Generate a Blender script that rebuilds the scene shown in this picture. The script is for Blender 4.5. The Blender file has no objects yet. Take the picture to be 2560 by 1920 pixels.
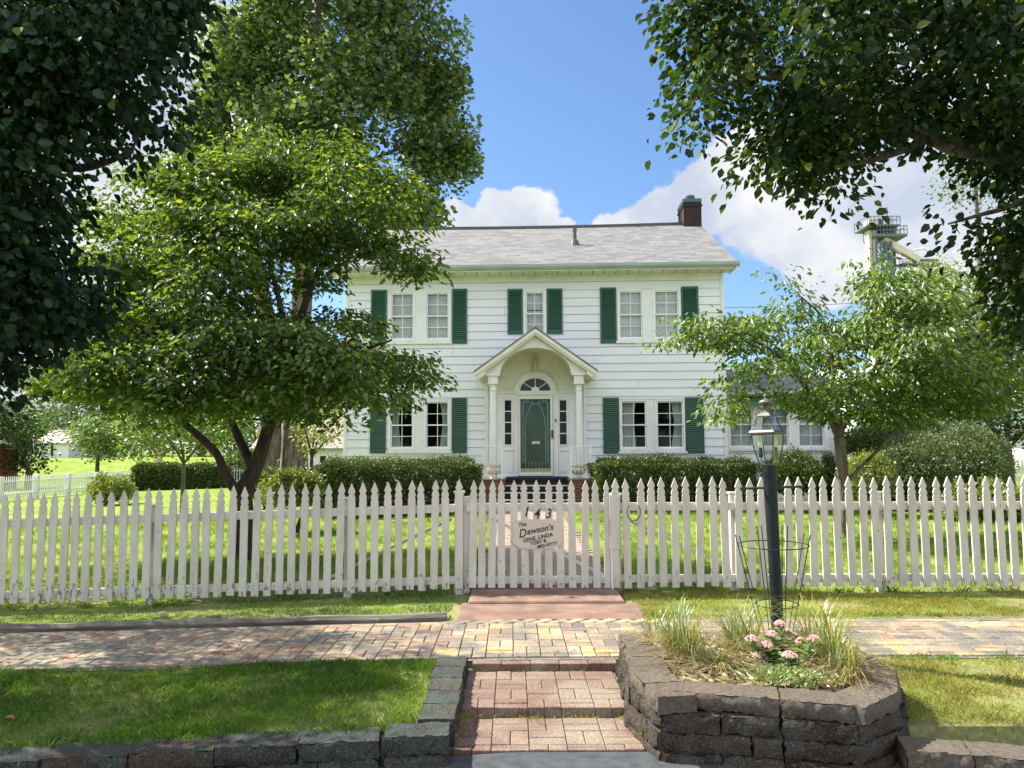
import bpy, math, random
import numpy as np
from mathutils import Vector, Matrix, noise as mnoise

R = math.radians
rng = np.random.default_rng(7)
random.seed(7)
scene = bpy.context.scene
COL = scene.collection

# ------------------------------------------------------------------ camera
PITCH, ROLL, FPX, CZ = R(5.0), R(0.2), 1920.0, 1.5
cam_d = bpy.data.cameras.new('camera'); cam = bpy.data.objects.new('camera', cam_d); COL.objects.link(cam)
cam_d.sensor_width = 36; cam_d.lens = 36 * FPX / 2560; cam_d.clip_end = 2000; cam_d.clip_start = 0.05
cam.matrix_world = Matrix.Translation((0, 0, CZ)) @ Matrix.Rotation(R(90) + PITCH, 4, 'X') @ Matrix.Rotation(-ROLL, 4, 'Z')
scene.camera = cam
scene.view_settings.view_transform = 'Standard'; scene.view_settings.look = 'None'
scene.view_settings.gamma = 1; scene.view_settings.use_curve_mapping = False
scene.view_settings.exposure = 1.3
scene.cycles.max_bounces = 8; scene.cycles.diffuse_bounces = 4; scene.cycles.glossy_bounces = 3
scene.cycles.transmission_bounces = 4; scene.cycles.transparent_max_bounces = 12
scene.cycles.use_denoising = True

def ray(px, py):
    a = (px - 1280) / FPX; b = -(py - 960) / FPX
    c, s = math.cos(ROLL), math.sin(ROLL)
    a, b = a * c + b * s, -a * s + b * c
    cp, sp = math.cos(PITCH), math.sin(PITCH)
    return np.array([a, cp - b * sp, sp + b * cp])
def at(px, py, Y):                       # photo measurement -> world point at distance Y
    d = ray(px, py); t = Y / d[1]
    return np.array([d[0] * t, Y, CZ + d[2] * t])
def gp(px, py, z):                       # photo measurement -> world point at height z
    d = ray(px, py); t = (z - CZ) / d[2]
    return np.array([d[0] * t, d[1] * t, z])

# ------------------------------------------------------------------ sun and sky
SUN_EL, SUN_AZ = R(48), R(-66)           # azimuth measured from +Y (away from the viewer) towards +X
sun_dir = np.array([math.sin(SUN_AZ) * math.cos(SUN_EL), math.cos(SUN_AZ) * math.cos(SUN_EL), math.sin(SUN_EL)])
sd = bpy.data.lights.new('sun', 'SUN'); sd.energy = 5.0; sd.angle = R(0.53); sd.color = (1, .95, .85)
so = bpy.data.objects.new('sun', sd); COL.objects.link(so)
so.rotation_euler = Vector(tuple(sun_dir)).to_track_quat('Z', 'Y').to_euler(); so.location = (-20, 25, 40)

W = bpy.data.worlds.new('World'); scene.world = W; W.use_nodes = True
nt = W.node_tree; nt.nodes.clear()
def N(t, **k):
    n = nt.nodes.new(t)
    for a, b in k.items(): setattr(n, a, b)
    return n
def L(a, b): nt.links.new(a, b)
def wmath(op, a, b=None, c=None, clamp=False):
    n = N('ShaderNodeMath', operation=op, use_clamp=clamp)
    for i, v in enumerate((a, b, c)):
        if v is None: continue
        if hasattr(v, 'links'): L(v, n.inputs[i])
        else: n.inputs[i].default_value = v
    return n.outputs[0]
def smooth(v, lo, hi, a=0.0, b=1.0):
    n = N('ShaderNodeMapRange', interpolation_type='SMOOTHSTEP')
    L(v, n.inputs['Value'])
    for k, x in (('From Min', lo), ('From Max', hi), ('To Min', a), ('To Max', b)): n.inputs[k].default_value = x
    return n.outputs[0]
out = N('ShaderNodeOutputWorld'); bg = N('ShaderNodeBackground'); L(bg.outputs[0], out.inputs[0])
bg.inputs['Strength'].default_value = 0.15
sky = N('ShaderNodeTexSky', sky_type='NISHITA', sun_disc=False)
sky.sun_elevation = SUN_EL; sky.sun_rotation = SUN_AZ; sky.air_density = 1.0; sky.dust_density = 0.6; sky.ozone_density = 2.0
tc = N('ShaderNodeTexCoord')
n1 = N('ShaderNodeTexNoise'); n1.inputs['Scale'].default_value = 14; n1.inputs['Detail'].default_value = 6; n1.inputs['Roughness'].default_value = .6
L(tc.outputs['Generated'], n1.inputs['Vector'])
sub = N('ShaderNodeVectorMath', operation='SUBTRACT'); L(n1.outputs['Color'], sub.inputs[0]); sub.inputs[1].default_value = (.5, .5, .5)
scl = N('ShaderNodeVectorMath', operation='SCALE'); L(sub.outputs[0], scl.inputs[0]); scl.inputs['Scale'].default_value = .06
addv = N('ShaderNodeVectorMath', operation='ADD'); L(tc.outputs['Generated'], addv.inputs[0]); L(scl.outputs[0], addv.inputs[1])
nrm = N('ShaderNodeVectorMath', operation='NORMALIZE'); L(addv.outputs[0], nrm.inputs[0])
# cumulus banks, each a lobe of directions
LOBES = [(1290, 545, 62), (1345, 545, 62), (1225, 535, 48), (1190, 585, 55), (1120, 565, 55), (1395, 590, 50),
         (1540, 600, 60), (1620, 575, 75), (1700, 545, 78), (1770, 490, 78), (1830, 430, 90), (1920, 400, 110), (1930, 530, 120),
         (2080, 560, 150), (2200, 450, 200), (2450, 560, 220), (2250, 250, 200), (2550, 300, 200), (2090, 690, 80),
         (420, 200, 190), (120, 560, 260), (560, 420, 140), (200, 980, 180), (1560, 690, 60), (2500, 850, 200), (700, 100, 120)]
acc = None
for (px, py, r) in LOBES:
    d = ray(px, py); d = d / np.linalg.norm(d); ang = r / 1920 * 1.25
    dp = N('ShaderNodeVectorMath', operation='DOT_PRODUCT'); L(nrm.outputs[0], dp.inputs[0]); dp.inputs[1].default_value = tuple(d)
    s = smooth(dp.outputs['Value'], math.cos(ang), math.cos(ang * .3))
    acc = s if acc is None else wmath('ADD', acc, s)
# bright cloud added overhead and behind the camera, unseen, filling the shaded front
n2 = N('ShaderNodeTexNoise'); n2.inputs['Scale'].default_value = 2.4; n2.inputs['Detail'].default_value = 6
L(tc.outputs['Generated'], n2.inputs['Vector'])
sep = N('ShaderNodeSeparateXYZ'); L(tc.outputs['Generated'], sep.inputs[0])
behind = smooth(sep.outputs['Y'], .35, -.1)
rest = wmath('MULTIPLY', behind, smooth(n2.outputs['Fac'], .40, .52))
n3 = N('ShaderNodeTexNoise'); n3.inputs['Scale'].default_value = 22; n3.inputs['Detail'].default_value = 7; n3.inputs['Roughness'].default_value = .62
L(tc.outputs['Generated'], n3.inputs['Vector'])
mask = wmath('MAXIMUM', smooth(wmath('ADD', acc, wmath('MULTIPLY', wmath('SUBTRACT', n3.outputs['Fac'], .5), .75)), .10, .48), rest)
n4 = N('ShaderNodeTexNoise'); n4.inputs['Scale'].default_value = 6; n4.inputs['Detail'].default_value = 6; n4.inputs['Roughness'].default_value = .55
L(addv.outputs[0], n4.inputs['Vector'])
cr = N('ShaderNodeValToRGB'); L(n4.outputs['Fac'], cr.inputs[0])
cr.color_ramp.elements[0].position = .38; cr.color_ramp.elements[0].color = (.62, .69, .84, 1)
cr.color_ramp.elements[1].position = .6; cr.color_ramp.elements[1].color = (1, 1, 1, 1)
cs = N('ShaderNodeVectorMath', operation='SCALE'); L(cr.outputs[0], cs.inputs[0])
CLOUD_V, CLOUD_FILL = 2.7, 5.2  # visible clouds, then the brighter unseen cloud added as fill
L(wmath('ADD', CLOUD_V, wmath('MULTIPLY', behind, CLOUD_FILL - CLOUD_V)), cs.inputs['Scale'])
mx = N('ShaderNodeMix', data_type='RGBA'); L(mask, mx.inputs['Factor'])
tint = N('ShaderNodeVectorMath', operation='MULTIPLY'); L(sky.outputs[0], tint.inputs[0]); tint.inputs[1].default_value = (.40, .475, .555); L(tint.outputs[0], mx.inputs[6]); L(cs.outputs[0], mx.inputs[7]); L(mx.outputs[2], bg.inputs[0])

# ------------------------------------------------------------------ materials
def newmat(name):
    m = bpy.data.materials.new(name); m.use_nodes = True; t = m.node_tree
    return m, t, t.nodes['Principled BSDF']
def tn(t, ty, **k):
    n = t.nodes.new(ty)
    for a, b in k.items(): setattr(n, a, b)
    return n
def noise_node(t, vec, scale, detail=4, rough=.55):
    n = tn(t, 'ShaderNodeTexNoise'); n.inputs['Scale'].default_value = scale; n.inputs['Detail'].default_value = detail
    n.inputs['Roughness'].default_value = rough; t.links.new(vec, n.inputs['Vector']); return n.outputs['Fac']
def ramp(t, fac, stops):
    r = tn(t, 'ShaderNodeValToRGB'); t.links.new(fac, r.inputs[0]); e = r.color_ramp.elements
    e[0].position, e[0].color = stops[0][0], (*stops[0][1], 1); e[1].position, e[1].color = stops[-1][0], (*stops[-1][1], 1)
    for p, c in stops[1:-1]:
        x = e.new(p); x.color = (*c, 1)
    return r.outputs[0]
def mixc(t, fac, a, b, mode='MIX'):
    n = tn(t, 'ShaderNodeMix', data_type='RGBA', blend_type=mode)
    for s, v in ((0, fac), (6, a), (7, b)):
        if hasattr(v, 'links'): t.links.new(v, n.inputs[s])
        else: n.inputs[s].default_value = v if s == 0 else (*v, 1)
    return n.outputs[2]
def bump(t, b, h, strength=.3, dist=.01):
    n = tn(t, 'ShaderNodeBump'); n.inputs['Strength'].default_value = strength; n.inputs['Distance'].default_value = dist
    t.links.new(h, n.inputs['Height']); t.links.new(n.outputs[0], b.inputs['Normal'])
def pos(t): return tn(t, 'ShaderNodeNewGeometry').outputs['Position']
def scaled(t, v, s):
    n = tn(t, 'ShaderNodeVectorMath', operation='MULTIPLY'); t.links.new(v, n.inputs[0]); n.inputs[1].default_value = s; return n.outputs[0]
def mat(name, c1, c2=None, scale=4, rough=.6, b=0, bscale=40, metal=0, spec=.5, stretch=(1, 1, 1), lo=.35, hi=.65, bdist=.01):
    m, t, p = newmat(name); c2 = c2 or tuple(x * .8 for x in c1)
    v = scaled(t, pos(t), stretch)
    t.links.new(ramp(t, noise_node(t, v, scale), [(lo, c2), (hi, c1)]), p.inputs['Base Color'])
    p.inputs['Roughness'].default_value = rough; p.inputs['Metallic'].default_value = metal; p.inputs['Specular IOR Level'].default_value = spec
    if b: bump(t, p, noise_node(t, v, bscale, 5), b, bdist)
    return m
def leafmat(name, dark, light, trans=.45, gloss=.10, yellow=None, sc=1.0):
    m = bpy.data.materials.new(name); m.use_nodes = True; t = m.node_tree; t.nodes.clear()
    o = tn(t, 'ShaderNodeOutputMaterial'); a = tn(t, 'ShaderNodeAttribute', attribute_name='rnd')
    stops = [(0, dark), (.92, light)] + ([(1.0, yellow)] if yellow else [(1.0, light)])
    c = ramp(t, a.outputs['Fac'], stops)
    c = mixc(t, 1.0, c, ramp(t, noise_node(t, pos(t), .8 * sc, 3), [(.3, (.72, .75, .7)), (.7, (1.15, 1.12, 1.0))]), 'MULTIPLY')
    d = tn(t, 'ShaderNodeBsdfDiffuse'); t.links.new(c, d.inputs[0])
    tr = tn(t, 'ShaderNodeBsdfTranslucent'); t.links.new(mixc(t, 1.0, c, (1.5, 1.35, .55), 'MULTIPLY'), tr.inputs[0])
    g = tn(t, 'ShaderNodeBsdfGlossy'); g.inputs['Roughness'].default_value = .45; g.inputs['Color'].default_value = (.9, .95, 1, 1)
    m1 = tn(t, 'ShaderNodeMixShader'); m1.inputs[0].default_value = trans; t.links.new(d.outputs[0], m1.inputs[1]); t.links.new(tr.outputs[0], m1.inputs[2])
    m2 = tn(t, 'ShaderNodeMixShader'); m2.inputs[0].default_value = gloss; t.links.new(m1.outputs[0], m2.inputs[1]); t.links.new(g.outputs[0], m2.inputs[2])
    t.links.new(m2.outputs[0], o.inputs[0]); return m
def attrmat(name, stops, rough=.85, grime=None, b=.4, bscale=60, gscale=3, speck=0):
    """colour picked per block / brick from its own 'rnd' value"""
    m, t, p = newmat(name); a = tn(t, 'ShaderNodeAttribute', attribute_name='rnd'); c = ramp(t, a.outputs['Fac'], stops)
    v = pos(t)
    if grime: c = mixc(t, ramp(t, noise_node(t, v, gscale, 5), [(.42, (0, 0, 0)), (.62, (1, 1, 1))]), c, grime)
    fine = ramp(t, noise_node(t, v, 55, 4, .7), [(.3, (.55, .55, .55)), (.7, (1.4, 1.4, 1.4))])
    c = mixc(t, 1.0, c, fine, 'MULTIPLY')
    if speck:
        c = mixc(t, ramp(t, noise_node(t, v, 160, 2), [(.60, (0, 0, 0)), (.68, (speck, speck, speck))]), c, (.6, .58, .52))
    t.links.new(c, p.inputs['Base Color']); p.inputs['Roughness'].default_value = rough; p.inputs['Specular IOR Level'].default_value = .25
    if b: bump(t, p, noise_node(t, v, bscale, 6, .7), b, .012)
    return m

# ------------------------------------------------------------------ mesh helpers
def tag(o, label=None, cat=None, group=None, kind=None):
    if label: o['label'] = label
    if cat: o['category'] = cat
    if group: o['group'] = group
    if kind: o['kind'] = kind
    return o
def empty(name, loc, rz=0, **k):
    o = bpy.data.objects.new(name, None); COL.objects.link(o); o.location = tuple(float(x) for x in loc); o.rotation_euler = (0, 0, rz)
    o.empty_display_size = .2
    return tag(o, **k)
def link(name, me, m, parent=None, org=(0, 0, 0)):
    o = bpy.data.objects.new(name, me); COL.objects.link(o)
    for x in (m if isinstance(m, (list, tuple)) else [m]): me.materials.append(x)
    if parent: o.parent = parent
    else: o.location = tuple(float(x) for x in org)
    return o
class MB:
    def __init__(s): s.v = []; s.f = []; s.r = []; s.m = []
    def add(s, vs, fs, r=0.0, mi=0):
        k = len(s.v); s.v += [tuple(float(c) for c in p) for p in vs]
        for f in fs: s.f.append(tuple(i + k for i in f)); s.r.append(r); s.m.append(mi)
    def box(s, x0, x1, y0, y1, z0, z1, r=0.0, mi=0, tf=None):
        vs = [(x, y, z) for z in (z0, z1) for y in (y0, y1) for x in (x0, x1)]
        if tf is not None: vs = [tf @ Vector(p) for p in vs]
        s.add(vs, [(0, 2, 3, 1), (4, 5, 7, 6), (0, 1, 5, 4), (1, 3, 7, 5), (3, 2, 6, 7), (2, 0, 4, 6)], r, mi)
    def bar(s, a, b, w, h=None, r=0.0, mi=0):
        h = h or w; a = Vector(a); b = Vector(b); d = b - a
        q = d.to_track_quat('Z', 'Y').to_matrix().to_4x4(); tf = Matrix.Translation(a) @ q
        s.box(-w / 2, w / 2, -h / 2, h / 2, 0, d.length, r, mi, tf)
    def tube(s, pts, rad, n=8, r=0.0, mi=0, cap=True):
        pts = [Vector(p) for p in pts]
        if not hasattr(rad, '__len__'): rad = [rad] * len(pts)
        rings = []; up = Vector((.13, .21, 1)).normalized()
        for i, p in enumerate(pts):
            d = (pts[min(i + 1, len(pts) - 1)] - pts[max(i - 1, 0)]).normalized()
            u = d.cross(up)
            if u.length < .05: u = d.cross(Vector((1, 0, 0)))
            u.normalize(); w = d.cross(u)
            rings.append([p + (u * math.cos(6.28318 * k / n) + w * math.sin(6.28318 * k / n)) * rad[i] for k in range(n)])
        vs = [q for g in rings for q in g]
        fs = [(i * n + k, i * n + (k + 1) % n, (i + 1) * n + (k + 1) % n, (i + 1) * n + k) for i in range(len(pts) - 1) for k in range(n)]
        if cap: fs += [tuple(range(n))[::-1], tuple((len(pts) - 1) * n + k for k in range(n))]
        s.add(vs, fs, r, mi)
    def lathe(s, c, prof, n=16, r=0.0, mi=0, tf=None, rot=0.0):
        vs = [Vector((c[0] + q * math.cos(6.28318 * k / n + rot), c[1] + q * math.sin(6.28318 * k / n + rot), c[2] + z)) for q, z in prof for k in range(n)]
        if tf is not None: vs = [tf @ v for v in vs]
        fs = [(i * n + k, i * n + (k + 1) % n, (i + 1) * n + (k + 1) % n, (i + 1) * n + k) for i in range(len(prof) - 1) for k in range(n)]
        fs += [tuple(range(n))[::-1], tuple((len(prof) - 1) * n + k for k in range(n))]
        s.add(vs, fs, r, mi)
    def prism(s, poly, axis, a, b, r=0.0, mi=0):
        """extrude a 2-D outline along 'x', 'y' or 'z' from a to b"""
        n = len(poly)
        def P(p, t): return (t, p[0], p[1]) if axis == 'x' else (p[0], t, p[1]) if axis == 'y' else (p[0], p[1], t)
        s.add([P(p, a) for p in poly] + [P(p, b) for p in poly],
              [tuple(range(n)), tuple(range(n, 2 * n))[::-1]] + [(i, (i + 1) % n, n + (i + 1) % n, n + i) for i in range(n)], r, mi)
    def build(s, name, m, parent=None, org=(0, 0, 0), smooth=False, bevel=0, recalc=True):
        me = bpy.data.meshes.new(name)
        o3 = [float(c) for c in org]
        me.from_pydata([(p[0] - o3[0], p[1] - o3[1], p[2] - o3[2]) for p in s.v], [], s.f)
        at_ = me.attributes.new('rnd', 'FLOAT', 'FACE'); at_.data.foreach_set('value', s.r)
        me.polygons.foreach_set('material_index', s.m)
        if recalc:
            import bmesh
            bm = bmesh.new(); bm.from_mesh(me); bmesh.ops.recalc_face_normals(bm, faces=bm.faces); bm.to_mesh(me); bm.free()
        if smooth: me.polygons.foreach_set('use_smooth', [True] * len(me.polygons))
        o = link(name, me, m, parent, org)
        if bevel:
            b = o.modifiers.new('bevel', 'BEVEL'); b.width = bevel; b.segments = 1; b.limit_method = 'ANGLE'
        return o
def arrmesh(name, V, F, rnd, m, parent=None, org=(0, 0, 0), smooth=False):
    """V (n,k,3) verts per item, F face pattern of equal-sized faces, rnd (n)"""
    n, k, _ = V.shape; V = V.reshape(-1, 3) - np.array(org, float)
    F = np.array(F); fp, fs = F.shape
    idx = (F[None] + (np.arange(n) * k)[:, None, None]).reshape(-1)
    me = bpy.data.meshes.new(name); me.vertices.add(n * k); me.vertices.foreach_set('co', V.astype(np.float32).ravel())
    me.loops.add(len(idx)); me.loops.foreach_set('vertex_index', idx.astype(np.int32))
    me.polygons.add(n * fp); me.polygons.foreach_set('loop_start', (np.arange(n * fp) * fs).astype(np.int32))
    try: me.polygons.foreach_set('loop_total', np.full(n * fp, fs, np.int32))
    except Exception: pass
    me.update(calc_edges=True)
    a = me.attributes.new('rnd', 'FLOAT', 'FACE'); a.data.foreach_set('value', np.repeat(rnd, fp).astype(np.float32))
    if smooth: me.polygons.foreach_set('use_smooth', [True] * len(me.polygons))
    return link(name, me, m, parent, org)
def unit(a): return a / (np.linalg.norm(a, axis=-1, keepdims=True) + 1e-9)
def leaf_mesh(name, P, D, Nn, Ln, m, parent=None, org=(0, 0, 0), wid=.6, near=True, rnd=None, fold=.12):
    D = unit(D); S = unit(np.cross(D, Nn)); U = np.cross(S, D); Ln = np.asarray(Ln)[:, None]
    if rnd is None: rnd = rng.random(len(P))
    w = wid / 2
    if near:
        V = np.stack([P, P + D * Ln * .28 + S * Ln * w * .85 + U * Ln * fold, P + D * Ln * .62 + S * Ln * w * .8 + U * Ln * fold * .8, P + D * Ln - U * Ln * .12,
                      P + D * Ln * .62 - S * Ln * w * .8 + U * Ln * fold * .8, P + D * Ln * .28 - S * Ln * w * .85 + U * Ln * fold], 1)
        F = [(0, 1, 2, 3), (0, 3, 4, 5)]
    else:
        V = np.stack([P, P + D * Ln * .45 + S * Ln * w + U * Ln * .08, P + D * Ln, P + D * Ln * .45 - S * Ln * w - U * Ln * .08], 1)
        F = [(0, 1, 2, 3)]
    return arrmesh(name, V, F, rnd, m, parent, org)
def blades(name, P, H, Wd, m, lean=.5, parent=None, org=(0, 0, 0), rnd=None):
    n = len(P); a = rng.random(n) * 6.283; b = rng.random(n) * 6.283
    S = np.stack([np.cos(a), np.sin(a), np.zeros(n)], 1) * np.asarray(Wd)[:, None]
    le = np.stack([np.cos(b), np.sin(b), np.zeros(n)], 1) * (rng.random(n) * lean * H)[:, None]
    H3 = np.zeros((n, 3)); H3[:, 2] = H
    V = np.stack([P - S, P + S, P + le * .35 + H3 * .6 + S * .6, P + le + H3], 1)
    V2 = np.stack([V[:, 0], V[:, 1], V[:, 2], V[:, 3]], 1)
    return arrmesh(name, V2, [(0, 1, 2, 3)], rng.random(n) if rnd is None else rnd, m, parent, org)
def in_poly(px, py, poly):
    poly = np.asarray(poly, float); r = np.zeros(len(px), bool); n = len(poly)
    for i in range(n):
        x0, y0 = poly[i]; x1, y1 = poly[(i + 1) % n]
        c = ((y0 > py) != (y1 > py)) & (px < (x1 - x0) * (py - y0) / ((y1 - y0) + 1e-12) + x0); r ^= c
    return r
def fbm(x, y, s=1.0, o=0.0): return mnoise.fractal(Vector((x * s, y * s, o)), 1.0, 2.0, 3)
# ------------------------------------------------------------------ shared materials
M = {}
M['paint'] = mat('white_paint', (.80, .80, .78), (.70, .70, .66), scale=2.2, rough=.5, b=.1, bscale=60)
M['bright'] = mat('bright_white', (.84, .84, .83), (.78, .78, .76), scale=3, rough=.45)
M['asphalt'] = mat('asphalt', (.065, .072, .080), (.035, .040, .046), scale=12, rough=.9, b=.6, bscale=180)
M['sand'] = mat('joint_sand', (.20, .18, .14), (.09, .08, .065), scale=40, rough=.95, b=.5, bscale=120)
M['pink_conc'] = mat('pink_concrete', (.25, .15, .11), (.14, .085, .062), scale=4, rough=.9, b=.4, bscale=120)
M['soil'] = mat('soil', (.14, .10, .07), (.05, .035, .025), scale=14, rough=1, b=.8, bscale=60)
M['timber'] = mat('edging_timber', (.19, .17, .14), (.07, .06, .05), scale=14, rough=.9, b=.7, bscale=50, stretch=(.15, 1, 1))
M['bark'] = mat('bark', (.17, .135, .10), (.05, .038, .03), scale=11, rough=.95, b=1.0, bscale=26, stretch=(1, 1, .22), bdist=.03)
M['barkdk'] = mat('dark_bark', (.085, .055, .035), (.03, .022, .016), scale=11, rough=.95, b=1.0, bscale=26, stretch=(1, 1, .3), bdist=.02)
M['black'] = mat('black_iron', (.03, .035, .04), (.018, .02, .024), rough=.45, scale=6, b=.1)
m, t, p = newmat('glass_pane')       # clear pane with real reflections
t.nodes.remove(p); o_ = t.nodes['Material Output']
lw = tn(t, 'ShaderNodeLayerWeight'); lw.inputs['Blend'].default_value = .5
pw = tn(t, 'ShaderNodeMath', operation='POWER'); t.links.new(lw.outputs['Facing'], pw.inputs[0]); pw.inputs[1].default_value = 4
fr = tn(t, 'ShaderNodeMath', operation='MULTIPLY_ADD'); t.links.new(pw.outputs[0], fr.inputs[0]); fr.inputs[1].default_value = .85; fr.inputs[2].default_value = .028; fr.name = 'refl'
ga = tn(t, 'ShaderNodeBsdfTransparent'); ga.inputs[0].default_value = (.86, .9, .88, 1)
gb = tn(t, 'ShaderNodeBsdfGlossy'); gb.inputs['Roughness'].default_value = .02
gm = tn(t, 'ShaderNodeMixShader'); t.links.new(fr.outputs[0], gm.inputs[0]); t.links.new(ga.outputs[0], gm.inputs[1]); t.links.new(gb.outputs[0], gm.inputs[2])
bn = tn(t, 'ShaderNodeBump'); bn.inputs['Strength'].default_value = .08; bn.inputs['Distance'].default_value = .02
t.links.new(noise_node(t, pos(t), 3.5, 2), bn.inputs['Height']); t.links.new(bn.outputs[0], gb.inputs['Normal']); t.links.new(bn.outputs[0], lw.inputs['Normal'])
t.links.new(gm.outputs[0], o_.inputs[0]); M['glass'] = m

# ------------------------------------------------------------------ ground
def hz(x, y):
    x = np.asarray(x, float); y = np.asarray(y, float)
    Lx = np.clip(-x, 0, 40)
    base = np.interp(y, [4.44, 4.50, 5.90, 5.96, 7.26, 7.34, 8.2, 8.8, 9.6, 19, 24, 200], [-.215, -.06, -.06, -.085, -.085, -.06, -.085, -.095, -.06, .15, .15, .15])
    z = base - Lx * np.interp(y, [7, 9, 60, 80], [.022, .030, .030, 0])
    z = z + np.interp(y, [47, 80, 110], [0, .75, .9]) * np.interp(-x, [5, 14], [0, 1])
    z = z + np.interp(y, [60, 90], [0, .25]) * np.interp(x, [-10, -2], [0, 1])
    carve = (x > -.46) & (x < .84) & (y < 5.92) & (y > 4.3)
    z = np.where((x > -.48) & (x < 1.25) & (y > 7.1) & (y < 9.12), np.minimum(z, -.115), z)
    return np.where(carve, -.32, z)
def warp(x, y):                           # the kerb line runs slightly towards the street on the left
    return y + .09 * np.minimum(x, 0) * np.interp(y, [0, 4.3, 4.6, 5.7], [0, 1, 1, 0])
xs = np.unique(np.concatenate([np.linspace(-200, -30, 18), np.linspace(-30, -8, 45), np.linspace(-8, 8, 129), np.linspace(8, 30, 45), np.linspace(30, 200, 18), [-.461, -.459, .839, .841]]))
ys = np.unique(np.concatenate([np.linspace(-12, 4.2, 8), [4.30, 4.44, 4.47, 4.50, 4.6, 5.90, 5.93, 5.96, 7.26, 7.34], np.linspace(4.7, 24, 140), np.linspace(24, 120, 90), np.linspace(125, 900, 24)]))
X, Y = np.meshgrid(xs, ys); Z = hz(X, Y)
far = (Y > 8.9)
for i in range(Z.shape[0]):
    if ys[i] > 4.55 and not (5.85 < ys[i] < 7.4):
        for j in range(Z.shape[1]):
            if abs(xs[j]) < 40 and Z[i, j] > -.3: Z[i, j] += .018 * fbm(xs[j], ys[i], 1.1)
YW = warp(X, Y)
V = np.stack([X, YW, Z], -1).reshape(-1, 3); nx, ny = len(xs), len(ys)
F = [(j * nx + i, j * nx + i + 1, (j + 1) * nx + i + 1, (j + 1) * nx + i) for j in range(ny - 1) for i in range(nx - 1)]
me = bpy.data.meshes.new('ground'); me.from_pydata(V.tolist(), [], F)
m, t, p = newmat('lawn_ground')
v = pos(t)
c1 = ramp(t, noise_node(t, v, .9, 6, .6), [(.3, (.10, .19, .02)), (.5, (.19, .28, .04)), (.7, (.30, .34, .08))])
c2 = ramp(t, noise_node(t, v, 35, 5, .7), [(.3, (.6, .6, .55)), (.7, (1.25, 1.2, 1.1))])
c = mixc(t, 1.0, c1, c2, 'MULTIPLY')
dirt = ramp(t, noise_node(t, v, 25, 4), [(.3, (.17, .13, .085)), (.7, (.36, .30, .20))])
# bare, trodden earth near the walk and under the fence
sx = tn(t, 'ShaderNodeSeparateXYZ'); t.links.new(v, sx.inputs[0])
mr = tn(t, 'ShaderNodeMapRange'); t.links.new(sx.outputs['Y'], mr.inputs['Value'])
for k, x in (('From Min', 9.0), ('From Max', 10.0), ('To Min', .62), ('To Max', .05)): mr.inputs[k].default_value = x
mm = tn(t, 'ShaderNodeMath', operation='MULTIPLY'); t.links.new(mr.outputs[0], mm.inputs[0])
t.links.new(ramp(t, noise_node(t, v, 1.7, 4), [(.38, (0, 0, 0)), (.6, (1, 1, 1))]), mm.inputs[1])
t.links.new(mixc(t, mm.outputs[0], c, dirt), p.inputs['Base Color']); p.inputs['Roughness'].default_value = .95; p.inputs['Specular IOR Level'].default_value = .1
bump(t, p, noise_node(t, v, 70, 6, .7), .8, .02)
g = link('ground', me, m); tag(g, kind='structure')
# street sheet, 4 mm over the ground
mb = MB(); xr = np.linspace(-14, 14, 57)
for a, b in zip(xr[:-1], xr[1:]):
    za, zb = -.176 - .022 * max(0, -a), -.176 - .022 * max(0, -b)
    ya, yb = 4.455 + .09 * min(a, 0), 4.455 + .09 * min(b, 0)
    mb.add([(a, -6, za), (b, -6, zb), (b, yb, zb), (a, ya, za)], [(0, 1, 2, 3)])
tag(mb.build('street', M['asphalt'], recalc=False), kind='structure')

# grass, one mass per patch of lawn
M['grass'] = leafmat('grass_blades', (.05, .13, .012), (.17, .28, .04), .35, .04, yellow=(.34, .32, .12))
M['grassdry'] = leafmat('dry_grass_blades', (.20, .22, .05), (.42, .40, .13), .4, .02, yellow=(.60, .50, .28))
M['grassyard'] = leafmat('yard_grass_blades', (.13, .24, .02), (.30, .42, .06), .4, .03, yellow=(.36, .34, .11))
def patch(name, x0, x1, y0, y1, n, h, w, m, keep=None, lean=.8, label=None, lowd=.15):
    P = np.stack([rng.uniform(x0, x1, n), rng.uniform(y0, y1, n)], 1)
    nz = np.array([fbm(a, b, 1.3, 5.0) for a, b in P]); k = rng.random(n) < np.clip(.8 + nz * 1.6, lowd, 1)
    if keep is not None: k &= keep(P[:, 0], P[:, 1])
    P = P[k]; nz = nz[k]
    Pw = warp(P[:, 0], P[:, 1]); Z = hz(P[:, 0], P[:, 1]) - .004
    H = h * (.5 + rng.random(len(P)) * .8) * np.clip(1 + nz * .9, .5, 1.6)
    r = np.clip(rng.random(len(P)) * .75 + .12 - nz * .5, 0, 1)
    o = blades(name, np.stack([P[:, 0], Pw, Z], 1), H, w * (.6 + .8 * rng.random(len(P))), m, lean, rnd=r)
    tag(o, kind='stuff', cat='grass', label=label); return o
patch('verge_grass', -4.6, -.56, 4.50, 5.93, 120000, .034, .0018, M['grass'], lowd=.55, label='short green grass on the verge left of the brick steps')
patch('strip_grass', -6.2, -.62, 7.42, 8.9, 30000, .03, .0022, M['grass'], keep=lambda x, y: rng.random(len(x)) < np.clip(.3 + .25 * (x + 3), .22, 1), label='thin grass strip between the left fence and the brick walk')
patch('strip_grass', 1.18, 7.2, 7.36, 8.95, 62000, .027, .0021, M['grassdry'], label='sunlit dry grass strip between the right fence and the brick walk')
notwalk = lambda x, y: (x < -.38) | (x > 1.2)
patch('yard_grass', -9, 10, 8.9, 12.5, 90000, .05, .0035, M['grassyard'], keep=notwalk, label='bright mown lawn just behind the front fence')
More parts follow.
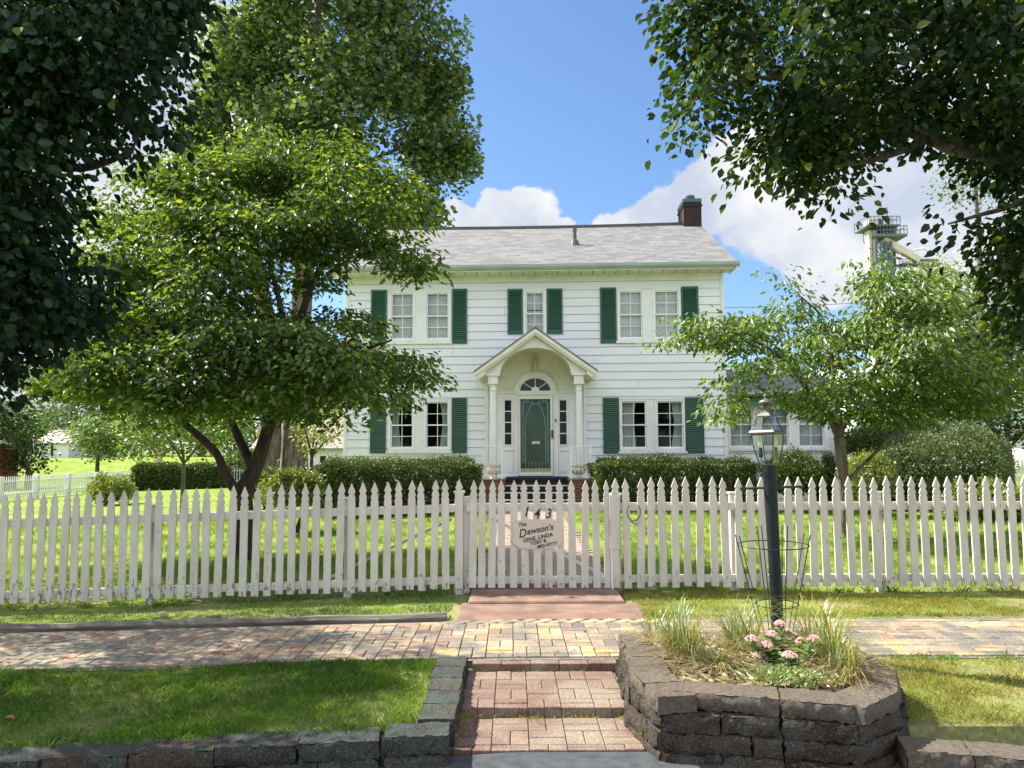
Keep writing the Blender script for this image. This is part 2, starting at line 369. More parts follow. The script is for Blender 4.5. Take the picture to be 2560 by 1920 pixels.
patch('yard_grass', -14, 14, 12.5, 19, 90000, .055, .006, M['grassyard'], keep=notwalk, label='bright mown lawn reaching back to the house and hedges')

# ------------------------------------------------------------------ brick walk, basket weave
M['brickwalk'] = attrmat('walk_brick', [(0, (.14, .11, .095)), (.10, (.18, .18, .17)), (.22, (.27, .155, .11)), (.42, (.32, .23, .16)), (.58, (.36, .285, .185)), (.74, (.38, .33, .235)), (.88, (.42, .31, .13)), (1, (.45, .39, .21))],
                          grime=(.17, .16, .135), b=.5, gscale=2.6)
def walkz(x): return -.05 - .022 * max(0, -x)
mb = MB(); S = .212; j = .008
def brick(cx, cy, lx, ly, rz=0.0, z=None, th=.05, r=None, tilt=.006):
    z = walkz(cx) if z is None else z
    tf = Matrix.Translation((cx, cy, z + random.uniform(-.003, .003))) @ Matrix.Rotation(rz + random.uniform(-.012, .012), 4, 'Z') @ Matrix.Rotation(random.uniform(-tilt, tilt) * 2, 4, 'X') @ Matrix.Rotation(random.uniform(-tilt, tilt) * 2, 4, 'Y')
    a, b, e = lx / 2 - j / 2, ly / 2 - j / 2, .004
    vs = [(-a, -b, -th), (a, -b, -th), (a, b, -th), (-a, b, -th), (-a, -b, -e), (a, -b, -e), (a, b, -e), (-a, b, -e), (-a + e, -b + e, 0), (a - e, -b + e, 0), (a - e, b - e, 0), (-a + e, b - e, 0)]
    fs = [(8, 9, 10, 11)] + [(k, (k + 1) % 4, 4 + (k + 1) % 4, 4 + k) for k in range(4)] + [(4 + k, 4 + (k + 1) % 4, 8 + (k + 1) % 4, 8 + k) for k in range(4)]
    if r is None: r = random.random() if random.random() < .75 else random.uniform(.35, .6)
    if cx < -.9: r = .22 + r * .55
    mb.add([tf @ Vector(q) for q in vs], fs, r)
ix0, ix1 = -34, 40
for i in range(ix0, ix1):
    for k in range(5):
        cx = i * S + .11; cy = 5.99 + .085 + k * S + S / 2
        if (i + k) % 2: brick(cx, cy - S / 4, S, S / 2); brick(cx, cy + S / 4, S, S / 2)
        else: brick(cx - S / 4, cy, S / 2, S); brick(cx + S / 4, cy, S / 2, S)
    if cx < -.5 or cx > .9 or True:
        brick(i * S + .11 - S / 4, 6.03, S / 2, S * .42) if -.6 < i * S < .9 else brick(i * S + .11, 6.03, S, S * .42)
        if -.6 < i * S < .9: brick(i * S + .11 + S / 4, 6.03, S / 2, S * .42)
        if i * S > 1.4 or i * S < -.75: brick(i * S + .11, 7.19, S, S * .42)
for i in range(15):                       # slanted row where the walk meets the gate slab
    brick(-.62 + i * .148, 7.20, .21, .10, rz=R(43), r=random.uniform(.5, 1) if i > 2 else random.uniform(.2, .5))
w = mb.build('brick_walk', M['brickwalk'], recalc=False); tag(w, kind='structure')
mb = MB()
for a, b in zip(np.linspace(-8, 9, 35)[:-1], np.linspace(-8, 9, 35)[1:]):
    mb.add([(a, 5.93, walkz(a) - .012), (b, 5.93, walkz(b) - .012), (b, 7.32, walkz(b) - .012), (a, 7.32, walkz(a) - .012)], [(0, 1, 2, 3)])
tag(mb.build('walk_bed', M['sand'], recalc=False), kind='structure')

j = .0045
# steps down to the street
M['pinkpaver'] = attrmat('pink_paver', [(0, (.13, .073, .056)), (.5, (.165, .10, .078)), (1, (.195, .13, .10))], grime=(.24, .19, .14), b=.35, bscale=150, gscale=2.2, speck=.45)
mb = MB()
def tread(x0, x1, y0, y1, z, th, first):
    nx_ = 5; w_ = (x1 - x0) / nx_
    rows = [y1 - k * w_ for k in range(5)]
    for r_ in range(int(math.ceil((y1 - y0) / w_))):
        b_ = y1 - r_ * w_; a_ = max(y0, b_ - w_)
        if b_ - a_ < .05: continue
        for c_ in range(nx_):
            ca = x0 + c_ * w_
            if (c_ + r_ + first) % 2:
                brick(ca + w_ / 4, (a_ + b_) / 2, w_ / 2, b_ - a_, z=z, th=th, tilt=.002); brick(ca + w_ * .75, (a_ + b_) / 2, w_ / 2, b_ - a_, z=z, th=th, tilt=.002)
            else:
                brick(ca + w_ / 2, a_ + (b_ - a_) / 4, w_, (b_ - a_) / 2, z=z, th=th, tilt=.002); brick(ca + w_ / 2, b_ - (b_ - a_) / 4, w_, (b_ - a_) / 2, z=z, th=th, tilt=.002)
tread(-.33, .73, 5.0, 5.80, -.108, .08, 0)
tread(-.34, .74, 4.46, 4.97, -.165, .09, 1)
for i in range(5): brick(-.30 + (i + .5) * .214, 5.855, .214, .10, z=-.056, th=.06)
s = mb.build('brick_steps', M['pinkpaver'], recalc=False); tag(s, kind='structure')
mb = MB(); mb.box(-.38, .80, 4.50, 5.02, -.31, -.176); mb.box(-.38, .80, 5.02, 5.92, -.31, -.120)
tag(mb.build('step_bed', M['sand']), kind='structure')
# slab under the gate and the strip in front of it
mb = MB(); mb.box(-.46, 1.16, 8.06, 9.15, -.2, -.038); o = mb.build('gate_slab', M['pink_conc'], bevel=.015); tag(o, kind='structure')
mb = MB(); mb.box(-.53, 1.30, 7.25, 8.10, -.2, -.062); o = mb.build('concrete_strip', M['pink_conc'], bevel=.01); tag(o, kind='structure')
# path from the gate to the porch
mb = MB(); jj = j
S2 = .21
for k in range(int(8.6 / .105)):
    for c_ in range(7):
        cy = 9.15 + k * .105; cx = -.28 + c_ * S2 + (.105 if k % 2 else 0)
        zz = float(hz(cx, cy)) + .03
        brick(cx, cy, S2, .105, z=zz, r=random.uniform(.2, 1), th=.04)
o = mb.build('yard_path', attrmat('path_brick', [(0, (.26, .17, .13)), (.5, (.33, .24, .18)), (1, (.38, .30, .23))], grime=(.32, .26, .20), b=.3), recalc=False); tag(o, kind='structure')

# timber edging along the left walk
mb = MB(); xx = np.linspace(-7.5, -.62, 24)
for a, b in ((0, 8), (8, 16), (16, 23)):
    pts = [(xx[i], 7.36 + .012 * fbm(xx[i], 0, 3), walkz(xx[i]) + .012 + .008 * fbm(xx[i], 3, 2)) for i in range(a, b + 1)]
    mb.tube(pts, .048, n=7)
o = mb.build('edging_timber', M['timber'], org=(-3, 7.36, -.1)); tag(o, 'weathered grey landscape timber edging the left brick walk', 'edging')

# ------------------------------------------------------------------ rough split-face blocks
M['block'] = attrmat('split_block', [(0, (.022, .014, .009)), (.5, (.036, .023, .015)), (1, (.056, .038, .025))], grime=(.06, .055, .045), b=.9, bscale=70, gscale=5, speck=.25)
M['blockdk'] = attrmat('dark_block', [(0, (.026, .031, .033)), (.5, (.036, .036, .034)), (1, (.06, .042, .030))], grime=(.045, .06, .045), b=.9, bscale=70, gscale=5, speck=.3)
M['cap'] = attrmat('cap_block', [(0, (.10, .078, .055)), (1, (.145, .115, .08))], grime=(.10, .085, .07), b=.6, bscale=110, gscale=4, speck=.2)
def rough_block(mb, a, b, depth, z0, z1, side, amp=.017, r=0.0, cell=.02):
    """block whose face runs a->b (2-D points), body going to 'side' (unit normal pointing into the wall)"""
    a = np.array(a, float); b = np.array(b, float); sd_ = np.array(side, float)
    Ln = np.linalg.norm(b - a); u = (b - a) / Ln
    def P(s, d, z): q = a + u * s + sd_ * d; return Vector((q[0], q[1], z))
    def face(f, nu, nv, am):
        k = len(mb.v); vs = []
        for i in range(nu + 1):
            for jn in range(nv + 1):
                q = f(i / nu, jn / nv)
                e = (i in (0, nu)) or (jn in (0, nv))
                nv_ = mnoise.noise_vector(q * 23) * am * (.7 if e else 1.0) + mnoise.noise_vector(q * 70) * am * .8
                vs.append(q + nv_)
        fs = [(i * (nv + 1) + jn, (i + 1) * (nv + 1) + jn, (i + 1) * (nv + 1) + jn + 1, i * (nv + 1) + jn + 1) for i in range(nu) for jn in range(nv)]
        mb.add(vs, fs, r)
    nl, nh, nd = max(2, int(Ln / cell)), max(2, int((z1 - z0) / cell)), max(2, int(depth / cell))
    bulge = .012
    face(lambda s, v_: P(s * Ln, -bulge * math.sin(math.pi * min(1, max(0, s))) ** .3 * (math.sin(math.pi * v_) ** .5 if 0 < v_ < 1 else 0), z0 + v_ * (z1 - z0)), nl, nh, amp)
    face(lambda s, v_: P(s * Ln, v_ * depth, z1), nl, nd, amp * .35)
    face(lambda s, v_: P(0, s * depth, z0 + v_ * (z1 - z0)), nd, nh, amp * .5)
    face(lambda s, v_: P(Ln, s * depth, z0 + v_ * (z1 - z0)), nd, nh, amp * .5)
    face(lambda s, v_: P(s * Ln, depth, z0 + v_ * (z1 - z0)), nl, 2, amp * .3)
def course(parent, line, z0, z1, lens, depth, m, name='block', off=0.0, slope=None, jit=.006, org=(0, 0, 0), gap=.004):
    """blocks along a polyline; every block its own mesh"""
    for (a, b) in zip(line[:-1], line[1:]):
        a = np.array(a, float); b = np.array(b, float); Ln = np.linalg.norm(b - a); u = (b - a) / Ln; side = np.array([-u[1], u[0]])
        n = max(1, round(Ln / lens)); cuts = [0] + [(k + off * (.5 if n > 1 else 0)) * Ln / n for k in range(1, n)] + [Ln]
        cuts = sorted(cuts)
        for c0, c1 in zip(cuts[:-1], cuts[1:]):
            if c1 - c0 < .05: continue
            mb = MB(); ji = random.uniform(-jit, jit)
            p0 = a + u * (c0 + gap) + side * ji; p1 = a + u * (c1 - gap) + side * (ji + random.uniform(-.004, .004))
            dz = 0 if slope is None else slope(float((p0[0] + p1[0]) / 2))
            rough_block(mb, p0, p1, depth, z0 + dz, z1 + dz - .003, side, r=random.random())
            mb.build(name, m, parent, org=org, recalc=False, smooth=True)
# left retaining wall: front run along the street and return run beside the steps
org = (-1.5, 4.3, -.25)
wl = empty('retaining_wall', org, label='low dark block wall edging the left verge above the street', cat='low wall')
sl = lambda x: -.022 * max(0, -x)
yk = lambda x, o=0.0: 4.34 + .09 * x + o
fl = [(-4.6, yk(-4.6)), (-.72, yk(-.72))]
course(wl, fl, -.035 - .085, -.022, .44, .21, M['blockdk'], 'cap_stone', slope=sl, org=org)
course(wl, [(-4.6, yk(-4.6, .012)), (-.72, yk(-.72, .012))], -.24, -.122, .44, .19, M['blockdk'], 'block', off=.5, slope=sl, org=org)
course(wl, [(-.70, yk(-.7, -.015)), (-.345, yk(-.345, -.03))], -.122, -.02, .5, .21, M['blockdk'], 'cap_stone', org=org)
course(wl, [(-.70, yk(-.7, -.01)), (-.345, yk(-.345, -.02))], -.24, -.125, .5, .20, M['blockdk'], 'block', org=org)
course(wl, [(-.335, 4.53), (-.345, 5.88)], -.125, -.018, .29, .21, M['blockdk'], 'cap_stone', org=org)
course(wl, [(-.35, 4.53), (-.36, 5.88)], -.24, -.128, .29, .18, M['blockdk'], 'block', org=org)
# planter
TZ = .17
pl = [gp(*q, TZ)[:2] for q in ((1550, 1583), (1574, 1640), (1581, 1676), (1648, 1741))]
pf = [gp(*q, TZ)[:2] for q in ((1686, 1727), (1950, 1748), (2138, 1764))]
pr = [gp(*q, TZ)[:2] for q in ((2160, 1768), (2246, 1725), (2240, 1680))]
pb = [pr[-1] + np.array([.02, .02]), np.array([2.33, 5.35]), np.array([1.95, 5.78]), np.array([1.2, 5.84]), pl[0] + np.array([.02, .02])]
org = (1.5, 5, -.22)
pt = empty('stone_planter', org, label='raised stone block planter holding the lamp post and grasses', cat='planter')
for line in (pl, pf, pr, pb):
    course(pt, line, TZ - .095, TZ, .30 if line is pl else .55 if line is pf else .32, .22, M['cap'], 'cap_stone', org=org)
ring = [pl[0], pl[1], pl[2], (pl[3] + pf[0]) / 2 + np.array([-.02, .0]), pf[1], pf[2], pr[1] + np.array([.0, 0]), pb[0], pb[1], pb[2], pb[3], pl[0]]
cen = np.array([1.5, 5.1])
for k in range(3):
    gr = [q + unit(q - cen) * (.015 + .013 * k) for q in ring]
    course(pt, gr, TZ - .095 - .1 * (k + 1), TZ - .097 - .1 * k, .36, .2, M['block'], 'block', off=(k % 2), org=org, jit=.012)
mb = MB(); inner = [q + unit(cen - q) * .12 for q in ring[:-1]]
mb.prism([tuple(q) for q in inner], 'z', -.1, TZ - .045); mb.build('planting_soil', M['soil'], pt, org)
# low wall right of the planter
org = (3.6, 4.3, -.2)
wr = empty('retaining_wall', org, label='low brown block wall edging the verge right of the planter', cat='low wall')
course(wr, [gp(2262, 1880, -.06)[:2], gp(2620, 1912, -.06)[:2]], -.15, -.045, .42, .21, M['cap'], 'cap_stone', org=org)
course(wr, [gp(2262, 1880, -.06)[:2] + np.array([0, .01]), gp(2620, 1912, -.06)[:2] + np.array([0, .01])], -.26, -.152, .42, .2, M['block'], 'block', org=org)
course(wr, [gp(2235, 1850, -.1)[:2], gp(2268, 1840, -.1)[:2]], -.2, -.08, .42, .2, M['block'], 'block', org=org)

ringp = [tuple(q + unit(q - cen) * .03) for q in ring[:-1]]
patch('verge_grass', 1.9, 6.2, 4.36, 5.93, 62000, .03, .0018, M['grassdry'], keep=lambda x, y: ~in_poly(x, y, ringp) & ((y > 4.55) | (x > 2.4)), label='patchy yellow green grass on the verge right of the stone planter')

# weeds and tufts in the joints, along the walls and the fence
def tufts(name, pts, n, h, spread, m, label, w=.002):
    P = []; H = []
    for q in pts:
        k = int(n * random.uniform(.4, 1.3)); hh = h * random.uniform(.5, 1.3)
        a = rng.normal(0, spread, (k, 2)) + np.array(q[:2]); P.append(np.concatenate([a, np.full((k, 1), q[2] - .006)], 1)); H.append(hh * (.4 + rng.random(k) * .8))
    P = np.concatenate(P); H = np.concatenate(H); o = blades(name, P, H, w * (.6 + rng.random(len(P))), m, 1.1); tag(o, kind='stuff', cat='weeds', label=label)
def gl(x, y): return (x, y, float(hz(x, y)))
tufts('weeds', [(random.uniform(-.3, .7), 5.0 + random.uniform(-.045, -.01), -.165) for i in range(30)] + [(random.uniform(-.3, .7), 5.80, -.108) for i in range(16)], 22, .022, .016, M['grassdry'], 'small dry weeds in the joints of the brick steps')
tufts('weeds', [(random.uniform(.73, .80), random.uniform(4.5, 5.75), -.14 if i % 2 else -.11) for i in range(40)] + [(random.uniform(-.35, -.30), random.uniform(4.5, 5.8), -.13) for i in range(24)], 14, .03, .02, M['grassdry'], 'straggly weeds along both sides of the brick steps')
tufts('fence_weeds', [gl(x, 8.8 + random.uniform(-.12, .12)) for x in np.concatenate([rng.uniform(-6, -.7, 60), rng.uniform(1.2, 7, 60)])], 30, .06, .035, M['grass'], 'taller grass tufts growing under the picket fence')
tufts('edge_tufts', [gl(x, 7.40) for x in rng.uniform(-6, -.6, 90)], 26, .055, .03, M['grass'], 'grass tufts leaning over the timber edging')
tufts('edge_tufts', [gl(x, 5.9 + random.uniform(-.03, .05)) for x in rng.uniform(-4.4, -.6, 60)] + [gl(x, 7.42) for x in rng.uniform(1.3, 6.5, 50)] + [gl(x, 5.9) for x in rng.uniform(2.6, 6, 26)], 34, .045, .035, M['grass'], 'ragged grass tufts overhanging the brick walk edges')
tufts('edge_tufts', [(x, 4.53 + .09 * x + random.uniform(-.01, .03), float(hz(x, 4.6)) + .01) for x in rng.uniform(-3.4, -.6, 60)], 34, .05, .03, M['grass'], 'grass tufts overhanging the left retaining wall')
tufts('clumps', [gl(x, y) for x, y in zip(rng.uniform(1.3, 6.6, 210), rng.uniform(7.4, 8.75, 210))] + [gl(x, y) for x, y in zip(rng.uniform(2.75, 5.6, 150), rng.uniform(4.6, 5.85, 150))], 30, .042, .04, M['grassdry'], 'uneven yellowish grass clumps right of the gate and planter', w=.0026)
tufts('clumps', [gl(x, y) for x, y in zip(rng.uniform(-6, -.7, 120), rng.uniform(7.5, 8.75, 120))], 24, .036, .045, M['grass'], 'scattered green grass clumps on the left strip', w=.0026)
tufts('clumps', [(x, float(warp(x, y)), float(hz(x, y))) for x, y in zip(rng.uniform(-4.4, -.7, 230), rng.uniform(4.6, 5.85, 230))], 30, .052, .04, M['grass'], 'taller clumps in the left verge lawn', w=.0024)
P_ = np.stack([rng.uniform(-5, 5.5, 700), rng.uniform(4.55, 7.9, 700)], 1)
Zl = np.where((P_[:, 1] > 5.95) & (P_[:, 1] < 7.25), walkz(0) - .022 * np.maximum(0, -P_[:, 0]) + .004, hz(P_[:, 0], P_[:, 1]) + .02)
k = ~((P_[:, 0] > -.55) & (P_[:, 0] < 2.6) & (P_[:, 1] < 5.95)); P_ = P_[k]; Zl = Zl[k]
o = leaf_mesh('fallen_leaves', np.concatenate([P_, Zl[:, None]], 1), rng.normal(0, 1, (len(P_), 3)) * [1, 1, .15], rng.normal(0, .35, (len(P_), 3)) + [0, 0, 1], .010 + .028 * rng.random(len(P_)) ** 3, mat('dry_leaf_bits', (.30, .22, .11), (.14, .08, .035), scale=9, rough=.9), wid=.6, near=True)
tag(o, kind='stuff', cat='leaf litter', label='small dry leaf bits scattered over walk and verge')
# ------------------------------------------------------------------ picket fence and gate
m, t, p = newmat('fence_paint'); v = pos(t)
c = ramp(t, noise_node(t, scaled(t, v, (1, 1, .35)), 7, 4), [(.3, (.52, .48, .415)), (.6, (.63, .595, .54))])
sx = tn(t, 'ShaderNodeSeparateXYZ'); t.links.new(v, sx.inputs[0])
wear = noise_node(t, scaled(t, v, (1, 1, .4)), 26, 5, .7)
lowz = tn(t, 'ShaderNodeMapRange'); t.links.new(sx.outputs['Z'], lowz.inputs['Value'])
for k, x in (('From Min', .25), ('From Max', -.12), ('To Min', 0), ('To Max', .115)): lowz.inputs[k].default_value = x
ad = tn(t, 'ShaderNodeMath', operation='ADD'); t.links.new(wear, ad.inputs[0]); t.links.new(lowz.outputs[0], ad.inputs[1])
c = mixc(t, ramp(t, ad.outputs[0], [(.645, (0, 0, 0)), (.70, (1, 1, 1))]), c, (.20, .17, .13))
t.links.new(c, p.inputs['Base Color']); p.inputs['Roughness'].default_value = .6; bump(t, p, wear, .3, .004); M['fence'] = m
YF = 8.8
PK = [(0, 1.225), (.041, 1.125), (.036, 1.112), (.025, 1.100), (.033, 1.082), (.041, 1.055), (.041, 1.040), (.033, 1.025), (.042, 1.008), (.0415, 0)]
def picket_mesh(hw=1.0, h=1.225):
    pts = [(x * hw, z - 1.225 + h) for x, z in PK[:-1]] + [(PK[-1][0] * hw, 0)]
    poly = pts + [(-x, z) for x, z in pts[::-1][:-1]]
    b = MB(); b.prism(poly, 'y', -.011, .011); return b
def fence_z(x): return -.028 - .030 * max(0, -x - .3)
protos = {}
def picket(parent, org, x, zb=None, h=1.225, hw=1.0, y=YF, name='picket'):
    key = (round(h, 3), hw)
    zb = fence_z(x) + random.uniform(-.011, .011) if zb is None else zb
    if key not in protos: o = picket_mesh(hw, h).build(name, M['fence'], parent); protos[key] = o
    else:
        o = protos[key].copy(); COL.objects.link(o); o.parent = parent; o.name = name
    o.location = (x - org[0], y - org[1], zb - org[2]); o.rotation_euler = (random.uniform(-.008, .008), random.uniform(-.018, .018), random.uniform(-.04, .04)); return o
def fx(px): return at(px, 1330, YF)[0]
def rails(par, org, xa, xb, n=1, y=YF + .032):
    xx = np.linspace(xa, xb, n + 1)
    for a, b in zip(xx[:-1], xx[1:]):
        for zc, hh in ((.865, .092), (.062, .085)):
            mb = MB(); za, zb = fence_z(a) + .03 + zc, fence_z(b) + .03 + zc
            mb.add([(a + .002, y - .019, za - hh / 2), (b, y - .019, zb - hh / 2), (b, y + .019, zb - hh / 2), (a + .002, y + .019, za - hh / 2),
                    (a + .002, y - .019, za + hh / 2), (b, y - .019, zb + hh / 2), (b, y + .019, zb + hh / 2), (a + .002, y + .019, za + hh / 2)],
                   [(0, 1, 2, 3), (4, 5, 6, 7), (0, 1, 5, 4), (1, 2, 6, 5), (2, 3, 7, 6), (3, 0, 4, 7)])
            mb.build('rail', M['fence'], par, org, bevel=.003)
def post(par, org, x, top=1.06, w=.085, y=YF + .098, cap=True):
    mb = MB(); z0 = fence_z(x) - .12; mb.box(x - w / 2, x + w / 2, y - w / 2, y + w / 2, z0 - .2, z0 + top + .09)
    if cap: mb.box(x - w / 2 - .012, x + w / 2 + .012, y - w / 2 - .012, y + w / 2 + .012, z0 + top + .09, z0 + top + .115)
    mb.build('post', M['fence'], par, org, bevel=.003)
def brace(par, org, a, b, w=.065):
    mb = MB(); mb.bar(a, b, w, .03); mb.build('brace', M['fence'], par, org)
org = (-3, YF, -.1)
fl = empty('picket_fence', org, label='white picket fence left of the gate running along the strip', cat='fence', group='white picket fence sections facing the street')
tops = [30, 117, 200, 280, 357, 440, 522, 598, 683, 767, 853, 930, 1018, 1098, 1182, 1265, 1348, 1425, 1510, 1600, 1685, 1768, 1852, 1935, 2017, 2097, 2180]
pxs = [38 + (q - 30) / 2.765 - 27 for q in tops]
k = pxs[-1] + 30.0
while k < 1118: pxs.append(k + random.uniform(-1.2, 1.2)); k += 29.6
pxs += [-19 - 30 * i for i in range(10)]
for q in pxs: picket(fl, org, fx(q + 1))
xg0, xg1 = fx(1148), fx(1536)
rails(fl, org, -7.2, xg0 + .03, 3)
for q in (-110, 372, 868): post(fl, org, fx(q))
post(fl, org, xg0 - .005, top=1.09, w=.10, y=YF + .085)
picket(fl, org, xg0, hw=1.05)
brace(fl, org, (xg0 - .1, YF + .16, .72), (xg0 - 1.0, YF + .16, .30)); brace(fl, org, (xg0 - 1.0, YF + .16, .30), (xg0 - 1.55, YF + .16, .04))
org = (4, YF, -.05)
fr_ = empty('picket_fence', org, label='white picket fence right of the gate behind the lamp post', cat='fence', group='white picket fence sections facing the street')
pxs = [1060 + q / 3.687 for q in (1868, 1983, 2082, 2192)]
t6 = [60, 140, 228, 315, 395, 480, 568, 652, 740, 825, 912, 1003, 1090, 1172, 1255, 1345, 1430, 1510, 1600, 1690, 1775, 1858, 1945, 2033, 2117, 2205]
first = 1760 + t6[0] / 2.765
k = pxs[-1] + 30
while k < first - 15: pxs.append(k); k += 30.3
pxs += [1760 + q / 2.765 for q in t6] + [2588 + 31 * i for i in range(12)]
for q in pxs: picket(fr_, org, fx(q + (q - 1280) * .006))
rails(fr_, org, xg1 - .03, 7.6, 3)
for q in (1840, 2204, 2600): post(fr_, org, fx(q))
post(fr_, org, xg1 + .03, top=1.05, w=.10, y=YF + .09)
picket(fr_, org, xg1 + .005, hw=1.05, y=YF)
mb = MB(); mb.box(xg1 - .058, xg1 + .058, YF - .045, YF - .014, .40, 1.0); mb.box(xg1 - .05, xg1 + .052, YF - .04, YF - .014, -.03, .398); mb.build('latch_board', M['fence'], fr_, org, bevel=.003)
mb = MB(); mb.tube([(xg1 - .045, YF - .055, .39), (xg1 - .035, YF - .055, -.10)], .009); mb.build('drop_rod', M['bright'], fr_, org)
mb = MB(); mb.tube([(xg1 + .22 + .075 * math.cos(a), YF - .02, .83 + .1 * math.sin(a) - .02) for a in np.linspace(2.3, 7.2, 20)], .004, n=5); mb.build('wire_hoop', M['black'], fr_, org)
brace(fr_, org, (xg1 + .1, YF + .16, .74), (xg1 + 1.1, YF + .16, .28)); brace(fr_, org, (xg1 + 1.1, YF + .16, .28), (xg1 + 1.5, YF + .16, .06))
# gate
org = (.35, YF, -.03)
gt = empty('garden_gate', org, label='white picket gate between the two fence sections, numbered 143', cat='gate')
yg = YF - .005
gz = [440, 525, 615, 705, 817, 925, 1037, 1138, 1250, 1357, 1468, 1580, 1677]
for i, q in enumerate(gz):
    picket(gt, org, at(1060 + (q + 8) / 3.687, 1330, YF)[0], zb=-.025 - .0007 * i, h=1.205, hw=.98 if i < 12 else .8, y=yg)
xa, xb = fx(1166), fx(1522)
for zc, hh in ((.865, .095), (.055, .08)):
    mb = MB(); mb.box(xa, xb, yg + .013, yg + .047, zc - hh / 2, zc + hh / 2); mb.build('rail', M['fence'], gt, org, bevel=.003)
mb = MB(); mb.box(xa - .035, xa + .035, yg + .05, yg + .10, -.10, .99); mb.build('hinge_stile', M['fence'], gt, org, bevel=.003)
mb = MB(); mb.bar((xa + .15, yg + .065, .81), (xb - .05, yg + .065, .09), .07, .03); mb.build('brace', M['fence'], gt, org)
m_ink = mat('sign_ink', (.035, .02, .03), (.02, .012, .018), rough=.6)
def text_mesh(s, size, extrude=.002, bold=.0, shear=0.0):
    c = bpy.data.curves.new('t', 'FONT'); c.body = s; c.size = size; c.extrude = extrude; c.offset = bold; c.shear = shear; c.align_x = 'LEFT'; c.resolution_u = 3
    o = bpy.data.objects.new('t', c); COL.objects.link(o)
    dg = bpy.context.evaluated_depsgraph_get(); me = bpy.data.meshes.new_from_object(o.evaluated_get(dg)); bpy.data.objects.remove(o); return me
def text(name, s, x, y, z, size, m, parent, org, rot=0.0, bold=0.0, shear=0.0, sx=1.0):
    me = text_mesh(s, size, bold=bold, shear=shear)
    me.transform(Matrix.Translation((x - org[0], y - org[1], z - org[2])) @ Matrix.Rotation(-rot, 4, 'Y') @ Matrix.Rotation(R(90), 4, 'X') @ Matrix.Diagonal((sx, 1, 1, 1)))
    return link(name, me, m, parent)
for ch, (zx, zy) in (('1', (915, 555)), ('4', (1012, 572)), ('3', (1118, 572))):
    q = at(1060 + zx / 3.687, 1140 + zy / 3.687, YF - .02)
    text('numeral', ch, q[0], YF - .020, q[2], .150, m_ink, gt, org, bold=.003, shear=.25, sx=.85)
# name board hanging on the gate
q0 = at(1060 + 822 / 3.687, 1140 + 852 / 3.687, YF - .03); q1 = at(1060 + 1272 / 3.687, 1140 + 585 / 3.687, YF - .03)
org = ((q0[0] + q1[0]) / 2, YF - .03, q0[2]); cxn = org[0]; hw, hh = (q1[0] - q0[0]) / 2, (q1[2] - q0[2]) / 2; czn = q0[2] + hh
sg = empty('name_board', org, label='cream scalloped name board fixed across the gate pickets', cat='sign')
out_ = []
for a in np.linspace(0, 2 * math.pi, 73)[:-1]:
    c_, s_ = math.cos(a), math.sin(a); k = (abs(c_) ** 7 + abs(s_) ** 7) ** (-1 / 7)
    kk = k * (1 - .035 * (math.cos(8 * a)) * (1 if True else 0))
    out_.append((cxn + hw * c_ * kk, czn + hh * s_ * (k * (1 - .05 * math.cos(8 * a)))))
mb = MB(); mb.prism(out_, 'y', YF - .034, YF - .017); mb.build('board', mat('board_cream', (.66, .58, .50), (.58, .50, .43), rough=.6), sg, org, bevel=.003)
mb = MB()
for sx_ in (-1, 1):
    for sz_ in (-1, 1): mb.lathe((0, 0, 0), [(.004, 0), (.004, .003)], n=8, tf=Matrix.Translation((cxn + sx_ * hw * .88, YF - .034, czn + sz_ * hh * .80)) @ Matrix.Rotation(R(90), 4, 'X'))
mb.build('screws', M['black'], sg, org)
def sgt(s, zx, zy, size, bold=.001, shear=.2, rot=10, sx=1.0):
    q = at(1060 + zx / 3.687, 1140 + zy / 3.687, YF - .036); text('lettering', s, q[0], YF - .0365, q[2], size, m_ink, sg, org, rot=R(rot), bold=bold, shear=shear, sx=sx)
sgt('The', 868, 655, .062, .0010, .3, 10, .95)
sgt("D", 874, 755, .135, .0012, .3, 8, .85); sgt("awson's", 950, 725, .096, .0014, .3, 11, 1.0)
sgt('GENE, LINDA', 912, 798, .060, .0009, .1, 12, .97)
sgt('TOBY &', 978, 825, .054, .0009, .1, 12, 1.0)
sgt('MISS KITTY', 1046, 850, .046, .0009, .1, 11, 1.0)
# ------------------------------------------------------------------ the house (local frame: x along the front, y into the house, z up)
HA = R(2.6)
door = at(1338.7, 1180, 20.5); H0 = np.array([door[0], 20.5, 0.0])
house = empty('house', H0, -HA, label='two storey white clapboard house with green shutters and arched porch', cat='house')
uD = np.array([math.cos(HA), -math.sin(HA), 0]); nD = np.array([math.sin(HA), math.cos(HA), 0])
def loc(px, py, v=0.0):                    # measurement on the photo -> point of the plane y=v of the house frame
    d = ray(px, py); o = np.array([0, 0, CZ]) - H0; t_ = (v - o @ nD) / (d @ nD); q = o + d * t_
    return float(q @ uD), float(q[2])
def Z1(x, y, v=0.0): return loc(820 + x / 2.048, 460 + y / 2.048, v)
def Z2(x, y, v=0.0): return loc(1120 + x / 3.607, 780 + y / 3.607, v)
def rc(f, x0, y0, x1, y1, v=0.0):
    a = f(x0, y1, v); b = f(x1, y0, v); return a[0], b[0], a[1], b[1]
WL, WR = Z1(84, 1300)[0], Z1(2034, 1000)[0]
WT = (Z1(110, 468)[1] + Z1(2012, 455)[1]) / 2
GB = .05                                   # ground at the wall
m, t, p = newmat('siding'); v = pos(t)
c = ramp(t, noise_node(t, scaled(t, v, (.5, .5, 1.4)), 1.6, 5, .6), [(.3, (.72, .745, .75)), (.7, (.80, .82, .825))])
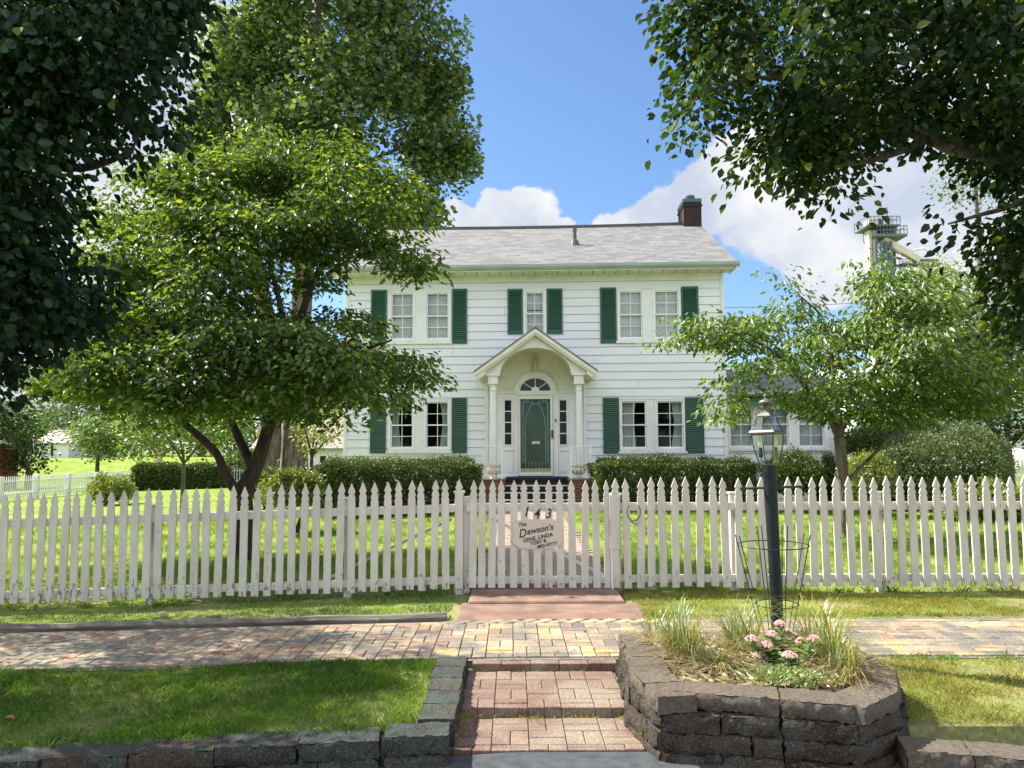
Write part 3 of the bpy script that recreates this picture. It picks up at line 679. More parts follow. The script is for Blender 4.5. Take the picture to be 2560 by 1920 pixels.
c = mixc(t, ramp(t, noise_node(t, scaled(t, v, (1, 1, .5)), 5, 6, .7), [(.62, (0, 0, 0)), (.8, (.35, .35, .35))]), c, (.52, .53, .46))
t.links.new(c, p.inputs['Base Color']); p.inputs['Roughness'].default_value = .5; M['siding'] = m
M['trim'] = mat('house_trim', (.80, .80, .78), (.72, .72, .68), scale=3, rough=.45)
M['aged'] = mat('aged_trim', (.78, .76, .68), (.67, .635, .52), scale=3.5, rough=.55, lo=.3, hi=.6)
M['green'] = mat('shutter_green', (.026, .100, .058), (.018, .078, .044), scale=2.5, rough=.45)
M['gutter'] = mat('gutter_grey', (.40, .44, .425), (.33, .365, .35), scale=1.5, rough=.35)
M['redbrick'] = None
def brickmat(name, c1, c2, mort, s=1.0, axis='xz'):
    m, t, p = newmat(name); sx = tn(t, 'ShaderNodeSeparateXYZ'); tcn = tn(t, 'ShaderNodeTexCoord'); t.links.new(tcn.outputs['Object'], sx.inputs[0])
    ad = tn(t, 'ShaderNodeMath', operation='ADD'); t.links.new(sx.outputs['X'], ad.inputs[0]); t.links.new(sx.outputs['Y'], ad.inputs[1])
    cb = tn(t, 'ShaderNodeCombineXYZ'); t.links.new(ad.outputs[0], cb.inputs['X']); t.links.new(sx.outputs['Z'], cb.inputs['Y'])
    b = tn(t, 'ShaderNodeTexBrick'); t.links.new(cb.outputs[0], b.inputs['Vector']); b.inputs['Scale'].default_value = 1; b.inputs['Brick Width'].default_value = .205 * s
    b.inputs['Row Height'].default_value = .07 * s; b.inputs['Mortar Size'].default_value = .006; b.inputs['Color1'].default_value = (*c1, 1); b.inputs['Color2'].default_value = (*c2, 1)
    b.inputs['Mortar'].default_value = (*mort, 1)
    c = mixc(t, 1, b.outputs['Color'], ramp(t, noise_node(t, pos(t), 14, 5), [(.3, (.65, .65, .65)), (.7, (1.2, 1.2, 1.2))]), 'MULTIPLY')
    t.links.new(c, p.inputs['Base Color']); p.inputs['Roughness'].default_value = .85; bump(t, p, b.outputs['Fac'], -.6, .01); return m
M['redbrick'] = brickmat('red_brick', (.26, .085, .05), (.16, .055, .04), (.22, .18, .15))
M['darkbrick'] = brickmat('chimney_brick', (.035, .013, .011), (.016, .009, .008), (.025, .021, .018))
# shingles
m, t, p = newmat('shingles'); sx = tn(t, 'ShaderNodeSeparateXYZ'); tcn = tn(t, 'ShaderNodeTexCoord'); t.links.new(tcn.outputs['Object'], sx.inputs[0])
cb = tn(t, 'ShaderNodeCombineXYZ'); t.links.new(sx.outputs['X'], cb.inputs['X'])
mz = tn(t, 'ShaderNodeMath', operation='MULTIPLY'); t.links.new(sx.outputs['Z'], mz.inputs[0]); mz.inputs[1].default_value = 1.9; t.links.new(mz.outputs[0], cb.inputs['Y'])
b = tn(t, 'ShaderNodeTexBrick'); t.links.new(cb.outputs[0], b.inputs['Vector']); b.inputs['Scale'].default_value = 1; b.inputs['Brick Width'].default_value = .30; b.inputs['Row Height'].default_value = .14
b.inputs['Mortar Size'].default_value = 0; b.inputs['Bias'].default_value = 0
b.inputs['Color1'].default_value = (.20, .20, .20, 1); b.inputs['Color2'].default_value = (.125, .125, .126, 1); b.inputs['Mortar'].default_value = (.06, .057, .055, 1); b.offset = .37; b.squash = 1.3; b.squash_frequency = 3
c = mixc(t, 1, b.outputs['Color'], ramp(t, noise_node(t, scaled(t, pos(t), (1, 1, 4)), 7, 5, .7), [(.3, (.78, .76, .76)), (.7, (1.25, 1.22, 1.22))]), 'MULTIPLY')
c = mixc(t, 1, c, ramp(t, noise_node(t, pos(t), 70, 3, .7), [(.3, (.8, .8, .8)), (.7, (1.15, 1.15, 1.15))]), 'MULTIPLY')
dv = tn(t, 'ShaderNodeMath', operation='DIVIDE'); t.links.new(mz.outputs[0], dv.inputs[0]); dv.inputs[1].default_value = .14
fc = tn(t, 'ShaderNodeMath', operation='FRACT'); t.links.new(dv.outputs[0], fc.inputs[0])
row_shade = ramp(t, fc.outputs[0], [(.10, (1, 1, 1)), (.22, (0, 0, 0))]); brk = ramp(t, noise_node(t, scaled(t, cb.outputs[0], (3.0, 7.1, 1)), 1, 3, .6), [(.40, (0, 0, 0)), (.55, (.75, .75, .75))])
c = mixc(t, mixc(t, 1, row_shade, brk, 'MULTIPLY'), c, (.045, .04, .038))  # shadow line under each shingle row put into the colour
t.links.new(c, p.inputs['Base Color']); p.inputs['Roughness'].default_value = .95; bump(t, p, fc.outputs[0], -.4, .01); M['shingle'] = m
# soffit with v-grooves
def groove(name, c1, c2, sp, axis='X'):
    m, t, p = newmat(name); sx = tn(t, 'ShaderNodeSeparateXYZ'); tcn = tn(t, 'ShaderNodeTexCoord'); t.links.new(tcn.outputs['Object'], sx.inputs[0])
    a_ = tn(t, 'ShaderNodeMath', operation='DIVIDE'); t.links.new(sx.outputs[axis], a_.inputs[0]); a_.inputs[1].default_value = sp
    f_ = tn(t, 'ShaderNodeMath', operation='FRACT'); t.links.new(a_.outputs[0], f_.inputs[0])
    c = mixc(t, ramp(t, f_.outputs[0], [(.05, (1, 1, 1)), (.10, (0, 0, 0))]), ramp(t, noise_node(t, pos(t), 2, 4), [(.3, c2), (.7, c1)]), (.22, .21, .16))
    t.links.new(c, p.inputs['Base Color']); p.inputs['Roughness'].default_value = .5; return m
M['soffit'] = groove('soffit_boards', (.76, .75, .68), (.66, .64, .54), .31)
M['vault'] = groove('vault_boards', (.76, .72, .60), (.66, .60, .46), .09, 'Y')

openings = []
# window units: trim rect, list of window rects, shutters
units = [
    dict(trim=(305, 545, 634, 812), wins=[(313, 549, 449, 800), (494, 549, 628, 800)], sh=[(220, 538, 303, 803), (636, 538, 713, 803)], kind='blind'),
    dict(trim=(1478, 533, 1810, 806), wins=[(1483, 540, 1616, 794), (1664, 540, 1802, 794)], sh=[(1395, 533, 1475, 800), (1811, 524, 1893, 796)], kind='blind2'),
    dict(trim=(998, 541, 1119, 790), wins=[(1003, 545, 1114, 782)], sh=[(920, 538, 997, 770), (1121, 536, 1200, 768)], kind='lace'),
    dict(trim=(302, 1103, 634, 1369), wins=[(310, 1106, 446, 1362), (492, 1106, 628, 1362)], sh=[(216, 1103, 299, 1376), (635, 1102, 712, 1377)], kind='drape'),
    dict(trim=(1490, 1099, 1829, 1370), wins=[(1493, 1103, 1637, 1362), (1676, 1103, 1826, 1362)], sh=[(1410, 1099, 1489, 1373), (1830, 1096, 1920, 1370)], kind='drape2')]
for U in units: U['r'] = rc(Z1, *U['trim']); openings.append((U['r'][0] + .02, U['r'][1] - .02, U['r'][2] + .02, U['r'][3] - .02))
DO = rc(Z2, 450, 722, 1133, 1484); PF = DO[2]     # porch floor level
openings.append((DO[0] + .03, DO[1] - .03, PF - .3, DO[3] - .02))
fan = rc(Z2, 600, 545, 978, 722); fanc = ((fan[0] + fan[1]) / 2, fan[2]); fanR = (fan[1] - fan[0]) / 2

def siding(name, u0, u1, z0, z1, ops, exp, parent, mtl, y=0.0, gap=.010, th=.02):
    mb = MB(); z = z1
    while z > z0 + .01:
        a = max(z - exp, z0); cuts = sorted({a, z} | {q for o in ops for q in (o[2], o[3]) if a < q < z})
        for c0, c1 in zip(cuts[:-1], cuts[1:]):
            iv = [(u0, u1)]
            for o in ops:
                if o[2] < (c0 + c1) / 2 < o[3]:
                    nv = []
                    for s_, e_ in iv:
                        if o[0] > s_ and o[0] < e_: nv.append((s_, min(o[0], e_)))
                        if o[1] < e_ and o[1] > s_: nv.append((max(o[1], s_), e_))
                        if o[1] <= s_ or o[0] >= e_: nv.append((s_, e_))
                    iv = nv
            if len(cuts) == 2 and u1 - u0 > 5:
                js = u0 + (u1 - u0) * ((z * 7.31) % 1); iv = [w_ for s_, e_ in iv for w_ in (((s_, js - .003), (js + .003, e_)) if s_ + .2 < js < e_ - .2 else ((s_, e_),))]
            def yy(q): return y - th * (z - q) / exp - .002
            for s_, e_ in iv:
                n_ = 1
                ct = c1 - gap if c1 == z else c1
                if ct <= c0: continue
                mb.add([(s_, yy(c0), c0), (e_, yy(c0), c0), (e_, yy(ct), ct), (s_, yy(ct), ct), (s_, y + .035, c0), (e_, y + .035, c0), (s_, y + .035, ct), (e_, y + .035, ct), (s_, y + .035, c1), (e_, y + .035, c1)],
                       [(0, 1, 2, 3)] + ([(0, 4, 5, 1)] if c0 == a else []) + ([(3, 2, 7, 6), (6, 7, 9, 8)] if c1 == z else []), random.random())
        z = a
    return mb.build(name, mtl, parent, recalc=False)
EXP = (WT - GB) / round((WT - GB) / .2225)
siding('front_wall', WL, WR, GB, WT + .0, openings, EXP, house, M['siding'])
mb = MB(); mb.box(WL - .0, WL + .1, .02, 8, GB - .2, WT); mb.box(WR - .1, WR, .02, 8, GB - .2, WT); mb.box(WL + .1, WR - .1, 7.9, 8, GB - .2, WT)
mb.box(WL + .1, WR - .1, .1, 7.9, GB - .2, GB); mb.box(WL + .1, WR - .1, .15, 7.9, 2.95, 3.2)
HP = 3.75; 
M['rearwall'] = mat('rear_wall', (.74, .75, .75), scale=2)
mb.prism([(.02, WT), (8, WT), (4.0, WT + 2.0)], 'x', WR - .1, WR)
mb.prism([(.02, WT), (8, WT), (4.0, WT + 2.0)], 'x', WL, WL + .1)
mb.build('side_wall', M['rearwall'], house)
for a, b_ in ((WL - .02, WL + .07), (WR - .07, WR + .02)):
    mb = MB(); mb.box(a, b_, -.032, .10, GB, WT); mb.build('corner_board', M['trim'], house, bevel=.004)
mb = MB(); mb.box(WL + .08, WR - .08, -.024, -.003, WT - .20, WT - .004); mb.build('frieze_board', M['aged'], house)

# roof
EV = -.62; ZE = WT + .115; ER = Z1(2095, 395, EV)[0]; EL = WL - .32
rz = at(1700, 569, 24.6)[2]; YR = 4.0
tx = .055
mb = MB(); nseg = 24
for i in range(nseg):
    a = EL + (ER - EL) * i / nseg; b_ = EL + (ER - EL) * (i + 1) / nseg
    sa, sb = -.05 * math.sin(math.pi * i / nseg), -.05 * math.sin(math.pi * (i + 1) / nseg)   # the old ridge sags a little
    for s_ in (0, 1):
        ye = EV - .03 if s_ == 0 else 8.62
        mb.add([(a, ye, ZE), (b_, ye, ZE), (b_, YR, rz + sb), (a, YR, rz + sa), (a, ye, ZE - tx), (b_, ye, ZE - tx), (b_, YR, rz + sb - tx), (a, YR, rz + sa - tx)],
               [(0, 1, 2, 3), (4, 5, 6, 7), (0, 1, 5, 4)] + ([(0, 3, 7, 4)] if i == 0 else []) + ([(1, 2, 6, 5)] if i == nseg - 1 else []))
mb.build('roof', M['shingle'], house)
mb = MB(); pts = [(EL + (ER - EL) * i / 24, YR, rz + .012 - .05 * math.sin(math.pi * i / 24)) for i in range(25)]
for a, b_ in zip(pts[:-1], pts[1:]): mb.bar(a, b_, .03, .16)
mb.build('ridge_cap', mat('ridge_dark', (.10, .095, .09), rough=.9), house)
mb = MB(); mb.box(EL + .05, ER - .04, EV + .07, .01, WT - .035, WT - .003); mb.build('soffit', M['soffit'], house)
mb = MB(); mb.box(EL + .05, ER - .04, EV + .04, EV + .068, WT - .05, ZE - .06)
for uu in (EL + .02, ER - .05):
    mb.prism([(EV + .04, WT - .05), (.10, WT - .05), (.10, WT + .45), (EV + .04, ZE - .06)], 'x', uu, uu + .028)
mb.build('fascia', M['aged'], house)
mb = MB(); gprof = [(EV + .038, WT - .02), (EV - .03, WT - .015), (EV - .085, WT + .04), (EV - .10, ZE - .01), (EV - .085, ZE - .01), (EV - .07, WT + .045), (EV + .038, WT + .02)]
mb.prism(gprof, 'x', EL - .02, ER + .05); mb.build('gutter', M['gutter'], house)
for uu, sgn in ((ER, 1), (EL, -1)):
    mb = MB(); mb.add([(uu - .028, EV - .03, ZE - .06), (uu + .0, EV - .03, ZE - .06), (uu + .0, YR, rz - .06), (uu - .028, YR, rz - .06), (uu - .028, EV - .03, ZE - .22), (uu, EV - .03, ZE - .22), (uu, YR, rz - .24), (uu - .028, YR, rz - .24)],
                   [(0, 1, 2, 3), (4, 5, 6, 7), (0, 3, 7, 4), (1, 2, 6, 5), (0, 1, 5, 4), (3, 2, 6, 7)]); mb.build('rake_board', M['aged'], house)
# chimney
cu0, cz0 = loc(1710, 565, YR - .25); cu1, cz1 = loc(1753, 503, YR - .25)
ch = MB(); ch.box(cu0, cu1, YR - .25, YR + .75, cz0 - .6, cz1 - .02); ch = ch.build('chimney', M['darkbrick'], house)
mb = MB(); mb.box(cu0 - .03, cu1 + .03, YR - .28, YR + .78, cz1 - .16, cz1 - .10); mb.build('brick_band', M['darkbrick'], ch)
mb = MB(); mb.box(cu0 - .02, cu1 + .01, YR - .27, YR + .77, cz1 - .02, cz1 + .09); mb.lathe(((cu0 + cu1) / 2, YR + .1, cz1 + .09), [(.12, 0), (.12, .1), (.15, .11), (.15, .19), (.13, .20)], n=14)
mb.build('chimney_cap', mat('cap_metal', (.05, .09, .10), rough=.35), ch)
mb = MB(); a = loc(1437, 631, 2.0)
yv = 1.6; zv = ZE + (rz - ZE) * (yv - EV) / (YR - EV); uv = loc(1437, 625, yv)[0]
mb.lathe((uv, yv, zv - .12), [(.16, 0), (.10, .22), (.055, .25), (.055, .50)], n=12); mb.lathe((uv, yv, zv + .38), [(.065, 0), (.065, .09)], n=12)
mb.build('vent_pipe', mat('vent_green', (.06, .10, .085), rough=.5), house)

# windows
M['blind'] = groove('blind_slats', (.72, .73, .71), (.66, .67, .65), .05, 'Z')
def clothmat(name, c1, alpha):
    m, t, p = newmat(name); p.inputs['Base Color'].default_value = (*c1, 1); p.inputs['Roughness'].default_value = .9; p.inputs['Alpha'].default_value = alpha; return m
M['lace'] = clothmat('lace_curtain', (.85, .85, .84), .8); M['drape'] = clothmat('sheer_drape', (.62, .66, .63), .85)
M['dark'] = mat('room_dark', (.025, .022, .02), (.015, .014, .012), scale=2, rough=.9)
def curtain(mb, u0, u1, z0, z1, y, waves=7, amp=.02, taper=0.0, side=0):
    n = 30; vs = []
    for zi in range(7):
        f_ = zi / 6; z = z0 + (z1 - z0) * f_
        for i in range(n + 1):
            s_ = i / n; wd = 1 - taper * (math.sin(math.pi * min(1, (1 - f_) * 1.1)) if taper else 0)
            u = u0 + (u1 - u0) * s_ * wd if side == 0 else u1 - (u1 - u0) * (1 - s_) * wd
            vs.append((u, y + amp * math.sin(s_ * waves * 6.283 + .6 * f_) + random.uniform(-.001, .001), z))
    mb.add(vs, [(zi * (n + 1) + i, zi * (n + 1) + i + 1, (zi + 1) * (n + 1) + i + 1, (zi + 1) * (n + 1) + i) for zi in range(6) for i in range(n)])
def window(parent, u0, u1, z0, z1, kind, fr=.05, mid=.5, y=-.01, grid=True, dark=False):
    mb = MB(); w_ = fr
    for a in ((u0, u0 + w_, z0, z1), (u1 - w_, u1, z0, z1), (u0 + w_, u1 - w_, z1 - w_, z1), (u0 + w_, u1 - w_, z0, z0 + w_)): mb.box(a[0], a[1], y - .035, y + .10, a[2], a[3])
    win = mb.build('window', M['bright'], parent, bevel=.004)
    zm = z0 + (z1 - z0) * mid; g0, g1 = u0 + w_ + .002, u1 - w_ - .002; sw = .032
    for nm, a, b_, yy in (('upper_sash', zm - .018, z1 - w_ - .002, y + .012), ('lower_sash', z0 + w_ + .002, zm + .018, y + .046)):
        mb = MB()
        for q in ((g0, g0 + sw, a, b_), (g1 - sw, g1, a, b_), (g0 + sw, g1 - sw, b_ - sw, b_), (g0 + sw, g1 - sw, a, a + sw + (.01 if nm == 'lower_sash' else 0))): mb.box(q[0], q[1], yy - .014, yy + .014, q[2], q[3])
        if grid:
            um = (g0 + g1) / 2; zz = (a + b_) / 2; mb.box(um - .008, um + .008, yy - .008, yy + .008, a + sw, b_ - sw); mb.box(g0 + sw, um - .0085, yy - .0075, yy + .0075, zz - .008, zz + .008); mb.box(um + .0085, g1 - sw, yy - .0075, yy + .0075, zz - .008, zz + .008)
        mb.build(nm, M['bright'], win)
        mb = MB(); mb.add([(g0 + sw, yy + .010, a + sw), (g1 - sw, yy + .010, a + sw), (g1 - sw, yy + .010, b_ - sw), (g0 + sw, yy + .010, b_ - sw)], [(0, 1, 2, 3)])
        mb.build('glass_pane', M['glass'], win, recalc=False)
    if kind in ('blind', 'blind2'):
        mb = MB(); z = z1 - w_
        while z > z0 + w_ + .03: mb.box(g0, g1, y + .10, y + .125, z - .026, z - .022, tf=None); mb.add([(g0, y + .10, z - .03), (g1, y + .10, z - .03), (g1, y + .122, z + .002), (g0, y + .122, z + .002)], [(0, 1, 2, 3)]); z -= .032
        mb.build('window_blind', M['bright'], win, recalc=False)
    elif kind == 'lace':
        mb = MB(); curtain(mb, g0, g1, zm + .12, z1 - w_, y + .11, 8, .018); curtain(mb, g0, g1, z0 + w_, zm + .1, y + .14, 9, .015); mb.build('lace_curtain', M['lace'], win, recalc=False)
    else:
        mb = MB(); W_ = g1 - g0
        if kind == 'left' : curtain(mb, g0, g0 + W_ * .42, z0 + w_, z1 - w_, y + .16, 5, .02, .25)
        elif kind == 'right': curtain(mb, g1 - W_ * .42, g1, z0 + w_, z1 - w_, y + .16, 5, .02, .25, 1)
        elif kind == 'both': curtain(mb, g0, g0 + W_ * .62, z0 + w_, z1 - w_, y + .16, 6, .02, .12)
        elif kind == 'full': curtain(mb, g0, g1, z0 + w_, z1 - w_, y + .16, 11, .02)
        mb.build('curtain', M['drape'], win, recalc=False)
    return win
def shutter(parent, u0, u1, z0, z1, y=-.018):
    mb = MB(); st = .05
    for q in ((u0, u0 + st, z0, z1), (u1 - st, u1, z0, z1), (u0 + st, u1 - st, z1 - .06, z1), (u0 + st, u1 - st, z0, z0 + .09)): mb.box(q[0], q[1], y - .032, y - .002, q[2], q[3])
    if z1 - z0 > 1: pass
    z = z0 + .09
    while z < z1 - .065:
        mb.add([(u0 + st, y - .034, z), (u1 - st, y - .034, z), (u1 - st, y - .008, z + .046), (u0 + st, y - .008, z + .046), (u0 + st, y - .008, z - .004), (u1 - st, y - .008, z - .004)], [(0, 1, 2, 3), (0, 4, 5, 1)]); z += .054
    mb.add([(u0 + st, y - .004, z0 + .09), (u1 - st, y - .004, z0 + .09), (u1 - st, y - .004, z1 - .06), (u0 + st, y - .004, z1 - .06)], [(0, 1, 2, 3)])
    mb.build('shutter', M['green'], parent, recalc=False)
kinds = {0: ('blind', 'blind'), 1: ('blind', 'blind'), 2: ('lace',), 3: ('left', 'right'), 4: ('both', 'right')}
for i, U in enumerate(units):
    u0, u1, z0, z1 = U['r']; mb = MB(); tw = .03
    mb.box(u0, u1, -.05, .02, z1 - .012, z1 + .035)                       # head
    mb.box(u0 - .02, u1 + .02, -.075, .02, z0 - .055, z0 + .0)            # sill
    wr_ = [rc(Z1, *w_) for w_ in U['wins']]
    wr_ = [(a, b_, z0 + .03, z1 - .014) for a, b_, c_, d_ in wr_]
    edges = [u0] + [q for w_ in wr_ for q in w_[:2]] + [u1]
    for k in range(0, len(edges), 2):
        if edges[k + 1] - edges[k] > .004: mb.box(edges[k], edges[k + 1] - .001, -.035, .08, z0 + .001, z1 - .013)
    for w_ in wr_: mb.box(w_[0], w_[1], -.04, .08, z0 + .001, z0 + .029)
    mb.build('window_trim', M['trim'], house, bevel=.004)
    for kk, w_ in enumerate(wr_): window(house, *w_, kinds[i][kk], dark=False)
    for s_ in U['sh']:
        q = rc(Z1, *s_); shutter(house, q[0], q[1], z0 - .05 if i != 2 else q[2], z1 + .035 if i != 2 else q[3])
# dark rooms behind the panes
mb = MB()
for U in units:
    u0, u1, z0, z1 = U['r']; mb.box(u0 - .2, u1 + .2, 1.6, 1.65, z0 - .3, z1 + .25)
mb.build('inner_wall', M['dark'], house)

# ------------------------------------------------------------------ porch
PV = -1.15                                             # plane of the porch front
ap = Z2(790, 140, PV); lt = Z2(238, 537, PV); rt = Z2(1347, 527, PV); hwp = (rt[0] - lt[0]) / 2; uc = (rt[0] + lt[0]) / 2; zt = (lt[1] + rt[1]) / 2; pk = ap[1]
sl_ = (pk - zt) / hwp; nrm_ = math.hypot(1, sl_)
por = MB()
def chev(mb, y0, y1, off0, off1, hw_, mi=0):
    """inverted V slab between two vertical offsets below the roof line"""
    for s_ in (-1, 1):
        P = [(uc, pk - off0), (uc + s_ * hw_, pk - off0 - sl_ * hw_), (uc + s_ * hw_, pk - off1 - sl_ * hw_), (uc, pk - off1)]
        mb.prism(P, 'y', y0, y1, mi=mi)
chev(por, PV - .17, -.01, 0, .035, hwp); pr_o = por.build('porch_roof', M['shingle'], house)
mb = MB(); chev(mb, PV - .15, PV - .115, .037, .15, hwp - .01); chev(mb, PV - .115, PV - .09, .15, .21, hwp - .05); mb.build('rake_trim', M['aged'], pr_o, bevel=.004)
zc0 = Z2(400, 560, PV)[1]                              # springing of the arch / top of the capitals
aL, aR = Z2(470, 560, PV)[0], Z2(1110, 560, PV)[0]; auc = (aL + aR) / 2; ah = (aR - aL) / 2; av = Z2(790, 322, PV)[1] - zc0
oL, oR = Z2(330, 560, PV)[0], Z2(1245, 560, PV)[0]
mb = MB(); n = 56; uu = np.linspace(oL, oR, n + 1)
us = sorted(set(list(uu) + list(auc + ah * np.sin(np.linspace(-1.5707, 1.5707, 33)))))
def zlo(u): return zc0 + (av * math.sqrt(max(0, 1 - ((u - auc) / ah) ** 2)) if abs(u - auc) < ah else 0)
def zhi(u): return pk - .13 - sl_ * abs(u - uc)
for a, b_ in zip(us[:-1], us[1:]):
    if b_ - a < 1e-5: continue
    mb.add([(a, PV, zlo(a)), (b_, PV, zlo(b_)), (b_, PV, zhi(b_)), (a, PV, zhi(a)), (a, PV + .14, zlo(a)), (b_, PV + .14, zlo(b_)), (b_, PV + .14, zhi(b_)), (a, PV + .14, zhi(a))], [(0, 1, 2, 3), (4, 5, 6, 7), (0, 1, 5, 4)])
mb.build('arched_pediment', M['aged'], pr_o)
mb = MB()                                              # moulding round the arch
tt = np.linspace(math.pi, 0, 33)
for t0, t1 in zip(tt[:-1], tt[1:]):
    P = lambda t_, k: (auc + (ah + k) * math.cos(t_), zc0 + (av + k) * math.sin(t_))
    a, b_, c_, d_ = P(t0, 0), P(t1, 0), P(t1, .035), P(t0, .035)
    mb.add([(a[0], PV - .012, a[1]), (b_[0], PV - .012, b_[1]), (c_[0], PV - .012, c_[1]), (d_[0], PV - .012, d_[1]), (a[0], PV + .02, a[1]), (b_[0], PV + .02, b_[1]), (c_[0], PV - .0, c_[1]), (d_[0], PV - .0, d_[1])], [(0, 1, 2, 3), (0, 1, 5, 4), (3, 2, 6, 7)])
mb.build('arch_moulding', M['aged'], pr_o)
mb = MB(); 
for t0, t1 in zip(tt[:-1], tt[1:]):
    P = lambda t_: (auc + (ah + .01) * math.cos(t_), zc0 + (av + .01) * math.sin(t_))
    a, b_ = P(t0), P(t1); mb.add([(a[0], PV + .13, a[1]), (b_[0], PV + .13, b_[1]), (b_[0], -.02, b_[1]), (a[0], -.02, a[1])], [(0, 1, 2, 3)])
for s_, e_ in ((oL, aL), (aR, oR)): mb.add([(s_, PV + .14, zc0 + .005), (e_, PV + .14, zc0 + .005), (e_, -.02, zc0 + .005), (s_, -.02, zc0 + .005)], [(0, 1, 2, 3)])
for s_ in (oL + .02, oR - .02): mb.add([(s_, PV + .14, zc0), (s_, -.02, zc0), (s_, -.02, zc0 + .35), (s_, PV + .14, zc0 + .35)], [(0, 1, 2, 3)])
mb.build('vaulted_ceiling', M['soffit'] if False else M['vault'], pr_o, recalc=False)
# end returns of the eaves
for s_ in (-1, 1):
    mb = MB(); x_ = uc + s_ * (hwp - .03); mb.prism([(x_, zt - .04), (x_ - s_ * .09, zt - .20), (x_ - s_ * .26, zt - .08 + .0), (x_ - s_ * .20, zt + .10)], 'y', PV - .11, -.03)
    mb.build('eave_return', M['aged'], pr_o)
# columns
CB = PF + .02
for (xa, xb, sa, sb) in ((355, 440, 372, 437), (1138, 1225, 1153, 1214)):
    u0_, zt_ = Z2(xa, 575, PV + .0); u1_, zb_ = Z2(xb, 648, PV); s0 = Z2(sa, 900, PV)[0]; s1 = Z2(sb, 900, PV)[0]; cu = (s0 + s1) / 2; rr = (s1 - s0) / 2
    zcap = zb_; mb = MB(); hw_ = (u1_ - u0_) / 2 
    mb.box(cu - hw_ - .05, cu + hw_ + .05, PV - .03, PV + 2 * hw_ + .03, zc0 - .045, zc0 - .001); mb.box(cu - hw_, cu + hw_, PV + .005, PV + 2 * hw_, zcap + .03, zc0 - .046)
    mb.box(cu - hw_ - .015, cu + hw_ + .015, PV - .01, PV + 2 * hw_ + .015, zcap, zcap + .03)
    yc = PV + hw_
    H_ = zcap - CB
    mb.lathe((cu, yc, CB), [(rr * 1.45, 0), (rr * 1.45, .05), (rr * 1.25, .06), (rr * 1.3, .10), (rr * 1.08, .13), (rr * 1.05, H_ * .35), (rr * .9, H_ - .20), (rr * .9, H_ - .17), (rr * 1.1, H_ - .155), (rr * 1.1, H_ - .14), (rr * .92, H_ - .13), (rr * .92, H_ - .05), (rr * 1.25, H_ - .002)], n=24)
    mb.build('porch_column', M['trim'], house, smooth=False, bevel=.003)
# pilasters against the wall beside the porch
for xa, xb in ((335, 362), (1226, 1246)):
    mb = MB(); a, b_ = Z2(xa, 900, -.05)[0], Z2(xb, 900, -.05)[0]; mb.box(a, b_, -.09, -.002, PF, zc0 - .002)
    mb.build('pilaster', M['trim'], house, bevel=.004)
# aged wall inside the arch, hung 3 mm proud of the clapboards
def archclip(z): return
ops = [(DO[0], DO[1], PF - 1, DO[3])]
mb = MB(); z = zc0 + av
while z > DO[3] + .0:
    a = max(z - EXP * .98, DO[3] - .0); hw1 = ah * math.sqrt(max(0.0, 1 - (max(0, a - zc0) / av) ** 2)) + .02
    hz_ = ah + .3 if a < zc0 else hw1
    mb.add([(auc - hz_, -.036, a), (auc + hz_, -.036, a), (auc + hz_, -.022, z), (auc - hz_, -.022, z), (auc - hz_, -.01, a), (auc + hz_, -.01, a)], [(0, 1, 2, 3), (0, 4, 5, 1)]); z = a
    if z <= DO[3] + 1e-4: break
mb.build('porch_wall', M['aged'], house, recalc=False)

# door surround
yS = -.06
fd = MB()
gx0, gx1 = Z2(630, 1000)[0], Z2(948, 1000)[0]; dz = Z2(790, 757)[1]
so0 = rc(Z2, 497, 768, 590, 1245); so1 = rc(Z2, 990, 768, 1085, 1245)
S0 = rc(Z2, 510, 797, 575, 1195); S1 = rc(Z2, 1005, 797, 1070, 1195)
# flat panels of the surround with the sidelight and door openings left free
def panel(mb, u0, u1, z0, z1, ops, y0=yS, y1=.04):
    us_ = sorted({u0, u1} | {q for o in ops for q in o[:2]}); zs_ = sorted({z0, z1} | {q for o in ops for q in o[2:]})
    for a, b_ in zip(us_[:-1], us_[1:]):
        for c_, d_ in zip(zs_[:-1], zs_[1:]):
            mu, mz_ = (a + b_) / 2, (c_ + d_) / 2
            if u0 < mu < u1 and z0 < mz_ < z1 and not any(o[0] < mu < o[1] and o[2] < mz_ < o[3] for o in ops): mb.box(a, b_, y0, y1, c_, d_)
panel(fd, DO[0], DO[1], PF, DO[3], [S0, S1, (gx0, gx1, PF, dz)])
sur = fd.build('door_surround', M['aged'] if False else M['trim'], house)
mb = MB(); mb.box(DO[0] - .03, Z2(600, 722)[0], yS - .04, yS - .001, DO[3] - .03, DO[3] + .03); mb.box(Z2(978, 722)[0], DO[1] + .03, yS - .04, yS - .001, DO[3] - .03, DO[3] + .03)
for so_, S_ in ((so0, S0), (so1, S1)):
    mb.box(so_[0], so_[1], yS - .025, yS - .001, so_[2] - .02, so_[2] + .02)
    for q in ((S_[0] - .028, S_[0], S_[2] - .03, S_[3] + .03), (S_[1], S_[1] + .028, S_[2] - .03, S_[3] + .03), (S_[0], S_[1], S_[3], S_[3] + .03), (S_[0], S_[1], S_[2] - .03, S_[2])): mb.box(q[0], q[1], yS - .018, yS - .001, q[2], q[3])
    zb_ = Z2(500, 1262)[1]; mb.box(so_[0] + .02, so_[1] - .02, yS - .014, yS - .001, PF + .12, zb_ - .03)
for a, b_ in ((Z2(598, 0)[0], Z2(628, 0)[0]), (Z2(952, 0)[0], Z2(984, 0)[0])): mb.box(a, b_, yS - .035, yS - .001, PF, DO[3] - .032)
mb.build('surround_moulding', M['trim'], sur, bevel=.004)
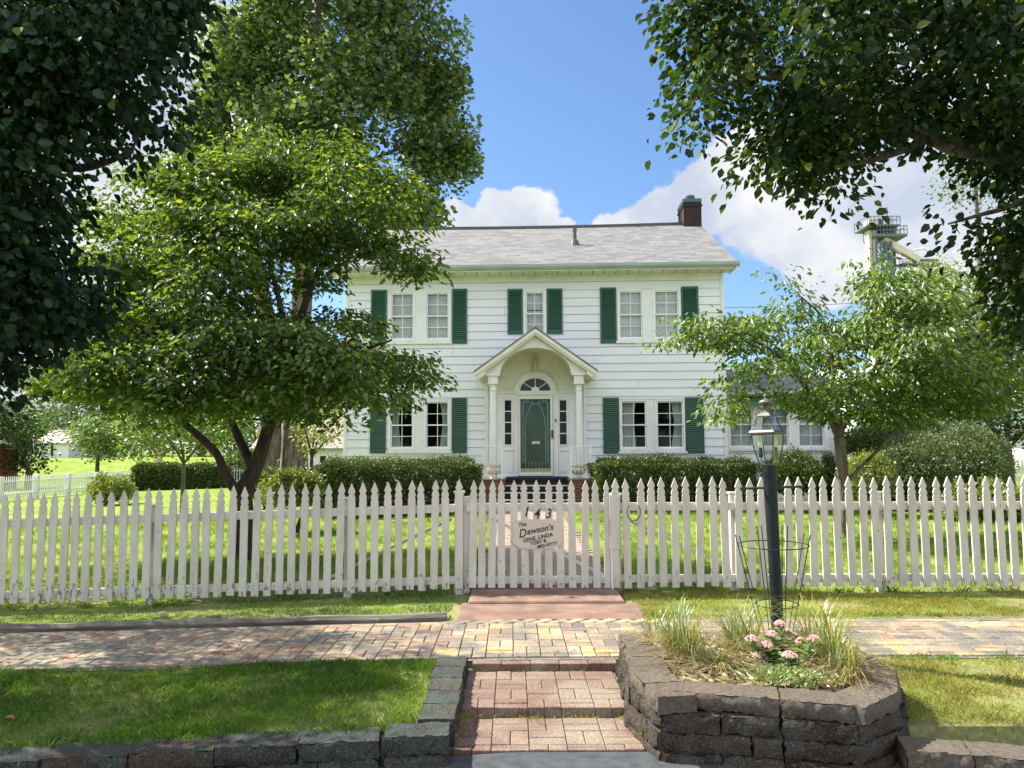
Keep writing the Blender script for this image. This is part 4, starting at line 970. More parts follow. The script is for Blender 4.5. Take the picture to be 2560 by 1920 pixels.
for S_ in (S0, S1):
    mb = MB(); n_ = 4; hh_ = (S_[3] - S_[2]) / n_
    for k in range(1, n_): mb.box(S_[0], S_[1], yS + .01, yS + .035, S_[2] + k * hh_ - .012, S_[2] + k * hh_ + .012)
    for q in (S_[0], S_[1] - .012): mb.box(q, q + .012, yS + .008, yS + .037, S_[2], S_[3])
    sd_l = mb.build('sidelight', M['bright'], house)
    mb = MB(); mb.add([(S_[0], yS + .04, S_[2]), (S_[1], yS + .04, S_[2]), (S_[1], yS + .04, S_[3]), (S_[0], yS + .04, S_[3])], [(0, 1, 2, 3)]); mb.build('glass_pane', M['glass'], sd_l, recalc=False)
mb = MB(); mb.box(DO[0], DO[1], .5, .55, PF, DO[3] + .7); mb.build('hall_wall', M['dark'], house)
# fanlight
fz = DO[3]; fr0 = fanR; gR = (Z2(922, 0)[0] - Z2(652, 0)[0]) / 2; fu = (gx0 + gx1) / 2; gz0 = Z2(790, 712)[1]; gtop = Z2(790, 600)[1] - gz0
mb = MB(); tt = np.linspace(math.pi, 0, 29)
ftop = Z2(790, 543)[1] - fz
for t0, t1 in zip(tt[:-1], tt[1:]):
    def E(t_, rx, rz_, zb): return (fu + rx * math.cos(t_), zb + rz_ * math.sin(t_))
    for (r0, h0, z0_, r1, h1, z1_, yy) in ((gR, gtop, gz0, fr0 - .06, ftop - .06, fz + .0, yS - .03), (fr0 - .06, ftop - .06, fz, fr0, ftop, fz, yS - .055)):
        a, b_, c_, d_ = E(t0, r0, h0, z0_), E(t1, r0, h0, z0_), E(t1, r1, h1, z1_), E(t0, r1, h1, z1_)
        mb.add([(a[0], yy, a[1]), (b_[0], yy, b_[1]), (c_[0], yy, c_[1]), (d_[0], yy, d_[1]), (a[0], yy + .05, a[1]), (b_[0], yy + .05, b_[1]), (c_[0], yy + .05, c_[1]), (d_[0], yy + .05, d_[1])], [(0, 1, 2, 3), (0, 1, 5, 4), (3, 2, 6, 7)])
mb.box(fu - fr0, fu + fr0, yS - .035, yS + .01, dz + .03, gz0 - .002)
fn = mb.build('fanlight', M['trim'], house)
mb = MB(); mb.add([(fu, yS + .0, gz0)] + [(fu + gR * 1.05 * math.cos(q), yS + .0, gz0 + gtop * 1.05 * math.sin(q)) for q in tt], [(0, i, i + 1) for i in range(1, len(tt))]); mb.build('glass_pane', M['glass'], fn, recalc=False)
mb = MB(); mb.add([(fu, yS + .02, gz0)] + [(fu + gR * 1.08 * math.cos(q), yS + .02, gz0 + gtop * 1.08 * math.sin(q)) for q in tt], [(0, i, i + 1) for i in range(1, len(tt))]); mb.build('dark_lining', M['dark'], fn, recalc=False)
mb = MB()
for q in (R(40), R(90), R(140)): mb.bar((fu + .08 * math.cos(q), yS - .012, gz0 + .08 * math.sin(q)), (fu + gR * math.cos(q), yS - .012, gz0 + gtop * math.sin(q)), .018, .016)
mb.add([(fu, yS - .02, gz0)] + [(fu + .11 * math.cos(q), yS - .02, gz0 + .11 * math.sin(q)) for q in tt], [(0, i, i + 1) for i in range(1, len(tt))]); mb.build('fan_muntins', M['bright'], fn, recalc=False)
# front door with storm door
G = rc(Z2, 655, 785, 922, 1445)
mb = MB(); dth = .035
for q in ((gx0 + .01, G[0], PF + .02, dz - .005), (G[1], gx1 - .01, PF + .02, dz - .005), (G[0], G[1], G[3], dz - .005), (G[0], G[1], PF + .02, G[2])): mb.box(q[0], q[1], yS - .005, yS + dth, q[2], q[3])
stm = mb.build('storm_door', M['bright'], house, bevel=.003)
mb = MB(); mb.add([(G[0], yS + .02, G[2]), (G[1], yS + .02, G[2]), (G[1], yS + .02, G[3]), (G[0], yS + .02, G[3])], [(0, 1, 2, 3)]); mb.build('glass_pane', M['glass'], stm, recalc=False)
mb = MB()
def spiral(cx, cz, r0, turns, flip=1, a0=0.0):
    n_ = 22; return [(cx + flip * r0 * (1 - .75 * i / n_) * math.cos(a0 + turns * 6.283 * i / n_), yS + .005, cz + r0 * (1 - .75 * i / n_) * math.sin(a0 + turns * 6.283 * i / n_)) for i in range(n_ + 1)]
gw = G[1] - G[0]; gc = (G[0] + G[1]) / 2; gh = G[3] - G[2]
oval = [(gc + gw * .33 * math.cos(q), yS + .005, G[2] + gh * .60 + gh * .34 * math.sin(q)) for q in np.linspace(0, math.pi, 30)]
oval = [(gc + gw * .33, yS + .005, G[2] + .22)] + oval + [(gc - gw * .33, yS + .005, G[2] + .22)]
mb.tube(oval, .006, n=5)
for s_ in (-1, 1):
    zz = G[2] + .30; kf = 1
    while zz < G[3] - .10:
        mb.tube(spiral(gc + s_ * gw * .42, zz, .042, 1.3, s_ * kf, 1.0), .0045, n=4); mb.tube(spiral(gc + s_ * gw * .40, zz + .06, .03, 1.2, -s_ * kf, 2.4), .004, n=4); zz += .115; kf = -kf
    for kx in (.12, .25, .36):
        mb.tube(spiral(gc + s_ * gw * kx, G[3] - .055 - .03 * (kx < .2), .04, 1.3, s_, 3.6), .0045, n=4)
for i in range(9): 
    x_ = G[0] + gw * (i + .5) / 9; mb.tube([(x_, yS + .005, G[2] + .10), (x_, yS + .005, G[2] + .24)], .004, n=4); mb.tube(spiral(x_, G[2] + .25, .02, 1.1), .004, n=4)
mb.build('scroll_grille', mat('grille_paint', (.36, .48, .40), rough=.5), stm)
mb = MB(); mb.box(G[0], G[1], yS + .024, yS + .03, G[2], G[2] + .10); mb.build('kick_plate', mat('brass_plate', (.72, .62, .28), (.55, .45, .2), scale=20, rough=.4, metal=.5), stm)
mb = MB(); q = rc(Z2, 932, 1065, 945, 1140); mb.box(q[0], q[1], yS - .05, yS - .006, q[2], q[3]); mb.build('door_handle', M['black'], stm, bevel=.004)
mb = MB(); mb.box(gx0 + .03, gx1 - .03, yS + .16, yS + .20, PF + .02, dz); 
for (a, b_, c_, d_) in ((.08, .46, .62, .90), (.54, .92, .62, .90), (.08, .46, .10, .40), (.54, .92, .10, .40)):
    W_ = gx1 - gx0; H_ = dz - PF; mb.box(gx0 + W_ * a, gx0 + W_ * b_, yS + .145, yS + .159, PF + H_ * c_, PF + H_ * d_)
fdr = mb.build('front_door', mat('door_green', (.02, .08, .032), (.014, .058, .025), rough=.4), house, bevel=.006)
mb = MB(); q = rc(Z2, 755, 1165, 830, 1190); mb.box(q[0], q[1], yS + .125, yS + .144, q[2], q[3]); mb.build('mail_slot', M['bright'], fdr, bevel=.003)
mb = MB(); q = rc(Z2, 965, 965, 977, 995); mb.box(q[0], q[1], yS - .05, yS - .036, q[2], q[3]); mb.build('door_bell', M['black'], house)
# porch lamp
lx, lz = Z2(788, 470); mb = MB(); tf = None
mb.lathe((lx, -.16, lz - .20), [(.012, -.02), (.05, .0), (.06, .10), (.075, .22), (.10, .23), (.085, .27), (.045, .31), (.06, .34), (.03, .38), (.01, .44)], n=10); mb.box(lx - .03, lx + .03, -.13, -.03, lz - .02, lz + .03)
mb.build('porch_light', mat('lamp_cream', (.62, .54, .38), (.45, .38, .25), rough=.4), house, smooth=False)
# porch floor, steps, piers
pw0, pw1 = Z2(300, 1500, PV - .1)[0], Z2(1310, 1500, PV - .1)[0]
mb = MB(); mb.box(pw0, pw1, PV - .12, -.07, GB - .3, PF - .055); porch = mb.build('porch_base', M['redbrick'], house)
mb = MB(); mb.box(pw0 - .02, pw1 + .02, PV - .15, -.065, PF - .053, PF - .006); mb.build('porch_floor', M['trim'], house)
mb = MB(); sx0, sx1 = Z2(515, 1500, PV)[0], Z2(1090, 1500, PV)[0]; mb.box(sx0, sx1, PV - .17, -.1, PF - .004, PF + .008); mb.box(sx0, sx1, PV - .175, PV - .152, PF - .09, PF + .007); mb.build('door_mat', mat('mat_navy', (.012, .014, .03), rough=.95), house)
mb = MB(); nst = 4; rise = (PF - GB) / (nst + 1)
for k in range(nst):
    zt_ = PF - rise * (k + 1); y1_ = PV - .155 - .30 * k; mb.box(sx0, sx1, y1_ - .30, y1_, GB - .2, zt_ - .03)
stp = mb.build('porch_steps', mat('step_black', (.03, .03, .035), (.015, .015, .018), rough=.8), house)
mb = MB()
for k in range(nst):
    zt_ = PF - rise * (k + 1); y1_ = PV - .155 - .30 * k; mb.box(sx0, sx1, y1_ - .325, y1_ - .27, zt_ - .028, zt_)
mb.build('step_nosing', M['bright'], stp)
for xa, xb in ((295, 512), (1087, 1315)):
    a, b_ = Z2(xa, 1510, PV - .6)[0], Z2(xb, 1510, PV - .6)[0]; mb = MB(); mb.box(a, b_, PV - .85, PV - .155, GB - .2, PF - .03); pr_ = mb.build('brick_pier', M['redbrick'], house)
    mb = MB(); mb.box(a - .02, b_ + .02, PV - .87, PV - .156, PF - .03, PF + .0); mb.build('pier_cap', M['pink_conc'], pr_, bevel=.004)
# railings beside the door landing
for xa, xb, ya in ((314, 487, 0), (1108, 1288, 0)):
    yv = PV - .78; a, zt_ = Z2(xa, 1210, yv); b_, zb_ = Z2(xb, 1485, yv); mb = MB(); pz = PF + .0
    for x_ in (a, b_): mb.box(x_ - .017, x_ + .017, yv - .017, yv + .017, pz, zt_ + .02)
    mb.bar((a, yv, zt_), (b_, yv, zt_), .04, .02)
    mb.bar((a, yv, pz + .08), (b_, yv, pz + .08), .025, .02)
    so_ = a if xa < 700 else b_
    mb.box(so_ - .014, so_ + .014, PV - .10, PV - .072, pz, zt_ + .01)
    mb.bar((so_, yv, zt_), (so_, PV - .09, zt_), .03, .02); mb.bar((so_, yv, pz + .08), (so_, PV - .09, pz + .08), .02)
    for k in range(1, 5): x_ = a + (b_ - a) * k / 5; mb.bar((x_, yv, pz + .08), (x_, yv, zt_), .011)
    for k in range(1, 5): y_ = yv + (PV - .09 - yv) * k / 5; mb.bar((so_, y_, pz + .08), (so_, y_, zt_), .011)
    mb.build('porch_railing', M['bright'], house)
def hw(u, v, z): q = H0 + uD * u + nD * v; return np.array([q[0], q[1], z])
M['urn'] = mat('urn_stone', (.72, .70, .64), (.42, .39, .33), scale=16, rough=.85, b=.6, bscale=50, lo=.3, hi=.55)
for (xa, xb, side) in ((345, 487, 'left'), (1098, 1245, 'right')):
    yv = PV - .45; a, zt_ = Z2(xa, 1375, yv); b_, _ = Z2(xb, 1375, yv); c = hw((a + b_) / 2, yv, PF + .001); rr = (b_ - a) / 2; H_ = zt_ - PF
    u_ = empty('urn', c, label=f'weathered white stone urn behind the {side} porch railing', cat='urn', group='urns on the porch piers')
    mb = MB(); prof = [(.55, 0), (.55, .08), (.42, .12), (.34, .20), (.50, .30), (.82, .48), (.90, .66), (.80, .78), (.86, .84), (1.0, .90), (1.0, 1.0), (.90, 1.0), (.84, .9)]
    mb.lathe((c[0], c[1], c[2]), [(r_ * rr, z_ * H_) for r_, z_ in prof], n=24); mb.build('bowl', M['urn'], u_, c)
    mb = MB()
    for k in range(16):
        q = k / 16 * 6.283; mb.tube([(c[0] + rr * f_ * math.cos(q), c[1] + rr * f_ * math.sin(q), c[2] + z_ * H_) for f_, z_ in ((.52, .31), (.82, .46), (.93, .60), (.86, .74))], [.012, .022, .024, .014], n=5)
    mb.build('gadrooning', M['urn'], u_, c)
    mb = MB(); mb.lathe((c[0], c[1], c[2] + H_ * .93), [(rr * .82, 0), (rr * .82, .004)], n=20); mb.build('soil', M['soil'], u_, c)

# ------------------------------------------------------------------ wing on the right
wy = .55; wu0 = WR + .001; wu1 = loc(2088, 1100, wy)[0]; wz = loc(1950, 985, wy)[1]
def Z6(x, y, v=0.0): return loc(1760 + x / 2.765, 960 + y / 2.765, wy)
ww = [rc(Z6, 168, 165, 345, 445), rc(Z6, 395, 165, 590, 445), rc(Z6, 645, 165, 835, 443)]
for k, w_ in enumerate(ww): ww[k] = (w_[0], w_[1], ww[0][2], ww[0][3])
wt = (ww[0][0] - .06, ww[2][1] + .1, ww[0][2] - .02, ww[0][3] + .04)
siding('wing_wall', wu0, wu1, GB, wz, [(wt[0] + .02, wt[1] - .02, wt[2] + .02, wt[3] - .02)], .2, house, M['siding'], y=wy)
mb = MB(); mb.box(wu1 - .1, wu1, wy + .02, 6, GB - .2, wz); mb.box(wu0, wu1, 5.9, 6, GB - .2, wz); mb.box(wu0, wu1 - .1, wy + .1, 5.9, GB - .2, GB); mb.build('wing_side', M['rearwall'], house)
mb = MB(); mb.box(wu1 - .07, wu1 + .02, wy - .03, wy + .08, GB, wz); mb.build('corner_board', M['trim'], house)
mb = MB(); edges = [wt[0], ww[0][0], ww[0][1], ww[1][0], ww[1][1], ww[2][0], ww[2][1], wt[1]]
for k in range(0, 8, 2): mb.box(edges[k], edges[k + 1] - .001, wy - .04, wy + .08, wt[2], wt[3] - .001)
mb.box(wt[0], wt[1], wy - .045, wy + .02, wt[3], wt[3] + .04); mb.box(wt[0] - .02, wt[1] + .02, wy - .07, wy + .02, wt[2] - .05, wt[2] - .001); mb.build('window_trim', M['trim'], house)
for w_ in ww: window(house, w_[0], w_[1], wt[2] + .001, wt[3] - .002, 'full', y=wy - .01, mid=.58)
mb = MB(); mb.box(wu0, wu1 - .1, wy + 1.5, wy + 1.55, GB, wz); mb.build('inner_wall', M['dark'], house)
mb = MB(); mb.prism([(wy - .35, wz + .02), (wy - .35, wz + .08), (3.2, wz + .95), (6.3, wz + .08), (6.3, wz + .02)], 'x', wu0, wu1 + .3); mb.build('wing_roof', M['shingle'], house)
mb = MB(); mb.box(wu0, wu1 + .3, wy - .42, wy - .352, wz - .03, wz + .075); mb.build('gutter', M['gutter'], house)
mb = MB(); a0 = wt[0] + .3; mb.prism([(wy - .02, wt[3] + .28), (wy - .34, wt[3] + .10), (wy - .34, wt[3] + .01), (wy - .31, wt[3] + .01), (wy - .31, wt[3] + .08), (wy - .02, wt[3] + .25)], 'x', a0, wt[1]); mb.build('awning', mat('awning_green', (.05, .16, .13), rough=.5), house)
# ------------------------------------------------------------------ plants
def edge_dist(px, py, poly):
    poly = np.asarray(poly, float); d = np.full(len(px), 1e9); P = np.stack([px, py], 1)
    for i in range(len(poly)):
        a = poly[i]; b = poly[(i + 1) % len(poly)]; ab = b - a; t_ = np.clip(((P - a) @ ab) / (ab @ ab + 1e-9), 0, 1)
        d = np.minimum(d, np.linalg.norm(P - a - t_[:, None] * ab, axis=1))
    return d
def sample_crown(poly, Y, depth, n, gap=.0, gscale=.9, seed=0.0, dmax=None, inset=0, zs=1.0):
    """leaf-cluster centres filling a crown whose side view is poly; the crown is as deep as it is wide"""
    poly = np.asarray(poly, float); lo, hi = poly.min(0), poly.max(0); out_ = []
    px = rng.uniform(lo[0], hi[0], n * 8); py = rng.uniform(lo[1], hi[1], n * 8); k = in_poly(px, py, poly); px, py = px[k], py[k]
    d = edge_dist(px, py, poly) - inset; k = d > 0; px, py, d = px[k], py[k], d[k]; dm = dmax or d.max(); f = np.sqrt(np.clip(d / dm, 0, 1))
    u = rng.uniform(-1, 1, len(px)); u = np.sign(u) * np.abs(u) ** .7; yy = Y + depth * f * u
    for a, b, c in zip(px, py, yy):
        q = at(a, b, c)
        if gap and mnoise.noise(Vector((q[0] * gscale, q[1] * gscale, q[2] * gscale * zs)) + Vector((seed, 0, 0))) < gap - .5 + .25 * random.random() - .12: continue
        out_.append(q)
        if len(out_) >= n: break
    return np.array(out_)
def spray(C, per, rad, zr, L, droop=.5, up=.7, outward=None, jitter=.5, rng_=rng):
    """leaves round each cluster centre; returns position, direction, normal, length"""
    n = len(C); k = per; c = np.repeat(C, k, 0); off = np.clip(rng_.normal(0, 1, (n * k, 3)), -1.7, 1.7) * np.array([rad, rad, zr])
    a = np.repeat(rng_.random((n, 1)) * 6.283, k, 0)
    P = c + off; D = off.copy(); D[:, 2] = 0; D = unit(D) + rng_.normal(0, .35, D.shape)
    D[:, 2] -= droop * (0.4 + rng_.random(n * k)); Nn = np.zeros_like(D); Nn[:, 2] = up; Nn += rng_.normal(0, jitter, D.shape)
    Ln = L * (.5 + .8 * rng_.random(n * k)); return P, D, Nn, Ln
def skeleton(name, limbs, C, parent, org, m, twig=.012, steps=3, n=6):
    """limbs: [(points, radii)]; every cluster is joined by a twig to the nearest wood"""
    mb = MB(); nodes = []; rad = []
    for pts, rr in limbs:
        pts = [np.array(q, float) for q in pts]; fine = []; fr_ = []
        for i in range(len(pts) - 1):
            p0 = pts[max(i - 1, 0)]; p1 = pts[i]; p2 = pts[i + 1]; p3 = pts[min(i + 2, len(pts) - 1)]
            for s in range(5):
                t_ = s / 5; fine.append(.5 * ((2 * p1) + (-p0 + p2) * t_ + (2 * p0 - 5 * p1 + 4 * p2 - p3) * t_ ** 2 + (-p0 + 3 * p1 - 3 * p2 + p3) * t_ ** 3)); fr_.append(rr[i] * (1 - t_) + rr[i + 1] * t_)
        fine.append(pts[-1]); fr_.append(rr[-1]); mb.tube(fine, fr_, n=max(n, 8) if rr[0] > .05 else n)
        nodes += fine; rad += fr_
    nodes = np.array(nodes); rad = np.array(rad)
    if len(C):
        lowest = nodes[:, 2].min(); ok = nodes[:, 2] > lowest + (C[:, 2].min() - lowest) * .55
        nodes = nodes[ok] if ok.any() else nodes; rad = rad[ok] if ok.any() else rad
        d0 = np.array([np.linalg.norm(nodes - c, axis=1).min() for c in C]); tip = 0
        for i in np.argsort(d0):
            c = C[i]; dist = np.linalg.norm(nodes - c, axis=1); j_ = int(np.argmin(dist)); a = nodes[j_]; dd = dist[j_]
            r0 = min(rad[j_] * .7, .006 + twig * min(dd, 2)); mid = (a + c) / 2 + rng.normal(0, .07 * dd, 3) + np.array([0, 0, .06 * dd])
            mb.tube([a, mid, c], [r0, r0 * .75, r0 * .35], n=4 if dd < 1 else 5, cap=False)
            nodes = np.vstack([nodes, mid, c]); rad = np.append(rad, [r0 * .75, r0 * .4])
    return mb.build(name, m, parent, org, smooth=True, recalc=False)
def tree(name, org, limbs, C, leafm, barkm, per, rad, zr, L, label, cat='tree', near=True, wid=.6, droop=.5, jitter=.5, twig=.012, group=None, extra=None):
    e = empty(name, org, label=label, cat=cat, group=group)
    skeleton('trunk', limbs, C, e, org, barkm, twig)
    P, D, Nn, Ln = spray(C, per, rad, zr, L, droop, jitter=jitter)
    if extra is not None: P, D, Nn, Ln = [np.concatenate(q) for q in zip((P, D, Nn, Ln), extra)]
    leaf_mesh('crown', P, D, Nn, Ln, leafm, e, org, wid=wid, near=near)
    return e
def gz(x, y): return float(hz(x, y))

M['lf_dog'] = leafmat('dogwood_leaf', (.03, .078, .011), (.17, .27, .04), .5, .05, yellow=(.30, .30, .06))
M['lf_dog2'] = leafmat('dogwood_leaf_bright', (.045, .105, .018), (.16, .25, .045), .48, .05, yellow=(.36, .38, .10))
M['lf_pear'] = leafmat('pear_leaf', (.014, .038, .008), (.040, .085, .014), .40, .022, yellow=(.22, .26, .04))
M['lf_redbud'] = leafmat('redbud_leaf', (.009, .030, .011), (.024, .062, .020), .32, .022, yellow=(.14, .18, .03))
M['lf_cotton'] = leafmat('cottonwood_leaf', (.022, .058, .014), (.18, .27, .07), .42, .06, yellow=(.22, .25, .08))
M['lf_far'] = leafmat('far_leaf', (.05, .10, .03), (.12, .19, .06), .35, .05, yellow=(.22, .25, .09), sc=.3)
M['lf_box'] = leafmat('hedge_leaf', (.016, .040, .009), (.11, .16, .028), .30, .04, yellow=(.30, .24, .07))
M['lf_priv'] = leafmat('privet_leaf', (.05, .09, .03), (.15, .20, .07), .35, .05, yellow=(.32, .32, .14))
M['lf_gold'] = leafmat('gold_shrub_leaf', (.10, .16, .02), (.24, .28, .05), .4, .06, yellow=(.36, .36, .10))

# --- dogwood in the left yard
Yd = 11.9
poly = [(90, 1010), (60, 930), (130, 860), (130, 790), (180, 700), (240, 600), (235, 520), (330, 430), (420, 395), (520, 370), (600, 340), (700, 350), (730, 400), (800, 360), (880, 350), (930, 400), (1010, 450), (1060, 520), (1040, 600), (1070, 660), (1075, 715), (1010, 690), (940, 640), (870, 620), (835, 690), (870, 760), (950, 805), (1000, 845), (1040, 880), (1075, 950), (1050, 985), (1000, 950), (985, 1030), (920, 1010), (860, 1060), (800, 1000), (740, 1060), (660, 1010), (600, 1065), (520, 1020), (470, 1075), (380, 1010), (300, 1060), (250, 990)]
C = sample_crown(poly, Yd, 2.0, 800, gap=.44, gscale=1.0, seed=3, inset=10, zs=2.4)
front = [(430, 850), (560, 800), (700, 800), (820, 830), (900, 900), (860, 1020), (700, 1060), (560, 1050), (440, 1060), (330, 1000), (200, 990), (190, 930), (300, 880)]
Cf = sample_crown(front, 10.1, .35, 130, gap=.25, gscale=2, seed=8, inset=4)
ex = np.array([at(a, b, c) for a, b, c in ((940, 470, Yd), (985, 455, Yd), (1020, 480, Yd), (1055, 510, Yd), (1000, 520, Yd - .3), (1045, 560, Yd), (960, 560, Yd - .4), (1010, 600, Yd), (1050, 640, Yd), (880, 365, Yd), (835, 350, Yd), (800, 372, Yd), (900, 420, Yd), (640, 330, Yd), (700, 345, Yd), (560, 350, Yd), (480, 385, Yd), (1075, 960, Yd), (1040, 900, Yd), (1000, 985, Yd - 1), (940, 1020, Yd - 1), (860, 1055, Yd - 1.5), (330, 1050, Yd - 1), (420, 1062, Yd - 1.4))])
C = np.vstack([C, Cf, ex])
bx = at(608, 1300, Yd)[0]; g0 = gz(bx, Yd); A_ = lambda px, py, Y_=Yd: at(px, py, Y_)
fork = A_(608, 1232)
limbs = [([(bx, Yd, g0 - .1), (bx, Yd, g0 + .12), (A_(612, 1262)[0], Yd, A_(612, 1262)[2]), fork], [.19, .15, .125, .13]),
         ([fork, A_(590, 1225, Yd - .1), A_(562, 1183, Yd - .2), A_(542, 1135, Yd - .3), A_(500, 1093, Yd - .4), A_(440, 1040, Yd - .6), A_(360, 960, Yd - .8), A_(290, 870, Yd - 1)], [.09, .085, .07, .062, .055, .045, .035, .02]),
         ([fork, A_(620, 1205), A_(645, 1150, Yd + .1), A_(668, 1080, Yd + .1), A_(690, 1010), A_(720, 900), A_(787, 695, Yd - .1), A_(846, 629, Yd - .2), A_(890, 532, Yd - .2), A_(940, 470, Yd - .2)], [.15, .135, .115, .10, .09, .075, .05, .04, .03, .015]),
         ([A_(632, 1180), A_(618, 1140, Yd + .2), A_(590, 1080, Yd + .3), A_(560, 1000, Yd + .5), A_(540, 880, Yd + .6), A_(560, 700, Yd + .7), A_(600, 520, Yd + .6)], [.08, .075, .065, .055, .045, .035, .02]),
         ([A_(690, 1010), A_(800, 940, Yd + .4), A_(900, 880, Yd + .5), A_(980, 850, Yd + .5)], [.05, .04, .03, .015]),
         ([A_(540, 880, Yd + .6), A_(440, 760, Yd + 1), A_(380, 640, Yd + 1.1), A_(360, 520, Yd + 1)], [.04, .035, .025, .015]),
         ([A_(668, 1080), A_(640, 960, Yd - 1), A_(560, 900, Yd - 1.7), A_(480, 930, Yd - 2.1)], [.05, .04, .03, .015]),
         ([A_(720, 900), A_(700, 760, Yd - .5), A_(660, 600, Yd - .4), A_(650, 450, Yd - .2)], [.045, .04, .03, .015])]
tree('dogwood_tree', (bx, Yd, g0), limbs, C, M['lf_dog'], M['barkdk'], 66, .22, .075, .105, 'spreading green dogwood with several dark stems left of the house', wid=.56, droop=.55, jitter=.32, group=None)

# --- dogwood in the right yard
Yr = 13.3
poly = [(1650, 865), (1700, 805), (1740, 780), (1850, 795), (1940, 690), (1960, 740), (2030, 770), (2110, 800), (2140, 700), (2160, 690), (2170, 640), (2260, 690), (2340, 650), (2420, 720), (2480, 830), (2560, 880), (2570, 960), (2500, 1010), (2440, 1050), (2340, 1020), (2240, 1090), (2160, 1040), (2100, 1070), (2010, 1030), (1940, 1010), (1880, 990), (1850, 1040), (1790, 1060), (1800, 960), (1830, 890), (1760, 870)]
C = sample_crown(poly, Yr, 2.0, 460, gap=.48, gscale=1.0, seed=11, inset=12, zs=2.4)
ex = np.array([at(a, b, c) for a, b, c in ((1655, 862, Yr), (1700, 845, Yr), (1745, 830, Yr - .1), (1720, 800, Yr), (1775, 790, Yr), (1945, 690, Yr), (1975, 715, Yr), (2000, 745, Yr), (1840, 800, Yr), (2165, 650, Yr + .3), (2160, 690, Yr + .3), (1800, 1050, Yr - 1), (1815, 1010, Yr - 1), (1790, 850, Yr), (2010, 765, Yr))])
C = np.vstack([C, ex]); bx = at(2112, 1340, Yr)[0]; g0 = gz(bx, Yr); B_ = lambda px, py, Y_=Yr: at(px, py, Y_)
f0 = B_(2098, 1092)
limbs = [([(bx, Yr, g0 - .1), (bx, Yr, g0 + .1), B_(2111, 1250), B_(2106, 1170), f0], [.15, .115, .10, .098, .10]),
         ([f0, B_(2085, 1065), B_(2066, 1035, Yr - .1), B_(2020, 975, Yr - .3), B_(1960, 900, Yr - .4), B_(1880, 850, Yr - .3), B_(1760, 820, Yr)], [.075, .065, .055, .045, .035, .025, .012]),
         ([f0, B_(2108, 1060), B_(2140, 1020, Yr + .1), B_(2165, 960, Yr + .2), B_(2230, 920, Yr + .3), B_(2330, 860, Yr + .4), B_(2430, 830, Yr + .4)], [.08, .07, .06, .05, .04, .03, .015]),
         ([f0, B_(2098, 1040), B_(2086, 980), B_(2080, 900), B_(2060, 800, Yr + .3), B_(2000, 740, Yr + .2)], [.05, .045, .04, .035, .022, .012]),
         ([B_(2112, 1210), B_(2160, 1160, Yr - .1), B_(2210, 1110, Yr - .3), B_(2250, 1060, Yr - .5)], [.035, .03, .025, .012]),
         ([B_(2165, 960, Yr + .2), B_(2220, 860), B_(2270, 770), B_(2290, 700)], [.04, .03, .022, .012]),
         ([B_(2140, 1020), B_(2240, 990, Yr - .8), B_(2340, 960, Yr - 1)], [.04, .03, .015])]
tree('dogwood_tree', (bx, Yr, g0), limbs, C, M['lf_dog2'], M['bark'], 44, .24, .07, .115, 'airy light green dogwood standing right of the lamp post', wid=.5, droop=.75, jitter=.35, twig=.010)

# --- big cottonwood behind the left end of the house, two trunks
Yc = 33
poly = [(480, 520), (470, 330), (520, 230), (500, 100), (540, -60), (640, -260), (800, -330), (960, -300), (1080, -160), (1110, -40), (1090, 20), (1150, 90), (1168, 135), (1120, 160), (1165, 195), (1140, 240), (1110, 270), (1150, 275), (1195, 300), (1205, 330), (1170, 360), (1175, 400), (1150, 460), (1130, 480), (1090, 440), (1040, 470), (1100, 540), (1140, 560), (1090, 575), (1000, 560), (900, 520), (760, 540), (600, 560)]
C = sample_crown(poly, Yc, 4.4, 760, gap=.56, gscale=.45, seed=21, inset=12)
bx, bx2 = at(736, 1200, Yc)[0], at(662, 1200, Yc - .6)[0]; g0 = gz(bx, Yc); D_ = lambda px, py, Y_=Yc: at(px, py, Y_)
limbs = [([(bx, Yc, g0 - .2), (bx, Yc, g0 + .4), D_(738, 1060), D_(750, 820), D_(770, 560)], [.78, .60, .52, .46, .38]),
         ([(bx2, Yc - .6, g0 - .2), (bx2 + .05, Yc - .6, g0 + .5), D_(676, 1060, Yc - .6), D_(670, 820, Yc - .6), D_(600, 480, Yc - .6), D_(560, 250), D_(545, 60)], [.75, .54, .46, .38, .28, .18, .10]),
         ([D_(770, 560), D_(790, 350), D_(795, 100), D_(800, -150)], [.22, .18, .13, .08]), ([D_(770, 560), D_(880, 420), D_(905, 300), D_(940, 120), D_(960, -80)], [.20, .16, .13, .10, .05]),
         ([D_(905, 300), D_(1000, 200), D_(1060, 100)], [.10, .07, .04]), ([D_(880, 420), D_(1000, 370, Yc - 1), D_(1100, 320, Yc - 1)], [.10, .07, .04]), ([D_(600, 480), D_(640, 330), D_(660, 150), D_(650, -50)], [.14, .12, .08, .05]),
         ([D_(790, 350), D_(720, 250), D_(700, 100)], [.1, .08, .04]), ([D_(770, 560), D_(1000, 500, Yc - 1), D_(1110, 560, Yc - 1)], [.10, .06, .03])]
tree('cottonwood_tree', (bx, Yc, g0), limbs, C, M['lf_cotton'], M['bark'], 95, .46, .44, .25, 'tall cottonwood towering behind the left end of the house', near=False, wid=.8, droop=.3, jitter=.8, twig=.02)

